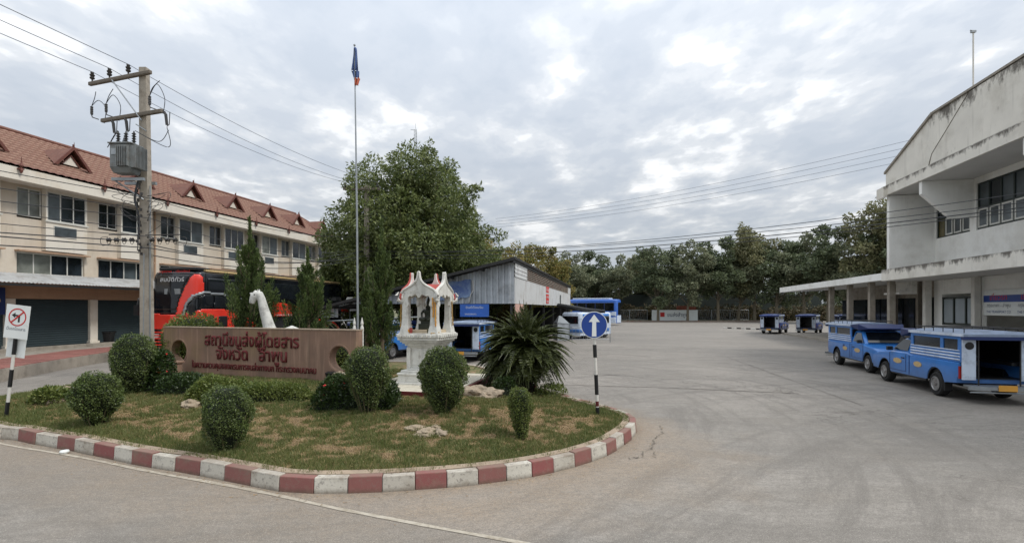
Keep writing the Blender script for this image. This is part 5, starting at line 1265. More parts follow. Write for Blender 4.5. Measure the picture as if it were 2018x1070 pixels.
def mound(name, label, px0, px1, py, hpx, depth, mat, nleaf, flowers=0, leaf=.05, cat='hedge', seed=1.0, flat=.5, core=True, boxy=.25):
    a = gp_(px0, py); b = gp_(px1, py); cx_, cy_ = (a[0] + b[0]) / 2, (a[1] + b[1]) / 2; L = math.hypot(b[0] - a[0], b[1] - a[1]); hh = hpx * cy_ / 1000
    t = thing(name, label, cat, (cx_, cy_, hg(cx_, cy_) - .02), math.atan2(b[1] - a[1], b[0] - a[0]))
    n = nleaf; u = RNG.uniform(-1, 1, n); v = RNG.uniform(-1, 1, n); e = 2 / boxy if boxy < 1 else 2
    rr = np.clip(1 - np.abs(u) ** 5 * .9, 0, 1) ** .5; prof = np.clip(1 - np.abs(v) ** 4, 0, 1) ** .5
    lump = .75 + .5 * vnoise(u * L * 2.2 + 20, v * 2 + 20, 1, int(seed * 10), 3)
    top = hh * rr * prof * lump; z = top * np.where(RNG.random(n) < .55, 1, RNG.random(n) ** .5)
    P = np.stack([u * L / 2, v * depth / 2, z], 1) + RNG.normal(0, .02, (n, 3)); P[:, 2] = np.maximum(P[:, 2], .01)
    D = RNG.normal(size=(n, 3)) * .7; D[:, 2] += .5; D[:, 0] += u * .3; D[:, 1] += v * .6
    V, F = leaf_arrays(P, D, leaf * RNG.uniform(.7, 1.4, n), leaf * .5 * RNG.uniform(.7, 1.2, n)); npmesh('leaves', V, F, M[mat], t)
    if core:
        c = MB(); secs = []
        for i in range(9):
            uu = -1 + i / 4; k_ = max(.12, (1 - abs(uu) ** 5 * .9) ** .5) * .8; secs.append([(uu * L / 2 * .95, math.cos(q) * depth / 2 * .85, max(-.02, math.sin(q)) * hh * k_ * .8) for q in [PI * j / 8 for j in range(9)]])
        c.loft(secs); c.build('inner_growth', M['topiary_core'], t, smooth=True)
    for i in range(flowers):
        k = RNG.integers(0, n); uu, vv = RNG.uniform(-.9, .9), RNG.uniform(-1, .1); zz = hh * RNG.uniform(.45, 1.05)
        f = MB()
        for j in range(9):
            d = Vector(RNG.normal(size=3)).normalized() * .035; d.z = abs(d.z); f.tube([(0, 0, 0), tuple(d)], [.014, .004], 4)
        for q_, v_ in enumerate(f.v): f.v[q_] = (v_[0] + uu * L / 2, v_[1] - abs(vv) * depth / 2 * .95, v_[2] + zz)
        f.build('flower_head', M['petal'], t)
    return t
mound('hedge', 'low dark green hedge strip under the left half of the sign wall', 318, 405, 774, 36, .6, 'ixora', 5000, seed=1.1)
mound('leafy_shrub', 'loose yellowish green shrub at the foot of the sign wall', 385, 482, 790, 42, .7, 'hedge_light', 6500, 0, .07, 'shrub', 2.2)
mound('hedge', 'low clipped green hedge under the middle of the sign wall', 470, 606, 788, 34, .6, 'hedge_light', 10000, seed=3.0)
mound('ixora_bush', 'dark bush with small red flowers beside the right end of the sign wall', 628, 782, 800, 58, .9, 'ixora', 11000, 16, .06, 'shrub', 4.4)
mound('ixora_bush', 'bush with red flowers between the big round shrub and the sign wall', 296, 336, 768, 72, .7, 'ixora', 4200, 12, .07, 'shrub', 5.3)
mound('weeds', 'tall green weeds at the left edge of the island', 78, 128, 796, 26, .5, 'hedge_light', 1500, 0, .08, 'plant', 6.2, core=False)
mound('weeds', 'ragged weeds at the back edge of the island beside the sago palm', 1062, 1112, 778, 22, .4, 'hedge_light', 700, 0, .07, 'plant', 7.2, core=False)
mound('weeds', 'green creeper around the foot of the shrine boulder', 975, 1012, 778, 34, .4, 'ixora', 1500, 0, .06, 'plant', 8.1)
# shrub showing through behind the sign wall
def world_shrub(label, x, y, r, h, mat='hedge_light', n=6000, leaf=.06, name='shrub'):
    t = thing(name, label, 'shrub', (x, y, hg(x, y) if pip(x, y, ISL) else 0.0))
    rf = lambda tt, a: np.sqrt(np.clip(1 - (tt * 2 - 1) ** 2 * .96, 0, 1)) * r * lumpy(a, tt, x)
    P, N = blob_surface(n, rf, h, 1); P = P * RNG.uniform(.82, 1.05, (len(P), 1)); V, F = leaf_arrays(P, N + RNG.normal(size=P.shape) * .8, leaf, leaf * .55); npmesh('leaves', V, F, M[mat], t)
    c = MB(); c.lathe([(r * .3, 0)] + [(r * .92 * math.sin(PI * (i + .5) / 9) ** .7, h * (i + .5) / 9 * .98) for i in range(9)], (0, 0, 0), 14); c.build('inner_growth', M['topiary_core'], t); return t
world_shrub('round green shrub showing over the left top of the sign wall', -11.1, 17.7, .95, 1.9, n=13000, leaf=.08)
world_shrub('green shrub seen through the right round hole of the sign wall', -5.1, 15.5, .55, 1.15, n=4500)

# conifers
M['juniper'] = leafmat('juniper_foliage', [rgb(26, 40, 22)[:3], rgb(44, 62, 32)[:3], rgb(72, 92, 46)[:3], rgb(104, 120, 62)[:3]], .6, .2)
def juniper(label, x, y, h, r, seed, n_br=56, leafn=270):
    rg = random.Random(seed); t = thing('juniper_tree', label, 'tree', (x, y, hg(x, y) if pip(x, y, ISL) else .0), 0, 'pointed junipers behind the sign')
    tk = MB(); tk.tube([(0, 0, -.1), (.03, 0, h * .4), (0, .02, h * .93)], [.09, .06, .012], 8); tk.build('trunk', M['bark'], t)
    Ps = []; Ds = []; br = MB()
    for i in range(n_br):
        f = (i + .5) / n_br; z0 = h * (.06 + .80 * f); a = rg.uniform(0, 2 * PI); R = r * (1 - f) ** .72 * rg.uniform(.55, 1.25) + .035
        L = R * rg.uniform(1.3, 1.9); tip = Vector((math.cos(a) * R, math.sin(a) * R, L * rg.uniform(.9, 1.3))); b0 = Vector((0, 0, z0)); tw = Vector((-math.sin(a), math.cos(a), 0)) * rg.uniform(-.3, .3) * R
        tip.z = min(tip.z, h * 1.02 - z0)
        c0 = b0 + Vector((tip.x * .75, tip.y * .75, tip.z * .25)) + tw
        br.tube([b0, c0, b0 + tip * .9], [.018, .012, .004], 4)
        n = int(leafn * (.6 + R / r)); s = RNG.random(n) ** .8 * .92 + .1; wdt = R * .18 * np.sin(np.clip(s, 0, 1) * PI * .92 + .12) + .03
        P = (np.array(b0)[None] * ((1 - s) ** 2)[:, None] + np.array(c0)[None] * (2 * s * (1 - s))[:, None] + np.array(b0 + tip)[None] * (s ** 2)[:, None])
        ax_ = np.array((b0 + tip) - c0); ax_ = ax_ / (np.linalg.norm(ax_) + 1e-6); rd = RNG.normal(size=(n, 3)); rd = rd / np.linalg.norm(rd, axis=1, keepdims=True) * (wdt * RNG.random(n) ** .4)[:, None]
        Ps.append(P + rd); Ds.append(ax_[None] * 1.1 + rd / (wdt[:, None] + .01) * .6 + RNG.normal(size=(n, 3)) * .25)
    n = 1500; s = RNG.random(n); Ps.append(np.stack([RNG.normal(0, .05, n) * (1.25 - s), RNG.normal(0, .05, n) * (1.25 - s), h * (.5 + .54 * s)], 1)); D_ = RNG.normal(size=(n, 3)) * .35; D_[:, 2] += 1; Ds.append(D_)
    P = np.concatenate(Ps); D = np.concatenate(Ds); V, F = leaf_arrays(P, D, .11 * RNG.uniform(.6, 1.3, len(P)), .03 * RNG.uniform(.7, 1.2, len(P))); npmesh('foliage', V, F, M['juniper'], t)
    br.build('branches', M['bark'], t); return t
juniper('tall pointed juniper behind the left half of the sign wall', (492 - 1009) / 1000 * 18.4, 18.4, 5.15, .85, 3, 64)
juniper('shorter juniper behind the middle of the sign wall', (606 - 1009) / 1000 * 18.9, 18.9, 4.15, .78, 5, 50)
juniper('tall narrow juniper beside the flagpole, left of the shrine', (752 - 1009) / 1000 * 18.2, 18.2, 5.0, .60, 8, 60)
juniper('lower juniper shoot hugging the narrow one by the flagpole', (722 - 1009) / 1000 * 19.2, 19.2, 3.3, .5, 9, 34)

# sago palms
M['sago'] = leafmat('sago_leaflet', [rgb(34, 44, 20)[:3], rgb(56, 66, 30)[:3], rgb(88, 96, 46)[:3]], .5, .15)
M['sago_trunk'] = pm('sago_trunk_scales', rgb(58, 50, 40), .95, var=.35, scale=14, bump=.8, bsc=22)
def sago(label, x, y, z, th, tr_, fl, nf_, seed, second=False, group='sago palms'):
    rg = random.Random(seed); t = thing('sago_palm', label, 'palm', (x, y, z), 0, group)
    def trunk(cx_, cy_, hh, rr_):
        m_ = MB(); prof = []
        k = int(hh / .045)
        for i in range(k): zz = hh * i / k; prof += [(rr_ * (1.0 + .1 * math.sin(i * 2.1)), zz), (rr_ * .88, zz + .03)]
        m_.lathe(prof, (cx_, cy_, -.05), 14)
        for i in range(150):
            a = rg.uniform(0, 2 * PI); zz = rg.uniform(0, hh); d = Vector((math.cos(a), math.sin(a), .6)); p0 = Vector((cx_, cy_, zz)) + Vector((math.cos(a), math.sin(a), 0)) * rr_ * .9; m_.tube([p0, p0 + d * .07], [.02, .008], 4)
        m_.build('trunk', M['sago_trunk'], t)
    trunk(0, 0, th, tr_)
    if second: trunk(-.42, .1, th * .72, tr_ * .72)
    Ps = []; Ds = []; Ls = []; rb_ = MB()
    hubs = [((0, 0, th), 1.0, nf_)] + ([((-.42, .1, th * .72), .75, nf_ // 2)] if second else [])
    for hub, fs_, nn_ in hubs:
        for i in range(nn_):
            a = rg.uniform(0, 2 * PI); el = math.radians(rg.choice([rg.uniform(50, 85), rg.uniform(30, 65), rg.uniform(5, 40), rg.uniform(0, 35), rg.uniform(-20, 20)])); L = fl * fs_ * rg.uniform(.8, 1.05)
            p = Vector(hub); d = Vector((math.cos(a) * math.cos(el), math.sin(a) * math.cos(el), math.sin(el))); pts = [p.copy()]; N = 14
            for k in range(N):
                d.z -= .088 + .03 * rg.random(); d.normalize(); p = p + d * (L / N); pts.append(p.copy())
            rb_.tube(pts, [.009] * N + [.003], 4)
            sd = Vector((-math.sin(a), math.cos(a), 0))
            for k in range(1, N):
                for q in (0, .17, .33, .5, .67, .83):
                    b = pts[k].lerp(pts[k + 1], q); dd = (pts[k + 1] - pts[k]).normalized(); w = math.sin(min(1, (k + q) / N * 1.05 + .08) * PI) ** .6 * .185 * fs_
                    for s in (-1, 1): Ps.append(tuple(b)); v = sd * s + dd * .65 + Vector((0, 0, .35)); Ds.append(tuple(v)); Ls.append(w)
    P = np.array(Ps); V, F = leaf_arrays(P, np.array(Ds), np.array(Ls), .022, fold=.45); npmesh('leaflets', V, F, M['sago'], t); rb_.build('frond_ribs', M['sago'], t); return t
p = gp_(1036, 771, .33); sago('large sago palm with a thick trunk at the right end of the island', p[0], p[1], p[2], 1.10, .22, 1.48, 290, 4, True)
sago('low sago palm behind the sign wall beside the middle juniper', (612 - 1009) / 1000 * 20.2, 20.2, .3, 1.55, .16, 1.25, 55, 6)
ip = MB(); ip.tube([(0, 0, 0), (.01, 0, .85)], .035, 8); o = tag(ip.build('marker_post', M['letter_red']), 'short red post just behind the sago palm trunk', 'post'); pq = gp_(1055, 770, .3); o.location = (pq[0], pq[1] + .35, pq[2] - .1)

# ------------------------------------------------------------------ white animal statue
M['statue_white'] = pm('weathered_white_cement', rgb(200, 200, 194), .8, var=.1, scale=4, dirt=rgb(128, 126, 122), dsc=3.5, dth=(.5, .72), bump=.3, bsc=25)
st_ = thing('animal_statue', 'white long-necked animal statue rising behind the sign wall', 'statue', ((540 - 1009) / 1000 * 17.6, 17.6, .36), .15)
s = MB()
s.tube([(2.1, .1, .35), (1.5, .05, .65), (1.05, 0, .98), (.58, 0, 1.12), (.15, 0, 1.0), (-.10, 0, 1.2), (-.18, 0, 1.56), (-.33, 0, 2.1), (-.41, 0, 2.45), (-.48, 0, 2.62), (-.56, 0, 2.64), (-.64, 0, 2.54), (-.70, 0, 2.40), (-.73, 0, 2.29)], [.05, .12, .32, .42, .38, .26, .19, .155, .13, .125, .13, .14, .11, .085], 16)
for xx in (.15, .95):
    for yy in (-.26, .26): s.tube([(xx, yy, 1.0), (xx, yy, .5), (xx - .03, yy, .02)], [.2, .13, .14], 10)
for yy in (-.07, .07): s.tube([(-.50, yy, 2.70), (-.50, yy * 1.3, 2.80)], [.035, .015], 6)
s.tube([(-.68, 0, 2.62), (-.80, 0, 2.66)], [.06, .02], 6)
so = s.build('figure', M['statue_white'], st_)
rmd = so.modifiers.new('remesh', 'REMESH'); rmd.mode = 'VOXEL'; rmd.voxel_size = .022; rmd.use_smooth_shade = True
sm = so.modifiers.new('smooth', 'SMOOTH'); sm.iterations = 3; sm.factor = .5
for yy in (-.125, .125):
    e = MB(); e.lathe([(.001, -.008), (.026, 0), (.001, .008)], (-.60, yy * 1.08, 2.60), 10, ax='y'); e.build('eye', M['black'], st_)

# ------------------------------------------------------------------ spirit house shrine
SA = math.radians(-14); f_ = 1
PAD_A = math.radians(-14)
pdx = thing('shrine_platform', 'low tiled concrete platform with red edge under the white shrine', 'platform', (-1.42, 11.9, 0), PAD_A)
M['padtile'] = pm('pale_platform_tile', rgb(186, 180, 164), .7, var=.1, scale=4, dirt=rgb(140, 128, 110), dsc=3)
q = MB(); q.b2(-2.55, 0, 0, 3.6, .1, .46); q.build('base', M['concrete'], pdx)
q = MB(); q.b2(-2.6, .05, -.05, -.001, .36, .505); q.b2(.001, .05, 0, 3.6, .36, .505); q.build('red_edge', M['letter_red'], pdx)
for i in range(8):
    for j in range(12):
        q = MB(); q.b2(-2.55 + i * .31 + .004, -2.55 + i * .31 + .306, j * .3 + .004, j * .3 + .296, .461, .50); q.build('tile', M['padtile'], pdx)
shx, shy = -2.28, 13.75
sh = thing('spirit_house', 'white Thai spirit house shrine with ogee gables, red and white finials and hung garlands', 'shrine', (shx, shy, .5), SA + math.radians(-4))
M['shrine'] = pm('weathered_white_shrine_paint', rgb(208, 207, 200), .75, var=.08, scale=5, dirt=rgb(146, 138, 126), dsc=5, dth=(.54, .76), streak=.5, bump=.2, bsc=40, spots=(22, .66, rgb(90, 84, 78), .6))
M['shrine_in'] = pm('ochre_inner_paint', rgb(186, 170, 144), .8, var=.1)
M['shrine_red'] = pm('faded_red_roof_paint', rgb(160, 66, 58), .7, var=.2, scale=8)
q = MB()
def sq(w, z0, z1, mat=0): q.b2(-w, w, -w, w, z0, z1, mat)
for w_, a_, b_ in ((.78, -.05, .05), (.72, .05, .22), (.75, .22, .27), (.66, .27, .33)): sq(w_, a_, b_ - .0005)
q.build('lower_base', M['shrine'], sh, bevel=.012)
q = MB()
for w_, a_, b_ in ((.52, .33, .38), (.46, .38, .88), (.50, .88, .92), (.56, .92, .97)): sq(w_, a_, b_ - .0005)
for sx_ in (-1, 1):
    for sy_ in (-1, 1): q.box(sx_ * .45, sy_ * .45, .63, .14, .14, .495)
q.build('pedestal', M['shrine'], sh, bevel=.01)
for r_ in range(4):      # recessed panels of the pedestal
    a = r_ * PI / 2
    for k_ in (-.19, .19):
        qq = MB(); qq.box(k_, -.468, .63, .24, .02, .36)
        qq.v = [tuple(Matrix.Rotation(a, 4, 'Z') @ Vector(v)) for v in qq.v]; qq.build('pedestal_panel', M['shrine'], sh, bevel=.008)
q = MB()
for w_, a_, b_ in ((.62, .97, 1.01), (.68, 1.01, 1.06), (.74, 1.06, 1.13), (.76, 1.13, 1.2), (.72, 1.2, 1.23)): sq(w_, a_, b_ - .0005)
for r_ in range(4):
    for i in range(9):
        v = Matrix.Rotation(r_ * PI / 2, 4, 'Z') @ Vector((-.62 + i * .155, -.755, 1.165)); q.box(v.x, v.y, v.z, .1, .1, .07, r_ * PI / 2)
q.build('table', M['shrine'], sh, bevel=.01)
q = MB(); sq(.5, 1.23, 1.33); q.build('inner_plinth', M['shrine_in'], sh)
for sx_ in (-1, 1):
    for sy_ in (-1, 1):
        q = MB(); X_, Y_ = sx_ * .52, sy_ * .52
        def rg_(z, w): return [(X_ - w, Y_ - w, z), (X_ + w, Y_ - w, z), (X_ + w, Y_ + w, z), (X_ - w, Y_ + w, z)]
        q.loft([rg_(1.23, .17), rg_(1.30, .16), rg_(1.38, .15), rg_(1.5, .125), rg_(1.7, .11), rg_(2.2, .105), rg_(2.42, .11), rg_(2.5, .1)]); q.build('corner_post', M['shrine'], sh, bevel=.012)
def gable_poly():
    """outer ogee outline and trefoil opening, returned as left-half strips (x, z outer) / (x, z inner)"""
    outer = [(.66, 2.28), (.70, 2.42), (.66, 2.56), (.56, 2.68), (.42, 2.76), (.28, 2.83), (.17, 2.90), (.10, 2.98), (.055, 3.07), (.035, 3.17), (.03, 3.27), (.0, 3.31)]
    inner = [(.44, 2.10), (.37, 2.18), (.41, 2.32), (.40, 2.42), (.34, 2.49), (.26, 2.47), (.2, 2.50), (.13, 2.53), (.07, 2.5), (.05, 2.46), (.02, 2.43), (.0, 2.42)]
    return outer, inner
def gable(ang, wsc, mat, name='gable', dist=.60):
    q = MB(); O, I = gable_poly(); R_ = Matrix.Rotation(ang, 4, 'Z')
    for s in (-1, 1):
        for i in range(len(O) - 1):
            p = [(s * O[i][0] * wsc, O[i][1]), (s * O[i + 1][0] * wsc, O[i + 1][1]), (s * I[i + 1][0] * wsc, I[i + 1][1]), (s * I[i][0] * wsc, I[i][1])]
            for y in (-dist - .045, -dist + .045): q.quad(*[(a, y, b) for a, b in p])
            q.quad((p[0][0], -dist - .045, p[0][1]), (p[1][0], -dist - .045, p[1][1]), (p[1][0], -dist + .045, p[1][1]), (p[0][0], -dist + .045, p[0][1]))
            q.quad((p[2][0], -dist - .045, p[2][1]), (p[3][0], -dist - .045, p[3][1]), (p[3][0], -dist + .045, p[3][1]), (p[2][0], -dist + .045, p[2][1]))
        # side leg of the opening
        q.b2(s * .44 * wsc, s * .60 * wsc, -dist - .04, -dist + .04, 1.30, 2.28)
    q.v = [tuple(R_ @ Vector(v)) for v in q.v]; go_ = q.build(name, M['shrine'], sh)
    q = MB()
    for s in (-1, 1): q.tube([(s * x * wsc, -dist - .05, z) for x, z in O], [.04] * 8 + [.034, .030, .026, .018], 6)
    q.v = [tuple(R_ @ Vector(v)) for v in q.v]; q.build('gable_rib', mat, go_); return go_
for r_ in range(4): gable(r_ * PI / 2, 1.0, M['shrine'] if r_ < 2 else M['shrine_red'])
# cross roof behind the gables, ogee section running both ways, red
for r_ in range(2):
    q = MB(); O, I = gable_poly(); a = r_ * PI / 2
    prof = [(-x * .88, z - .07) for x, z in O[3:7]] + [(0, 2.9)] + [(x * .88, z - .07) for x, z in O[3:7][::-1]]
    prof = prof + [(x * .9, z - .07) for x, z in prof[::-1]]
    q.prism(prof, -.55, .55, 'y'); q.v = [tuple(Matrix.Rotation(a, 4, 'Z') @ Vector(v)) for v in q.v]; q.build('roof', M['shrine_red'], sh)
for sx_, sy_, mt in ((-1, -1, 'shrine_red'), (1, -1, 'shrine_red'), (-1, 1, 'shrine_red'), (1, 1, 'shrine_red')):
    q = MB(); q.tube([(sx_ * .60, sy_ * .60, 2.28), (sx_ * .72, sy_ * .72, 2.36), (sx_ * .76, sy_ * .76, 2.5), (sx_ * .70, sy_ * .70, 2.62)], [.06, .07, .045, .012], 8); q.build('corner_finial', M['shrine'], sh, smooth=True)
def garland(label, pts, mat):
    g = MB()
    for a, b in zip(pts[:-1], pts[1:]):
        n = max(2, int((Vector(b) - Vector(a)).length / .035))
        for i in range(n):
            p = Vector(a).lerp(Vector(b), i / n) + Vector((random.uniform(-.008, .008), random.uniform(-.008, .008), 0)); g.lathe([(.004, -.02), (.026, -.01), (.028, .008), (.004, .02)], tuple(p), 7)
    o = tag(g.build('garland', mat), label, 'garland', 'garlands on the shrine'); o.location = sh.location; o.rotation_euler = sh.rotation_euler; return o
M['marigold'] = pm('marigold_garland', rgb(208, 150, 44), .8, var=.3, scale=30, spots=(30, .6, rgb(190, 70, 50), .8)); M['dried_gold'] = pm('dried_garland', rgb(170, 134, 70), .85, var=.3, scale=30)
garland('yellow and orange garland hanging down the front right corner post', [(.60, -.66, 2.38), (.62, -.67, 1.9), (.63, -.66, 1.45)], M['marigold'])
garland('second yellow garland strand beside the long one on the corner post', [(.53, -.68, 2.4), (.55, -.68, 1.75)], M['marigold'])
garland('dried garland hanging on the left corner of the shrine', [(-.66, -.62, 2.2), (-.68, -.6, 1.8), (-.68, -.62, 1.4)], M['dried_gold'])
garland('dried garland hanging on the far right corner post', [(.68, .45, 2.3), (.69, .46, 1.9), (.7, .5, 1.45)], M['dried_gold'])
garland('heap of dried marigolds on the shrine table corner', [(.5, -.70, 1.24), (.62, -.66, 1.25), (.68, -.55, 1.27), (.6, -.68, 1.3)], M['dried_gold'])
def shz(z): return z * 1.09 if z < 1.23 else 1.34 + (z - 1.23) * .78
done_ = set()
for o in list(sh.children_recursive) + [o for o in bpy.data.objects if o.name.startswith('garland')]:
    if o.type == 'MESH' and o.data.name not in done_:
        done_.add(o.data.name)
        for v in o.data.vertices: v.co = Vector((v.co.x * .80, v.co.y * .80, shz(v.co.z)))
fg = thing('deity_figure', 'small dark seated figure inside the white shrine', 'figurine', (shx, shy + .1, .5 + shz(1.33)), SA)
M['fig'] = pm('dark_green_bronze', rgb(44, 50, 40), .5, .2, var=.3, scale=20)
q = MB(); q.b2(-.22, .22, -.18, .18, 0, .16); q.b2(-.17, .17, -.14, .14, .16, .24); q.build('plinth', M['fig'], fg, bevel=.01)
q = MB(); q.tube([(0, 0, .24), (0, 0, .36), (0, 0, .5), (0, 0, .58), (0, 0, .6)], [.14, .10, .12, .07, .035], 12); q.tube([(0, 0, .58), (0, -.01, .64), (0, 0, .72), (0, 0, .8), (0, 0, .9)], [.035, .055, .06, .04, .01], 12)
for s in (-1, 1): q.tube([(s * .1, 0, .54), (s * .18, -.05, .44), (s * .14, -.12, .36)], [.04, .032, .025], 8); q.tube([(s * .06, 0, .27), (s * .2, -.06, .28), (s * .02, -.16, .27)], [.07, .065, .05], 8)
fo = q.build('figure', M['fig'], fg); r_ = fo.modifiers.new('remesh', 'REMESH'); r_.mode = 'VOXEL'; r_.voxel_size = .014; r_.use_smooth_shade = True
for i, (dx, dy, mt, hh) in enumerate(((-.42, -.6, 'marigold', .1), (-.33, -.62, 'shrine_red', .14), (.28, -.6, 'stem', .12), (.35, -.58, 'white', .1))):
    q = MB(); q.lathe([(.03, 0), (.045, hh * .5), (.035, hh)], (0, 0, 0), 10); o = tag(q.build('offering_cup', M[mt]), ['small yellow offering cup at the left of the shrine table', 'small red offering cup on the shrine table', 'brown offering pot at the right of the shrine table', 'small white cup on the shrine table'][i], 'cup'); v = Matrix.Rotation(SA, 4, 'Z') @ Vector((dx * .8, dy * .8, 0)); o.location = (shx + v.x, shy + v.y, .5 + shz(1.232))

# ------------------------------------------------------------------ flagpole
fx, fy = (706 - 1009) / 1000 * 16.2, 16.2
fp = thing('flagpole', 'tall thin steel flagpole behind the right end of the sign wall', 'flagpole', (fx, fy, .35))
q = MB(); q.tube([(0, 0, 0), (-.04, 0, 5), (-.12, 0, 10.5)], [.038, .03, .018], 10); q.lathe([(.02, 10.5), (.04, 10.53), (.001, 10.58)], (-.12, 0, 0), 8); q.build('pole', M['steel'], fp, smooth=True)
q = MB(); q.b2(-.2, .2, -.2, .2, 0, .55); q.build('base_block', M['white'], fp)
for s in (-1, 1):
    q = MB(); q.lathe([(.05, 1.35), (.06, 1.5), (.035, 1.6), (.05, 1.65), (.008, 1.85)], (s * .12, 0, 0), 8); q.b2(s * .12 - .04, s * .12 + .04, -.05, .05, .551, 1.36); q.build('support_post', M['white'], fp)
M['flag_blue'] = pm('flag_blue_cloth', rgb(70, 92, 140), .8, var=.2, scale=5); M['flag_red'] = pm('flag_red_cloth', rgb(196, 108, 84), .8, var=.15, scale=5)
fl = thing('flag', 'limp blue and orange-red flag hanging at the top of the flagpole', 'flag', (fx - .115, fy, .35))
def cloth(z0, z1, x0f, x1f, mat, nm):
    V = []; F = []; nz, nx_ = 14, 12
    for i in range(nz + 1):
        t = i / nz; z = z0 + (z1 - z0) * t
        for j in range(nx_ + 1):
            s = j / nx_; xx = x0f(t) + (x1f(t) - x0f(t)) * s; V.append((xx, .05 * math.sin(s * 14 + t * 3) , z))
    for i in range(nz):
        for j in range(nx_): a = i * (nx_ + 1) + j; F.append((a, a + 1, a + nx_ + 2, a + nx_ + 1))
    o = npmesh(nm, np.array(V), np.array(F), mat, fl, smooth=True); so = o.modifiers.new('thick', 'SOLIDIFY'); so.thickness = .004
cloth(10.45, 9.72, lambda t: -.03 - .08 * t, lambda t: .05 + .08 * t, M['flag_blue'], 'blue_band')
cloth(9.72, 9.48, lambda t: -.11 + .08 * t, lambda t: .13 + .03 * t, M['flag_blue'], 'blue_band')
cloth(9.48, 9.25, lambda t: -.03 + .03 * t, lambda t: .16 - .04 * t, M['flag_red'], 'red_band')

# ------------------------------------------------------------------ traffic signs
def striped_pole(t, Hp, r, ranges, lean=(0, 0), z0=-.05):
    q = MB(); q.tube([(lean[0] * z0, 0, z0), (lean[0] * Hp, lean[1] * Hp, Hp)], r, 12); pole = q.build('pole', M['white'], t, smooth=True)
    for a, b in ranges:
        q = MB(); q.tube([(lean[0] * a, lean[1] * a, a), (lean[0] * b, lean[1] * b, b)], r + .006, 12); q.build('black_band', M['black'], pole, smooth=True)
    return pole
ap = gp_(1178, 816, .3)
t = thing('arrow_sign', 'round blue sign with white upward arrow on a black and white striped post', 'traffic sign', ap, 0)
k_ = ap[1] / 1000; zz = lambda py: CAM_H - (py - HOR) * k_ - ap[2]
lean = ((1170 - 1178) * k_ / zz(640), 0)
pole = striped_pole(t, zz(622), .034, [(zz(821), zz(802)), (zz(777), zz(738)), (zz(704), zz(679))], lean)
rb2 = MB(); rb2.tube([(lean[0] * zz(800), 0, zz(800)), (lean[0] * zz(790), 0, zz(790))], .036, 12); rb2.build('red_mark', M['letter_red'], pole)
dx_ = lean[0] * zz(640); R_ = 26.3 * k_
q = MB(); q.lathe([(R_, -.004), (R_, .006)], (dx_, -.05, zz(640)), 48, ax='y'); dk = q.build('disc', M['white_sign'], t)
q = MB(); q.lathe([(R_ * .945, -.001), (R_ * .945, .001)], (dx_, -.0565, zz(640)), 48, ax='y'); q.build('blue_field', M['blue_sign'], dk)
q = MB(); w = .16 * R_; q.prism([(dx_ + x * R_, zz(640) + z * R_) for x, z in ((-.17, -.86), (.17, -.86), (.15, .22), (.43, .22), (0, .78), (-.40, .22), (-.14, .22))], -.061, -.0585, 'y'); q.build('arrow', M['white_sign'], dk)
q = MB(); q.b2(dx_ - .02, dx_ + .02, -.046, -.03, zz(650), zz(646)); q.b2(dx_ - .02, dx_ + .02, -.046, -.03, zz(634), zz(630)); q.build('bracket', M['steel'], t)

lp_ = gp_(12, 822, .22); k_ = lp_[1] / 1000; zz = lambda py: CAM_H - (py - HOR) * k_ - lp_[2]
t = thing('no_left_turn_sign', 'leaning striped post with white no left turn plate and a blank white plate behind', 'traffic sign', lp_, 0)
lean = (26 * k_ / zz(606), 0); ltan = math.atan(lean[0])
striped_pole(t, zz(612), .03, [(zz(826), zz(792)), (zz(762), zz(728)), (zz(698), zz(663))], lean)
def tilted(px, py, w, h, y0, y1, mat, nm, par, rot=ltan):
    q = MB(); cx_, cz_ = (px - 12) * k_, zz(py); q.b2(-w / 2, w / 2, y0, y1, -h / 2, h / 2)
    q.v = [tuple(Matrix.Translation((cx_, 0, cz_)) @ Matrix.Rotation(rot, 4, 'Y') @ Vector(v)) for v in q.v]; return q.build(nm, mat, par)
pl1 = tilted(38, 634, 47 * k_, 66 * k_, -.05, -.044, M['white_sign'], 'sign_plate', t)
tilted(29, 679, 37 * k_, 51 * k_, .036, .042, M['white_sign'], 'rear_plate', t)
Rm = Matrix.Rotation(ltan, 4, 'Y'); cM = Matrix.Translation(((39 - 12) * k_, 0, zz(625))) @ Rm
r0 = 17.5 * k_; q = MB(); n = 40
for i in range(n):
    a, b = 2 * PI * i / n, 2 * PI * (i + 1) / n
    for yy in (-.053, -.051): q.quad(*[(r * math.cos(x), yy, r * math.sin(x)) for r, x in ((r0, a), (r0, b), (r0 * .87, b), (r0 * .87, a))])
q.prism([(-.67 * r0, -.56 * r0), (-.56 * r0, -.67 * r0), (.67 * r0, .56 * r0), (.56 * r0, .67 * r0)], -.0555, -.0535, 'y')
q.v = [tuple(cM @ Vector(v)) for v in q.v]; q.build('red_ring_and_bar', M['red_sign'], pl1)
q = MB(); q.prism([(x * r0, z * r0) for x, z in ((.1, -.55), (.3, -.55), (.3, .28), (-.25, .28), (-.25, .5), (-.66, .2), (-.25, -.1), (-.25, .08), (.1, .08))], -.0525, -.0512, 'y'); q.v = [tuple(cM @ Vector(v)) for v in q.v]; q.build('turn_arrow', M['black'], pl1)
tm = Matrix.Translation(((35.5 - 12) * k_, -.0515, zz(650.5))) @ Rm @ RX
text('เว้นรถโดยสาร', 38 * k_, M['text_grey'], pl1, 'lettering', tm, height=.085, bold=.01)
# ------------------------------------------------------------------ metal shed
SHA = math.atan2(1, .2)
shed = thing('metal_shed', 'grey corrugated metal shed with lean-to roof and white side cladding', 'shed', (.1, 25.3, 0), SHA)
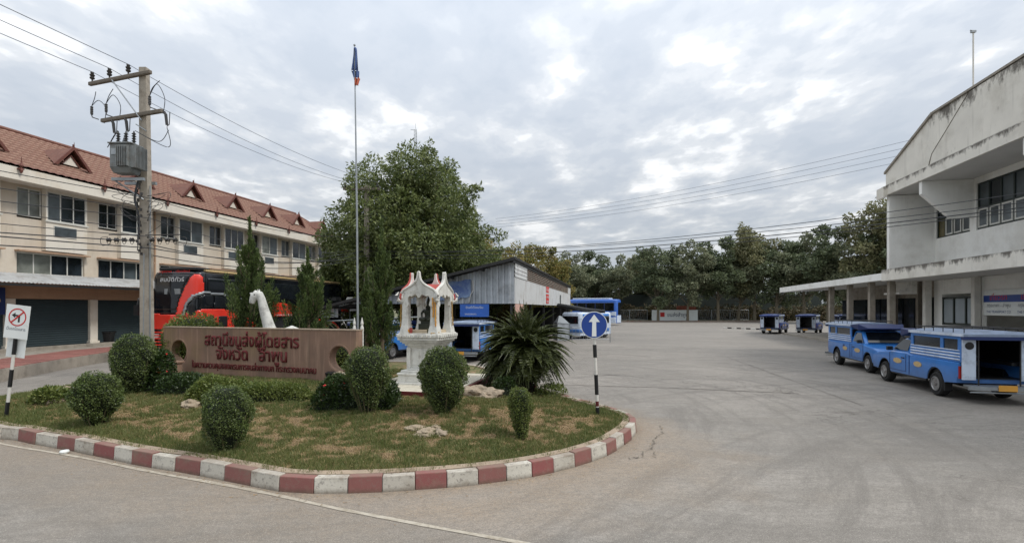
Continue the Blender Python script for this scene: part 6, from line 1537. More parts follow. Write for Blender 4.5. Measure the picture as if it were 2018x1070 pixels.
# local x along the yard side (away), local y to the left (front width direction), roof falls towards +y
LS, WS = 33.0, 10.5
q = MB(); cw = .30; y = 0.0; prof_z = lambda y: 4.92 - .235 * y
while y < WS:
    w1, w2 = cw * .55, cw * .2
    pts = [(y, 0), (y + w1, 0), (y + w1 + w2 * .5, -.09), (y + cw - w2 * .25, -.09), (y + cw, 0)]
    for (ya, xa), (yb, xb) in zip(pts[:-1], pts[1:]):
        zb = 2.72 if y < 9.6 else 2.0
        q.add([(xa, ya, zb), (xb, yb, zb), (xb, yb, prof_z(yb) - .12), (xa, ya, prof_z(ya) - .12)], [(0, 1, 2, 3)])
    y += cw
q.build('corrugated_front', M['corr'], shed)
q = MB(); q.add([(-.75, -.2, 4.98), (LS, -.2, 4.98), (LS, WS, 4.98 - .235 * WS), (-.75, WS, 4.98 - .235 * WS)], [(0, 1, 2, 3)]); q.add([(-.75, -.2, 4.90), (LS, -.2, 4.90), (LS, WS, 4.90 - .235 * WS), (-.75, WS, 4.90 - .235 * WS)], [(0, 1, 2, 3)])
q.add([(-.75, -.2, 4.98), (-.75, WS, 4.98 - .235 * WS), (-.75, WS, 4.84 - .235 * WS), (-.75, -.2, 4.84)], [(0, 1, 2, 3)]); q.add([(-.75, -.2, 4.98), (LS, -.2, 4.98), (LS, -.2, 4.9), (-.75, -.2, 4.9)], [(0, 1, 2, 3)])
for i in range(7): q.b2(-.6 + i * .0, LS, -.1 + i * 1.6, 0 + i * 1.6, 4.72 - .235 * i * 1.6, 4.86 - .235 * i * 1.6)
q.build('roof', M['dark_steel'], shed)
q = MB(); q.b2(0, LS, -.05, 0, 2.72, 4.05); q.build('side_cladding', M['corr_white'], shed)
for i in range(4):
    q = MB(); q.prism([(-.055, 4.055 + i * .2), (-.085, 4.06 + i * .2), (-.06, 4.25 + i * .2), (-.01, 4.25 + i * .2)], 0, 3.4, 'x'); q.build('clapboard', M['corr_white'], shed)
for i in range(7):
    q = MB(); q.prism([(-.03, 4.06 + i * .115), (-.07, 4.06 + i * .115), (-.02, 4.155 + i * .115)], 3.45, LS - 3.2, 'x'); q.build('louvre_slat', M['brown_slat'], shed)
q = MB(); q.b2(LS - 3.15, LS, -.07, -.02, 4.05, 4.86); q.build('end_board', M['corr_white'], shed); q = MB(); q.b2(3.4, 3.46, -.09, -.02, 4.05, 4.86); q.build('corner_trim', M['corr_white'], shed)
q = MB(); q.b2(21.5, 22.3, -.075, -.051, 2.9, 3.7); q.build('dark_vent', M['dark_frame'], shed)
for x in (0.1, 6.0, 12, 18, 24, 30, 32.6):
    for yy in (.1, 5, 10.2):
        q = MB(); q.b2(x, x + .12, yy, yy + .12, 0, 4.8 - .235 * yy); q.build('post', M['dark_steel'], shed)
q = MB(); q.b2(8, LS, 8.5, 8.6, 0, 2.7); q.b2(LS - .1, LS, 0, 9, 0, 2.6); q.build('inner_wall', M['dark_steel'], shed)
for i in range(5):
    q = MB(); q.b2(.15 + i * .52, .65 + i * .52, -.045, -.01, 1.35, 2.71); q.build('pink_board', M['pinkboard'], shed)
q = MB(); q.b2(.3, 2.7, -.02, .4, .0, 1.34); q.build('low_cupboard', M['dark_steel'], shed)
# red notices on the cladding (read from the yard side)
def shed_sign(label, x, z, w, h, body, name='red_notice'):
    t = thing(name, label, 'sign', shed.location[:], SHA, 'red notices on the shed')
    q = MB(); q.b2(x - w / 2, x + w / 2, -.075, -.056, z - h / 2, z + h / 2); q.build('board', M['red_sign'], t)
    for i, ln in enumerate(body):
        text(ln, w * .85, M['white_sign'], t, 'lettering', Matrix.Translation((x, -.079, z + h / 2 - (i + .8) * h / len(body) )) @ RX, height=h / len(body) * .8)
shed_sign('small red notice above the larger one on the white shed side', 12.6, 3.86, 1.5, .42, ['ห้าม'])
shed_sign('larger red notice lower on the white shed side', 12.6, 3.18, 1.5, .68, ['จอดรถ', 'ตลอดแนว'])
# blue banner under the front edge and a torn one on the sheets
bnn = thing('blue_banner', 'blue banner hung under the front edge of the metal shed', 'banner', (.1, 25.3, 0), SHA)
q = MB(); q.b2(-.16, -.14, 1.25, 2.75, 2.06, 2.70); q.build('sheet', M['coach_blue'], bnn)
TXF = lambda y, z: Matrix.Translation((-.165, y, z)) @ Matrix.Rotation(-PI / 2, 4, 'Z') @ RX
text('ยินดีต้อนรับ', .9, M['white_sign'], bnn, 'lettering', TXF(2.0, 2.48), height=.16); text('รถสองแถว', .6, M['white_sign'], bnn, 'lettering', TXF(2.2, 2.16), height=.13)
tb = thing('torn_banner', 'torn faded blue and grey banner on the corrugated shed front', 'banner', (.1, 25.3, 0), SHA)
V = []; F = []
for i in range(9):
    for j in range(7): V.append((-.13 - .02 * math.sin(i * 1.3 + j), 2.2 + i * .25, 3.95 - j * .14 - .05 * i * (.6) + .03 * math.sin(i * 2.0) - (.1 if j == 6 and i % 2 else 0)))
for i in range(8):
    for j in range(6): a = i * 7 + j; F.append((a, a + 1, a + 8, a + 7))
M['tornb'] = pm('faded_blue_banner', rgb(120, 140, 170), .8, var=.2, scale=2, dirt=rgb(60, 84, 140), dsc=1.5, dth=(.45, .6)); npmesh('sheet', np.array(V), np.array(F), M['tornb'], tb)
q = MB(); q.tube([(-.12, 2.1, 3.9), (-.12, 2.05, 3.4), (-.12, 2.2, 3.2), (-.12, 2.3, 2.8)], .02, 6); q.build('hanging_cord', M['white'], tb)
# rolled awning tube reaching out from the shed end, and the tarpaulin tent
q = MB(); q.tube([(4.0, 44, 2.75), (5.0, 43, 2.55), (6.3, 42, 2.3), (7.6, 41.5, 2.22)], [.17, .2, .2, .14], 10); tag(q.build('rolled_awning', M['dark_steel'], None, smooth=True), 'dark rolled awning drooping from the far end of the shed', 'awning')
tp = thing('grey_tent', 'small grey tarpaulin tent and cage between the shed and the minibus', 'tent', ((1106 - 1009) / 1000 * 38, 38, 0), .2)
M['tarp'] = pm('grey_tarpaulin', rgb(136, 142, 146), .8, var=.15, scale=2)
q = MB(); q.loft([[(-.7, -.8, 1.55), (.8, -.8, 1.5), (.8, .8, 1.5), (-.7, .8, 1.55)], [(-.3, -.1, 2.15), (.0, -.1, 2.1), (.0, .1, 2.1), (-.3, .1, 2.15)]]); q.build('roof', M['tarp'], tp)
q = MB(); q.b2(-.7, .8, -.75, -.7, .1, 1.5); q.b2(-.7, -.65, -.7, .75, .1, 1.5); q.build('mesh_side', M['corr'], tp)
for sx_ in (-.7, .8):
    for sy_ in (-.8, .8): q = MB(); q.tube([(sx_, sy_, 0), (sx_, sy_, 1.55)], .03, 6); q.build('leg', M['steel'], tp)
tp.scale = (.62, .62, .9)
gt_ = thing('barrier_frame', 'low tubular steel barrier frame standing behind the arrow sign', 'barrier', ((1165 - 1009) / 1000 * 36.5, 36.5, .004), .1)
q = MB(); q.tube([(-1.4, 0, 0), (-1.4, 0, 1.1), (1.4, 0, 1.1), (1.4, 0, 0)], .03, 6); q.build('outer_frame', M['steel'], gt_)
q = MB(); q.tube([(-1.4, 0, .25), (1.4, 0, .25)], .02, 6)
for i in range(1, 10): q.tube([(-1.4 + i * .28, 0, .25), (-1.4 + i * .28, 0, 1.1)], .012, 5)
q.build('bars', M['steel'], gt_)
q = MB(); q.tube([(-8.6, 20.9, 1.9), (-5.2, 20.4, 2.08), (-3.5, 20.2, 2.15)], .03, 8); q.tube([(-8.6, 20.9, .2), (-8.6, 20.9, 1.92)], .04, 8); q.tube([(-3.5, 20.2, .2), (-3.5, 20.2, 2.15)], .04, 8); tag(q.build('pipe_rail', M['steel']), 'thin pale pipe rail stretching behind the flagpole', 'rail')
# small clutter behind the island: white roofed cart
ct = thing('vendor_cart', 'small white roofed cart beyond the rear of the red coach', 'cart', (-10.4, 35.5, .004), .2)
q = MB(); q.b2(-.8, .8, -.5, .5, .5, 1.3); q.build('box', M['steel'], ct)
q = MB(); q.loft([[(-1.1, -.8, 3.0), (1.1, -.8, 3.0), (1.1, .8, 3.0), (-1.1, .8, 3.0)], [(-1.0, -.7, 3.25), (.9, -.7, 3.2), (.9, .7, 3.2), (-1.0, .7, 3.25)]]); q.build('roof', M['white'], ct)
q = MB(); q.b2(-.9, .9, -.05, 0, 2.3, 3.0); q.build('sign_board', M['soffit'], ct)
for sx_ in (-1, 1): q = MB(); q.tube([(sx_ * .9, 0, 0), (sx_ * .9, 0, 3.0)], .03, 6); q.build('post', M['steel'], ct)

# ------------------------------------------------------------------ utility poles and wires
def rect_pole(name, t, h, w0, w1, mat, lean_=0.0):
    q = MB(); q.loft([[(-w0, -w0 * .8, -.3), (w0, -w0 * .8, -.3), (w0, w0 * .8, -.3), (-w0, w0 * .8, -.3)], [(-w1 - lean_, -w1 * .8, h), (w1 - lean_, -w1 * .8, h), (w1 - lean_, w1 * .8, h), (-w1 - lean_, w1 * .8, h)]]); q.b2(-.05, .05, -w1 - .02, -w1 * .6, h * .5, h * .5 + .01); return q.build('pole_shaft', mat, t, bevel=.02)
PX, PYd = (291 - 1009) / 1000 * 18, 18.0
up = thing('power_pole', 'concrete power pole with two wooden crossarms, insulators and a grey transformer', 'utility pole', (PX, PYd, 0), 0)
HP = 11.0
sh_ = rect_pole('pole_shaft', up, HP, .175, .125, M['pole_concrete'], .12)
M['wood_arm'] = pm('weathered_crossarm', rgb(112, 104, 94), .9, var=.2, scale=6, bump=.3); M['ceram'] = pm('dark_glazed_insulator', rgb(54, 52, 50), .25, var=.2)
M['trafo'] = pm('grey_transformer_paint', rgb(122, 126, 126), .55, .1, var=.1, scale=3, dirt=rgb(90, 80, 70), dsc=4)
def arm(xa, ya, xb, yb, z, r=.065):
    d = Vector((xb - xa, yb - ya, 0)); L = d.length; q = MB(); q.b2(-L / 2, L / 2, -.06, .06, -.07, .07); a = math.atan2(d.y, d.x)
    q.v = [tuple(Matrix.Translation(((xa + xb) / 2, (ya + yb) / 2, z)) @ Matrix.Rotation(a, 4, 'Z') @ Vector(v)) for v in q.v]; return q.build('crossarm', M['wood_arm'], up, bevel=.03)
AD = Vector((-3.05, 1.0)).normalized()
zA, zB = HP - .28, 9.3
arm(.35 * -AD.x, .35 * -AD.y - .2, AD.x * 2.75, AD.y * 2.75 - .2, zA); arm(-AD.x * .9, -AD.y * .9 - .2, AD.x * 2.1, AD.y * 2.1 - .2, zB)
ins = []
for d in (.75, 1.7, 2.6):
    x, y = AD.x * d, AD.y * d - .2; q = MB(); q.lathe([(.02, .0), (.03, .08), (.07, .10), (.085, .14), (.05, .18), (.075, .21), (.085, .25), (.045, .28), (.06, .31), (.055, .35), (.01, .37)], (x, y, zA + .07), 12); q.build('insulator', M['ceram'], up, smooth=True); ins.append((PX + x, PYd + y, zA + .43))
q = MB(); q.tube([(AD.x * 1.5, AD.y * 1.5 - .27, zA - .05), (-.02, -.27, zB - .25)], .022, 6); q.tube([(AD.x * .3, AD.y * .3 - .27, zB - .35), (.1, -.2, zB - .6)], .02, 6); q.build('arm_brace', M['steel'], up)
def arrester(x, y, z):
    q = MB(); q.lathe([(.02, 0), (.045, .02), (.04, .05), (.05, .07), (.04, .1), (.05, .13), (.04, .16), (.05, .2), (.04, .25), (.05, .3), (.02, .32)], (x, y, z), 10); q.tube([(x, y, z), (x + .02, y, z - .08), (x + .25, y, z - .16)], .018, 5); q.build('arrester', M['ceram'], up)
for d in (2.35, 1.6, -.55): arrester(AD.x * d - .15, AD.y * d - .25, zB + .22)
def cutout(x, y, z):
    q = MB(); q.tube([(x, y, z), (x + .06, y, z - .1), (x + .1, y, z - .45)], [.045, .05, .045], 8); q.tube([(x + .22, y - .03, z - .02), (x + .2, y - .03, z - .45), (x + .1, y, z - .5)], .014, 5); q.build('fuse_cutout', M['ceram'], up)
for d in (1.5, .85, -1.05): cutout(AD.x * d, AD.y * d - .28, zB - .08)
def curvy(pts, r=.011, n=10, sag=0):
    P = [Vector(p) for p in pts]; P = [P[0]] + P + [P[-1]]; o = []
    for i in range(1, len(P) - 2):
        for k in range(n):
            t = k / n; p0, p1, p2, p3 = P[i - 1], P[i], P[i + 1], P[i + 2]; o.append(.5 * ((2 * p1) + (-p0 + p2) * t + (2 * p0 - 5 * p1 + 4 * p2 - p3) * t * t + (-p0 + 3 * p1 - 3 * p2 + p3) * t ** 3))
    return o + [P[-1]]
trX, trY, trZ = -.36, -.52, 7.15
jl = []
for i, d in enumerate((2.35, 1.6, -.55)):
    x, y = AD.x * d - .15, AD.y * d - .25; jl.append([(x, y, zB + .55), (x + .25, y, zB + .75 + .1 * i), (x + .55, y - .05, zB + .45), (x + .5, y - .05, zB - .1)])
    jl.append([(x, y, zB + .55), (x + .1, y, zA - .6), (x + .15 + .1 * i, y, zA - .35)])
for i, d in enumerate((1.5, .85, -1.05)):
    x, y = AD.x * d + .1, AD.y * d - .28; jl.append([(x, y, zB - .6), (x - .25 * (1 if d > 0 else -.2), y, zB - 1.05 - .12 * i), (trX - .3 + .3 * i, trY, trZ + 1.45)])
jl.append([(.95, -.3, zB - .6), (.6, -.3, zB - 1.0), (trX + .3, trY, trZ + 1.45)])
for p in jl: q = MB(); q.tube(curvy(p), .012, 5); q.build('jumper_wire', M['wire'], up)
q = MB(); q.b2(trX - .36, trX + .36, trY - .28, trY + .24, trZ + .12, trZ + .92); q.b2(trX - .41, trX + .41, trY - .33, trY + .28, trZ + .92, trZ + .97)
q.loft([[(trX - .3, trY - .2, trZ - .05), (trX + .3, trY - .2, trZ - .05), (trX + .3, trY + .2, trZ - .05), (trX - .3, trY + .2, trZ - .05)], [(trX - .36, trY - .28, trZ + .118), (trX + .36, trY - .28, trZ + .118), (trX + .36, trY + .24, trZ + .118), (trX - .36, trY + .24, trZ + .118)]])
tf = q.build('transformer', M['trafo'], up, bevel=.02)
q = MB()
for i in range(9): q.b2(trX + .365, trX + .54, trY - .28 + i * .065, trY - .26 + i * .065, trZ + .12, trZ + .88)
for i in range(7): q.b2(trX - .06 + i * .06, trX - .04 + i * .06, trY - .40, trY - .285, trZ + .15, trZ + .85)
q.build('cooling_fins', M['trafo'], tf)
for i in range(3):
    q = MB(); pr = []
    for k in range(5): pr += [(.035, k * .085), (.075, k * .085 + .03), (.035, k * .085 + .06)]
    q.lathe(pr + [(.015, .47)], (trX - .28 + i * .27, trY, trZ + .97), 10); q.build('bushing', M['ceram'], tf)
q = MB(); q.b2(trX - .3, trX - .06, trY - .30, trY - .282, trZ + .55, trZ + .75); q.build('rating_plate', M['steel'], tf)
q = MB(); q.b2(-.9, .2, -.5, -.4, 6.9, 7.0); q.b2(-.9, .2, .1, .2, 6.9, 7.0); q.tube([(-.8, -.45, 6.9), (0, -.2, 6.3)], .03, 6); q.build('platform_bracket', M['steel'], up)
# secondary cable bundles, racks and drooping loops
q = MB()
for z in (5.9, 5.6, 5.0, 4.75): q.tube([(.16, -.18, z), (.2, -.25, z), (.22, -.3, z - .05)], .03, 6)
for i in range(26): q.box(-.12 + random.uniform(-.08, .08), -.24, 4.4 + i * .11, .05, .06, .1)
tag(q.build('cable_clamps', M['ceram'], up), kind='stuff')
for sgn, x0_ in ((-1, -.35), (1, .35)):
    q = MB(); q.tube([(sgn * .1, -.25, 5.05), (sgn * 1.25, -.25 + .1, 5.08)], .02, 6)
    for i in range(4):
        cx_ = sgn * (.35 + i * .27); q.lathe([(.02, -.05), (.075, -.04), (.045, 0), (.075, .04), (.02, .05)], (cx_, -.28, 4.88), 10, ax='x'); q.tube(curvy([(cx_ - .1, -.28, 4.9), (cx_, -.28, 4.72), (cx_ + .12, -.28, 4.9)]), .009, 4)
    q.tube(curvy([(sgn * 1.25, -.2, 5.0), (sgn * 1.5, -.2, 4.95), (sgn * 1.45, -.2, 4.7), (sgn * 1.1, -.25, 4.75)]), .01, 5)
    q.build('spool_rack', M['ceram'], up)
q = MB(); q.tube([(.0, -.22, .3), (.02, -.21, 4.4)], .018, 6); q.tube([(.17, -.12, .3), (.16, -.1, 6.8)], .022, 6); q.build('conduit', M['steel'], up)
# tangle of small service wires hanging at the eave height
rw_ = random.Random(9)
for i in range(12):
    z = rw_.uniform(5.7, 6.9); sg = rw_.choice((-1, 1)); a = (sg * .15, -.22, z); b = (sg * rw_.uniform(.5, 1.1), -.3, z + rw_.uniform(-.15, .15)); c = (sg * rw_.uniform(.3, .9), -.3, z - rw_.uniform(.15, .5)); d = (sg * .14, -.2, z - rw_.uniform(.3, .7))
    q = MB(); q.tube(curvy([a, b, c, d]), .009, 4); q.build('service_wire', M['wire'], up)
for i in range(3):
    q = MB(); q.tube(curvy([(-.12 - .02 * i, -.25, 7.0), (-.2 - .03 * i, -.3, 6.3), (-.1, -.26, 5.6), (-.16, -.28, 4.9 - .2 * i)]), .014, 5); q.build('service_wire', M['wire'], up)
# second pole
p2x, p2y = -9.6, 33.6
u2 = thing('utility_pole', 'second concrete utility pole with a crossarm standing against the big tree', 'utility pole', (p2x, p2y, 0), 0)
rect_pole('pole_shaft', u2, 10.6, .19, .15, M['pole_concrete']); q = MB(); q.b2(-1.5, .9, -.3, -.18, 10.25, 10.4); q.build('crossarm', M['wood_arm'], u2)
P2 = []
for xx in (-1.35, -.7, .75): q = MB(); q.lathe([(.03, 0), (.08, .1), (.05, .2), (.08, .25), (.02, .35)], (xx, -.24, 10.4), 8); q.build('insulator', M['ceram'], u2); P2.append((p2x + xx, p2y - .24, 10.75))
def wire(a, b, sag, r=.011, n=28, label=None, mat=None, name='overhead_wire', group=None, cat='wire'):
    a, b = Vector(a), Vector(b); pts = []
    for i in range(n + 1): t = i / n; p = a.lerp(b, t); p.z -= 4 * sag * t * (1 - t); pts.append(p)
    q = MB(); q.tube(pts, r, 5, cap=False); return tag(q.build(name, M['wire_al' if (a[2] > 9 or b[2] > 9) else 'wire']), label, cat, group)
back3 = Vector((-.2055, -.9787, 0)) * 34
names3 = ['outermost', 'middle', 'innermost']
for i, p in enumerate(ins):
    e = 2 - i
    wire(p, Vector(p) + back3 + Vector((0, 0, .3)), .35, .012, label=f'{("innermost", "middle", "outermost")[i]} high power line running from the pole top towards the upper left', group='high power lines to the left')
    wire(p, P2[2 - i] if True else P2[i], .45, .011, label=f'{("innermost", "middle", "outermost")[i]} power line from the transformer pole to the pole by the big tree', group='power lines between the two poles')
hs = [6.35, 6.0, 5.65, 5.3, 5.0, 4.85, 4.6, 4.45]
for i, h in enumerate(hs):
    off = (-.25 if i % 2 else .22); a = (PX + off, PYd - .22, h)
    wire(a, Vector(a) + back3 + Vector((random.uniform(-.8, .4), 0, .2)), .5 + .12 * (i % 3), .012 + .006 * (i > 4), label=f'low cable crossing the shophouse front, {("first", "second", "third", "fourth", "fifth", "sixth", "seventh", "lowest")[i]} from the top', name='overhead_cable', group='low cables before the shophouses', cat='cable')
    if i in (0, 2, 4, 5, 6, 7): wire(a, (p2x + off, p2y - .2, h + .9 if i < 4 else h + 1.4), .5 + .15 * (i % 3), .012 + .006 * (i > 4), label=f'low cable from the transformer pole past the red coach, {("first", "", "second", "", "third", "fourth", "fifth", "lowest")[i]} from the top', name='overhead_cable', group='low cables above the red coach', cat='cable')
for i, (h, dh) in enumerate(((6.2, 0), (6.05, -.12), (5.9, -.2), (6.3, .35))):
    wire((p2x + .2, p2y - .2, h), (17.5, 12.9, 5.75 + dh), .62 + .05 * i, .012 + (.005 if i == 1 else 0), 40, f'cable crossing in front of the terminal hall, {("second", "third", "lowest", "highest")[i]} of four', 'overhead_cable', 'cables across the yard to the right', 'cable')
for i in range(4):
    wire((-2, 62 + i * .4, 13.4 - i * .28), (32, 33, 14.9 - i * .48), .8, .014, 30, f'thin line in the sky running towards the terminal hall, {("highest", "second", "third", "lowest")[i]} of four', 'overhead_wire', 'thin lines above the far trees')
# lattice antenna mast behind the big tree
am = thing('antenna_mast', 'slender radio mast rising behind the crown of the big tree', 'mast', ((819 - 1009) / 1000 * 62, 62, 0)); q = MB()
for sx_, sy_ in ((-.18, -.1), (.18, -.1), (0, .2)): q.tube([(sx_, sy_, 0), (sx_ * .8, sy_ * .8, 24.3)], .03, 4)
for i in range(60): z = i * .4; q.tube([(-.17, -.1, z), (.17, -.1, z + .2)], .015, 4); q.tube([(.17, -.1, z + .2), (-.17, -.1, z + .4)], .015, 4)
q.build('lattice', M['steel'], am)
q = MB(); q.tube([(0, 0, 24.2), (-.6, 0, 24.25)], .03, 4); q.tube([(-.5, 0, 22.0), (0, 0, 22.0)], .025, 4); q.tube([(0, 0, 24), (0, 0, 25)], .02, 4); q.build('antenna', M['steel'], am)

# ------------------------------------------------------------------ trees
M['leaf_big'] = leafmat('broad_tree_leaf', [rgb(46, 60, 32)[:3], rgb(70, 88, 44)[:3], rgb(102, 116, 62)[:3], rgb(134, 142, 88)[:3]], .45, .3)
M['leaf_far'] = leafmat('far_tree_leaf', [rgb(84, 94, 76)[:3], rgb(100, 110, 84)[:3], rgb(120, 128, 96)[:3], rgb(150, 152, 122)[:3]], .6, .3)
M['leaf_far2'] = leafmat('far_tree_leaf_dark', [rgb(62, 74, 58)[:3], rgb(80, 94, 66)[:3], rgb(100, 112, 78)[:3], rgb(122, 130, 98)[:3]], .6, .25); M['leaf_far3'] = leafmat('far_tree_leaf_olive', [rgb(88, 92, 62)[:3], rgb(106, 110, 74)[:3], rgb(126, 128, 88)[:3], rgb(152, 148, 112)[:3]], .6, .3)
M['leaf_dark'] = leafmat('undergrowth_leaf', [rgb(44, 54, 34)[:3], rgb(62, 72, 44)[:3], rgb(88, 88, 56)[:3], rgb(112, 90, 66)[:3]], .6, .2)
M['leaf_yel'] = leafmat('yellowing_tree_leaf', [rgb(70, 88, 42)[:3], rgb(98, 110, 54)[:3], rgb(132, 132, 70)[:3], rgb(168, 144, 88)[:3]], .6, .35)
def crown_arrays(cl, nleaf, L, W, droop=.2, shell=.55):
    Ps = []; Ds = []
    tot = sum(c[3] ** 2 for c in cl)
    for cx_, cy_, cz_, r, fl_ in cl:
        n = max(6, int(nleaf * r * r / tot)); d = unit(RNG.normal(size=(n, 3))); rad = r * (shell + (1 - shell) * RNG.random((n, 1)) ** .6) * (1 + .28 * np.sin(d[:, :1] * 5 + cx_) * np.sin(d[:, 2:3] * 6 + cy_)); P = d * rad; P[:, 2] *= fl_
        Ps.append(P + np.array([[cx_, cy_, cz_]])); D = d * .7 + RNG.normal(size=(n, 3)) * .6; D[:, 2] -= droop; Ds.append(D)
    P = np.concatenate(Ps); D = np.concatenate(Ds); n = len(P)
    return leaf_arrays(P, D, L * RNG.uniform(.6, 1.35, n), W * RNG.uniform(.7, 1.3, n), fold=.3)
def tree_mesh(kind, h, w, trunk_h, nclump, nleaf, L, W, seed, rtrunk=.25, crs=(.13, .24), flat=.8, shape='round', twigs=14):
    """returns ((trunk mb), (V,F)) in local coordinates"""
    rg = random.Random(seed); tk = MB(); cl = []
    lean = rg.uniform(-.03, .03) * h
    top = h * .62 if shape != 'open' else h * .8
    tk.tube([(0, 0, -.2), (lean * .3, 0, trunk_h * .6), (lean, lean * .4, trunk_h), (lean * 1.3, lean, top)], [rtrunk * 1.25, rtrunk, rtrunk * .8, rtrunk * .3], 8)
    cc = (trunk_h * .85 + h) / 2; hh = (h - trunk_h * .85) / 2
    for i in range(nclump):
        for _ in range(40):
            d = Vector((rg.gauss(0, 1), rg.gauss(0, 1), rg.gauss(0, 1))).normalized(); k = rg.random() ** .42
            x, y, z = d.x * w / 2 * k, d.y * w / 2 * k, cc + d.z * hh * k
            f = (z - (cc - hh)) / (2 * hh); lim = w / 2 * (math.sin(min(1, max(0, f) ** .75) * PI * .93 + .12) ** .6 if shape == 'round' else (1.05 - .35 * f))
            if math.hypot(x, y) < lim: break
        r = rg.uniform(*crs) * w; cl.append((x, y, z, r, flat))
        if rg.random() < .55: s0 = Vector((lean, 0, trunk_h * rg.uniform(.7, 1.4))); tk.tube([s0, s0.lerp(Vector((x, y, z)), .55) + Vector((0, 0, -.08 * h * rg.random())), Vector((x, y, z))], [rtrunk * .32, rtrunk * .18, .02], 5)
    for i in range(twigs):      # loose sprays breaking the outline
        c = cl[rg.randrange(len(cl))]; d = Vector((c[0], c[1], (c[2] - cc) * 1.2)); d = d.normalized() if d.length > .01 else Vector((0, 0, 1)); q = Vector(c[:3]) + d * c[3] * rg.uniform(.95, 1.35); r = c[3] * rg.uniform(.25, .45); cl.append((q.x, q.y, q.z, r, .8))
        tk.tube([Vector(c[:3]), q], [.03, .01], 4)
    return tk, crown_arrays(cl, nleaf, L, W)
def tree(name, label, loc, spec, mat, bark='bark', group=None):
    tk, (V, F) = spec; t = thing(name, label, 'tree', loc, 0, group); tk.build('trunk', M[bark], t, smooth=True); npmesh('crown', V, F, M[mat], t); return t
bt_ = tree('broad_leaf_tree', 'large dense dark green tree standing behind the flagpole and shrine', ((800 - 1009) / 1000 * 36, 36.5, 0), tree_mesh('', 13.3, 9.9, 3.0, 74, 86000, .26, .105, 11, .32, (.11, .19), .85, twigs=46), 'leaf_big')
tree('broad_leaf_tree', 'lower dark tree filling in to the left of the large tree', ((692 - 1009) / 1000 * 37.5, 38.5, 0), tree_mesh('', 8.6, 5.4, 1.4, 34, 26000, .26, .105, 12, .2, (.13, .22), twigs=16), 'leaf_big')
tree('broad_leaf_tree', 'mid height green tree sloping down to the right of the large one', ((928 - 1009) / 1000 * 42, 43, 0), tree_mesh('', 10.4, 6.6, 1.4, 40, 26000, .26, .105, 17, .2, (.11, .19), twigs=30), 'leaf_big')
tree('broad_leaf_tree', 'dark spreading tree low behind the shrine', ((880 - 1009) / 1000 * 40, 41.5, 0), tree_mesh('', 8.8, 8.5, 1.2, 34, 26000, .28, .11, 13, .22, (.12, .2), twigs=14), 'leaf_big')
for i, (px, Yd, h, w, lab) in enumerate(((965, 55, 10.8, 7, 'tall thin yellowish tree just right of the large tree'), (1015, 58, 9.4, 7.5, 'yellow-green tree above the shed roof'), (1062, 62, 10.6, 6.5, 'yellowing tree with bare twigs above the shed end'), (985, 50, 7.6, 8, 'low yellow-green tree directly over the shed roof'), (1090, 66, 8, 6, 'small orange tinted tree at the shed end'))):
    tree('yellowing_tree', lab, ((px - 1009) / 1000 * Yd, Yd, 0), tree_mesh('', h, w, h * .2, 30, 11000, .26, .14, 30 + i, .16, (.09, .17), .8, twigs=30), 'leaf_yel', 'bark_pale', 'yellowing trees behind the shed')
# far row: five variants copied with different size and turn
variants = []
spec = [(16.5, 9.5, 4.6, 36, 11500, .12), (17.5, 9, 5.2, 40, 11500, .11), (15.5, 8.5, 4.4, 30, 9500, .12), (18.5, 10, 5.6, 40, 12000, .12), (16, 10.5, 4.0, 36, 11000, .11)]
for i, (h, w, th, nc, nl, cr_) in enumerate(spec):
    tk, (V, F) = tree_mesh('', h, w, th, nc, nl, .46, .27, 60 + i, .24, (cr_ * .75, cr_ * 1.45), .75, 'round', 26)
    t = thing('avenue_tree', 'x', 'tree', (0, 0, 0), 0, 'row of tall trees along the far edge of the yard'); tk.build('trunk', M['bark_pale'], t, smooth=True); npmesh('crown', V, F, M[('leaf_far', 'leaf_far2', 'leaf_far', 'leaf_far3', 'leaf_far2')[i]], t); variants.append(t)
rowp = [(1128, 96, .86), (1172, 101, .9), (1222, 97, .9), (1262, 104, .86), (1297, 92, .93), (1355, 91, .90), (1415, 92, .98), (1455, 94, .97), (1487, 93, 1.0), (1530, 91, 1.0), (1585, 88, 1.02), (1632, 84, 1.0), (1680, 80, .98), (1722, 78, 1.08), (1775, 76, 1.05), (1835, 74, 1.0)]
refs = ['left of the coach roof', 'directly above the coach', 'just right of the coach', 'between the coach and the white wall', 'with its trunk before the left part of the white wall', 'with its trunk before the right part of the white wall', 'first to the right of the white wall', 'second to the right of the white wall', 'third to the right of the white wall', 'above the leftmost far pickup bus', 'behind the canopy tip', 'behind the first canopy column', 'over the middle of the canopy roof', 'tallest one, over the canopy next to the hall', 'behind the corner of the hall', 'hidden mostly behind the hall']
for i, (px, Yd, s) in enumerate(rowp):
    v = variants[i % 5]; o = v if i < 5 else dup(v); o.location = ((px - 1009) / 1000 * Yd, Yd, 0); o.rotation_euler = (0, 0, i * 1.7); o.scale = (s * (1.0 + .1 * math.sin(i * 2.3)), s * (1 + .1 * math.cos(i)), s * .93 * (1 + .04 * math.sin(i * 4.1))); o['label'] = 'tall avenue tree ' + refs[i]
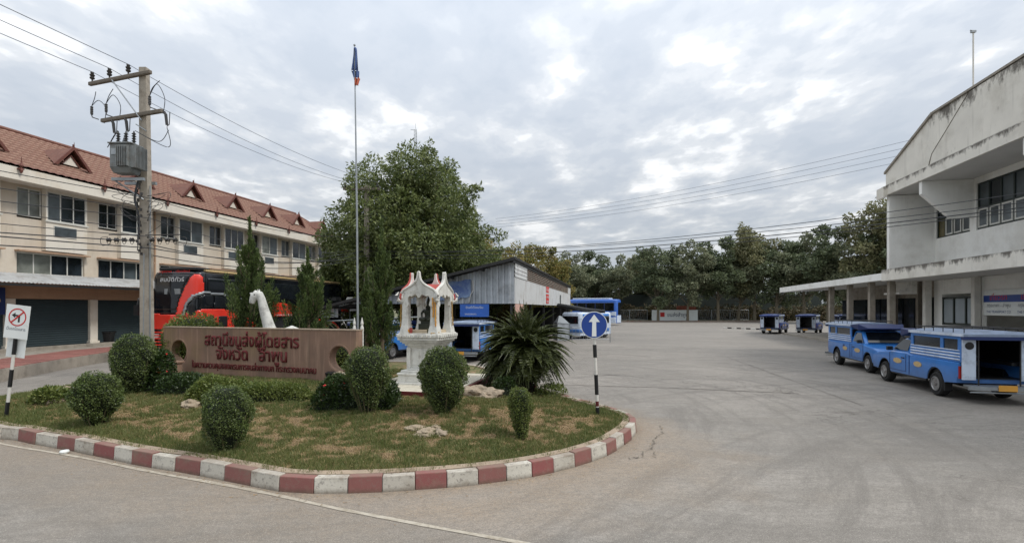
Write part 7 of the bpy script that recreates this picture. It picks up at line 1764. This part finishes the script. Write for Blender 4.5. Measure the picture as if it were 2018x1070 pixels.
# the wood behind: one mass
cl = []
rg = random.Random(5)
for i in range(330):
    px = rg.uniform(1085, 1850); Yd = rg.uniform(104, 122); z = rg.uniform(.5, 11.5 if px > 1300 else 10.0) * (1 + .15 * (px > 1600)); cl.append(((px - 1009) / 1000 * Yd, Yd, z, rg.uniform(1.4, 2.8), .85))
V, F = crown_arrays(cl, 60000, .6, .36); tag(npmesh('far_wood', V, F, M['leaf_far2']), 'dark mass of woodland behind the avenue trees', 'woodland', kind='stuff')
cl = []
for i in range(260):
    px = rg.uniform(1080, 1660); Yd = rg.uniform(97.5, 100); cl.append(((px - 1009) / 1000 * Yd, Yd, rg.uniform(.1, 2.4), rg.uniform(.6, 1.2), .9))
V, F = crown_arrays(cl, 26000, .4, .22); tag(npmesh('undergrowth', V, F, M['leaf_dark']), 'rough undergrowth along the far boundary fence', 'undergrowth', kind='stuff')
# dark backdrop added to block the sky behind the trunks, low verge kerb and white wall
q = MB(); q.b2(4, 62, 101.8, 102, 0, 5.2); o = tag(q.build('dark_backdrop', pm('dark_backdrop_sheet', rgb(48, 56, 52), .9, var=.3, scale=.4)), 'long dark backdrop added behind the far trunks to block the sky', 'wall')
vk = thing('verge_kerb', 'low rust coloured kerb and verge along the far edge of the yard', 'kerb', (0, 0, 0)); q = MB(); q.b2(15, 46, 89.9, 90.15, 0, .28); q.build('stone_edge', M['brown_slat'], vk); q = MB(); q.b2(15, 46, 90.16, 97, 0, .2); q.build('verge', M['earth'], vk)
ww = thing('white_wall_sign', 'white painted wall with red emblem and faded lettering under the far trees', 'wall', (0, 93.2, 0)); xa, xb = (1285 - 1009) * .0932, (1375 - 1009) * .0932
q = MB(); q.b2(xa, xb, 0, .2, .2, 2.15); q.build('panel', M['white_sign'], ww)
q = MB(); q.b2(xa + 1.5, xa + 2.3, -.02, -.005, .9, 1.7); q.build('red_emblem', M['red_sign'], ww)
text('ขนส่งลำพูน', 3.8, M['text_grey'], ww, 'lettering', Matrix.Translation(((xa + xb) / 2 + .5, -.02, .95)) @ RX, height=.9, bold=.02)
q = MB(); q.b2(xa + 4.8, xb, .8, 1.0, 2.15, 2.9); tag(q.build('rusty_sheet', M['bus_red'] if False else pm('rusty_sheet', rgb(128, 74, 58), .9)), 'rust red sheet standing behind the white wall', 'sheet').location = (0, 93.2, 0)
mf_ = thing('mesh_fence', 'grey chain link fence along the far edge of the yard', 'fence', (0, 96.5, 0))
for a_, b_ in ((19, xa), (xb + .3, 45)):
    q = MB(); n = int((b_ - a_) / 3)
    for i in range(n + 1): x = a_ + (b_ - a_) * i / n; q.tube([(x, 0, 0), (x, 0, 2.2)], .06, 5)
    q.tube([(a_, 0, 2.15), (b_, 0, 2.15)], .04, 5); q.tube([(a_, 0, .3), (b_, 0, .3)], .04, 5)
    for i in range(int((b_ - a_) / .35)): x = a_ + i * .35; q.tube([(x, 0, .3), (x + .35, 0, 2.15)], .012, 3, cap=False); q.tube([(x + .35, 0, .3), (x, 0, 2.15)], .012, 3, cap=False)
    q.build('fence_bay', M['steel'], mf_)
q = MB()
pp1, pp2 = G(1500, 650), G(1425, 647)
for i in range(8):
    q = MB(); t_ = i / 8; a = Vector(pp2).lerp(Vector(pp1), t_); b = Vector(pp2).lerp(Vector(pp1), t_ + .11); q.prism([(a.x, a.y), (b.x, b.y), (b.x + .1, b.y + .25), (a.x + .1, a.y + .25)], .004, .15, 'z')
    if i == 0: kk = thing('yard_kerb', 'black and white striped low kerb before the far pickup buses', 'kerb', (0, 0, 0))
    q.build('kerb_stone', M['black'] if i % 2 else M['white'], kk)
# litter by the kerb
p = G(127, 894); q = MB(); q.lathe([(.055, 0), (.07, .03), (.06, .05), (.01, .055)], (0, 0, 0), 14); o = tag(q.build('crushed_cup', M['white_sign']), 'small white crushed cup lying on the road beside the left kerb', 'litter'); o.location = (p[0], p[1], .012)
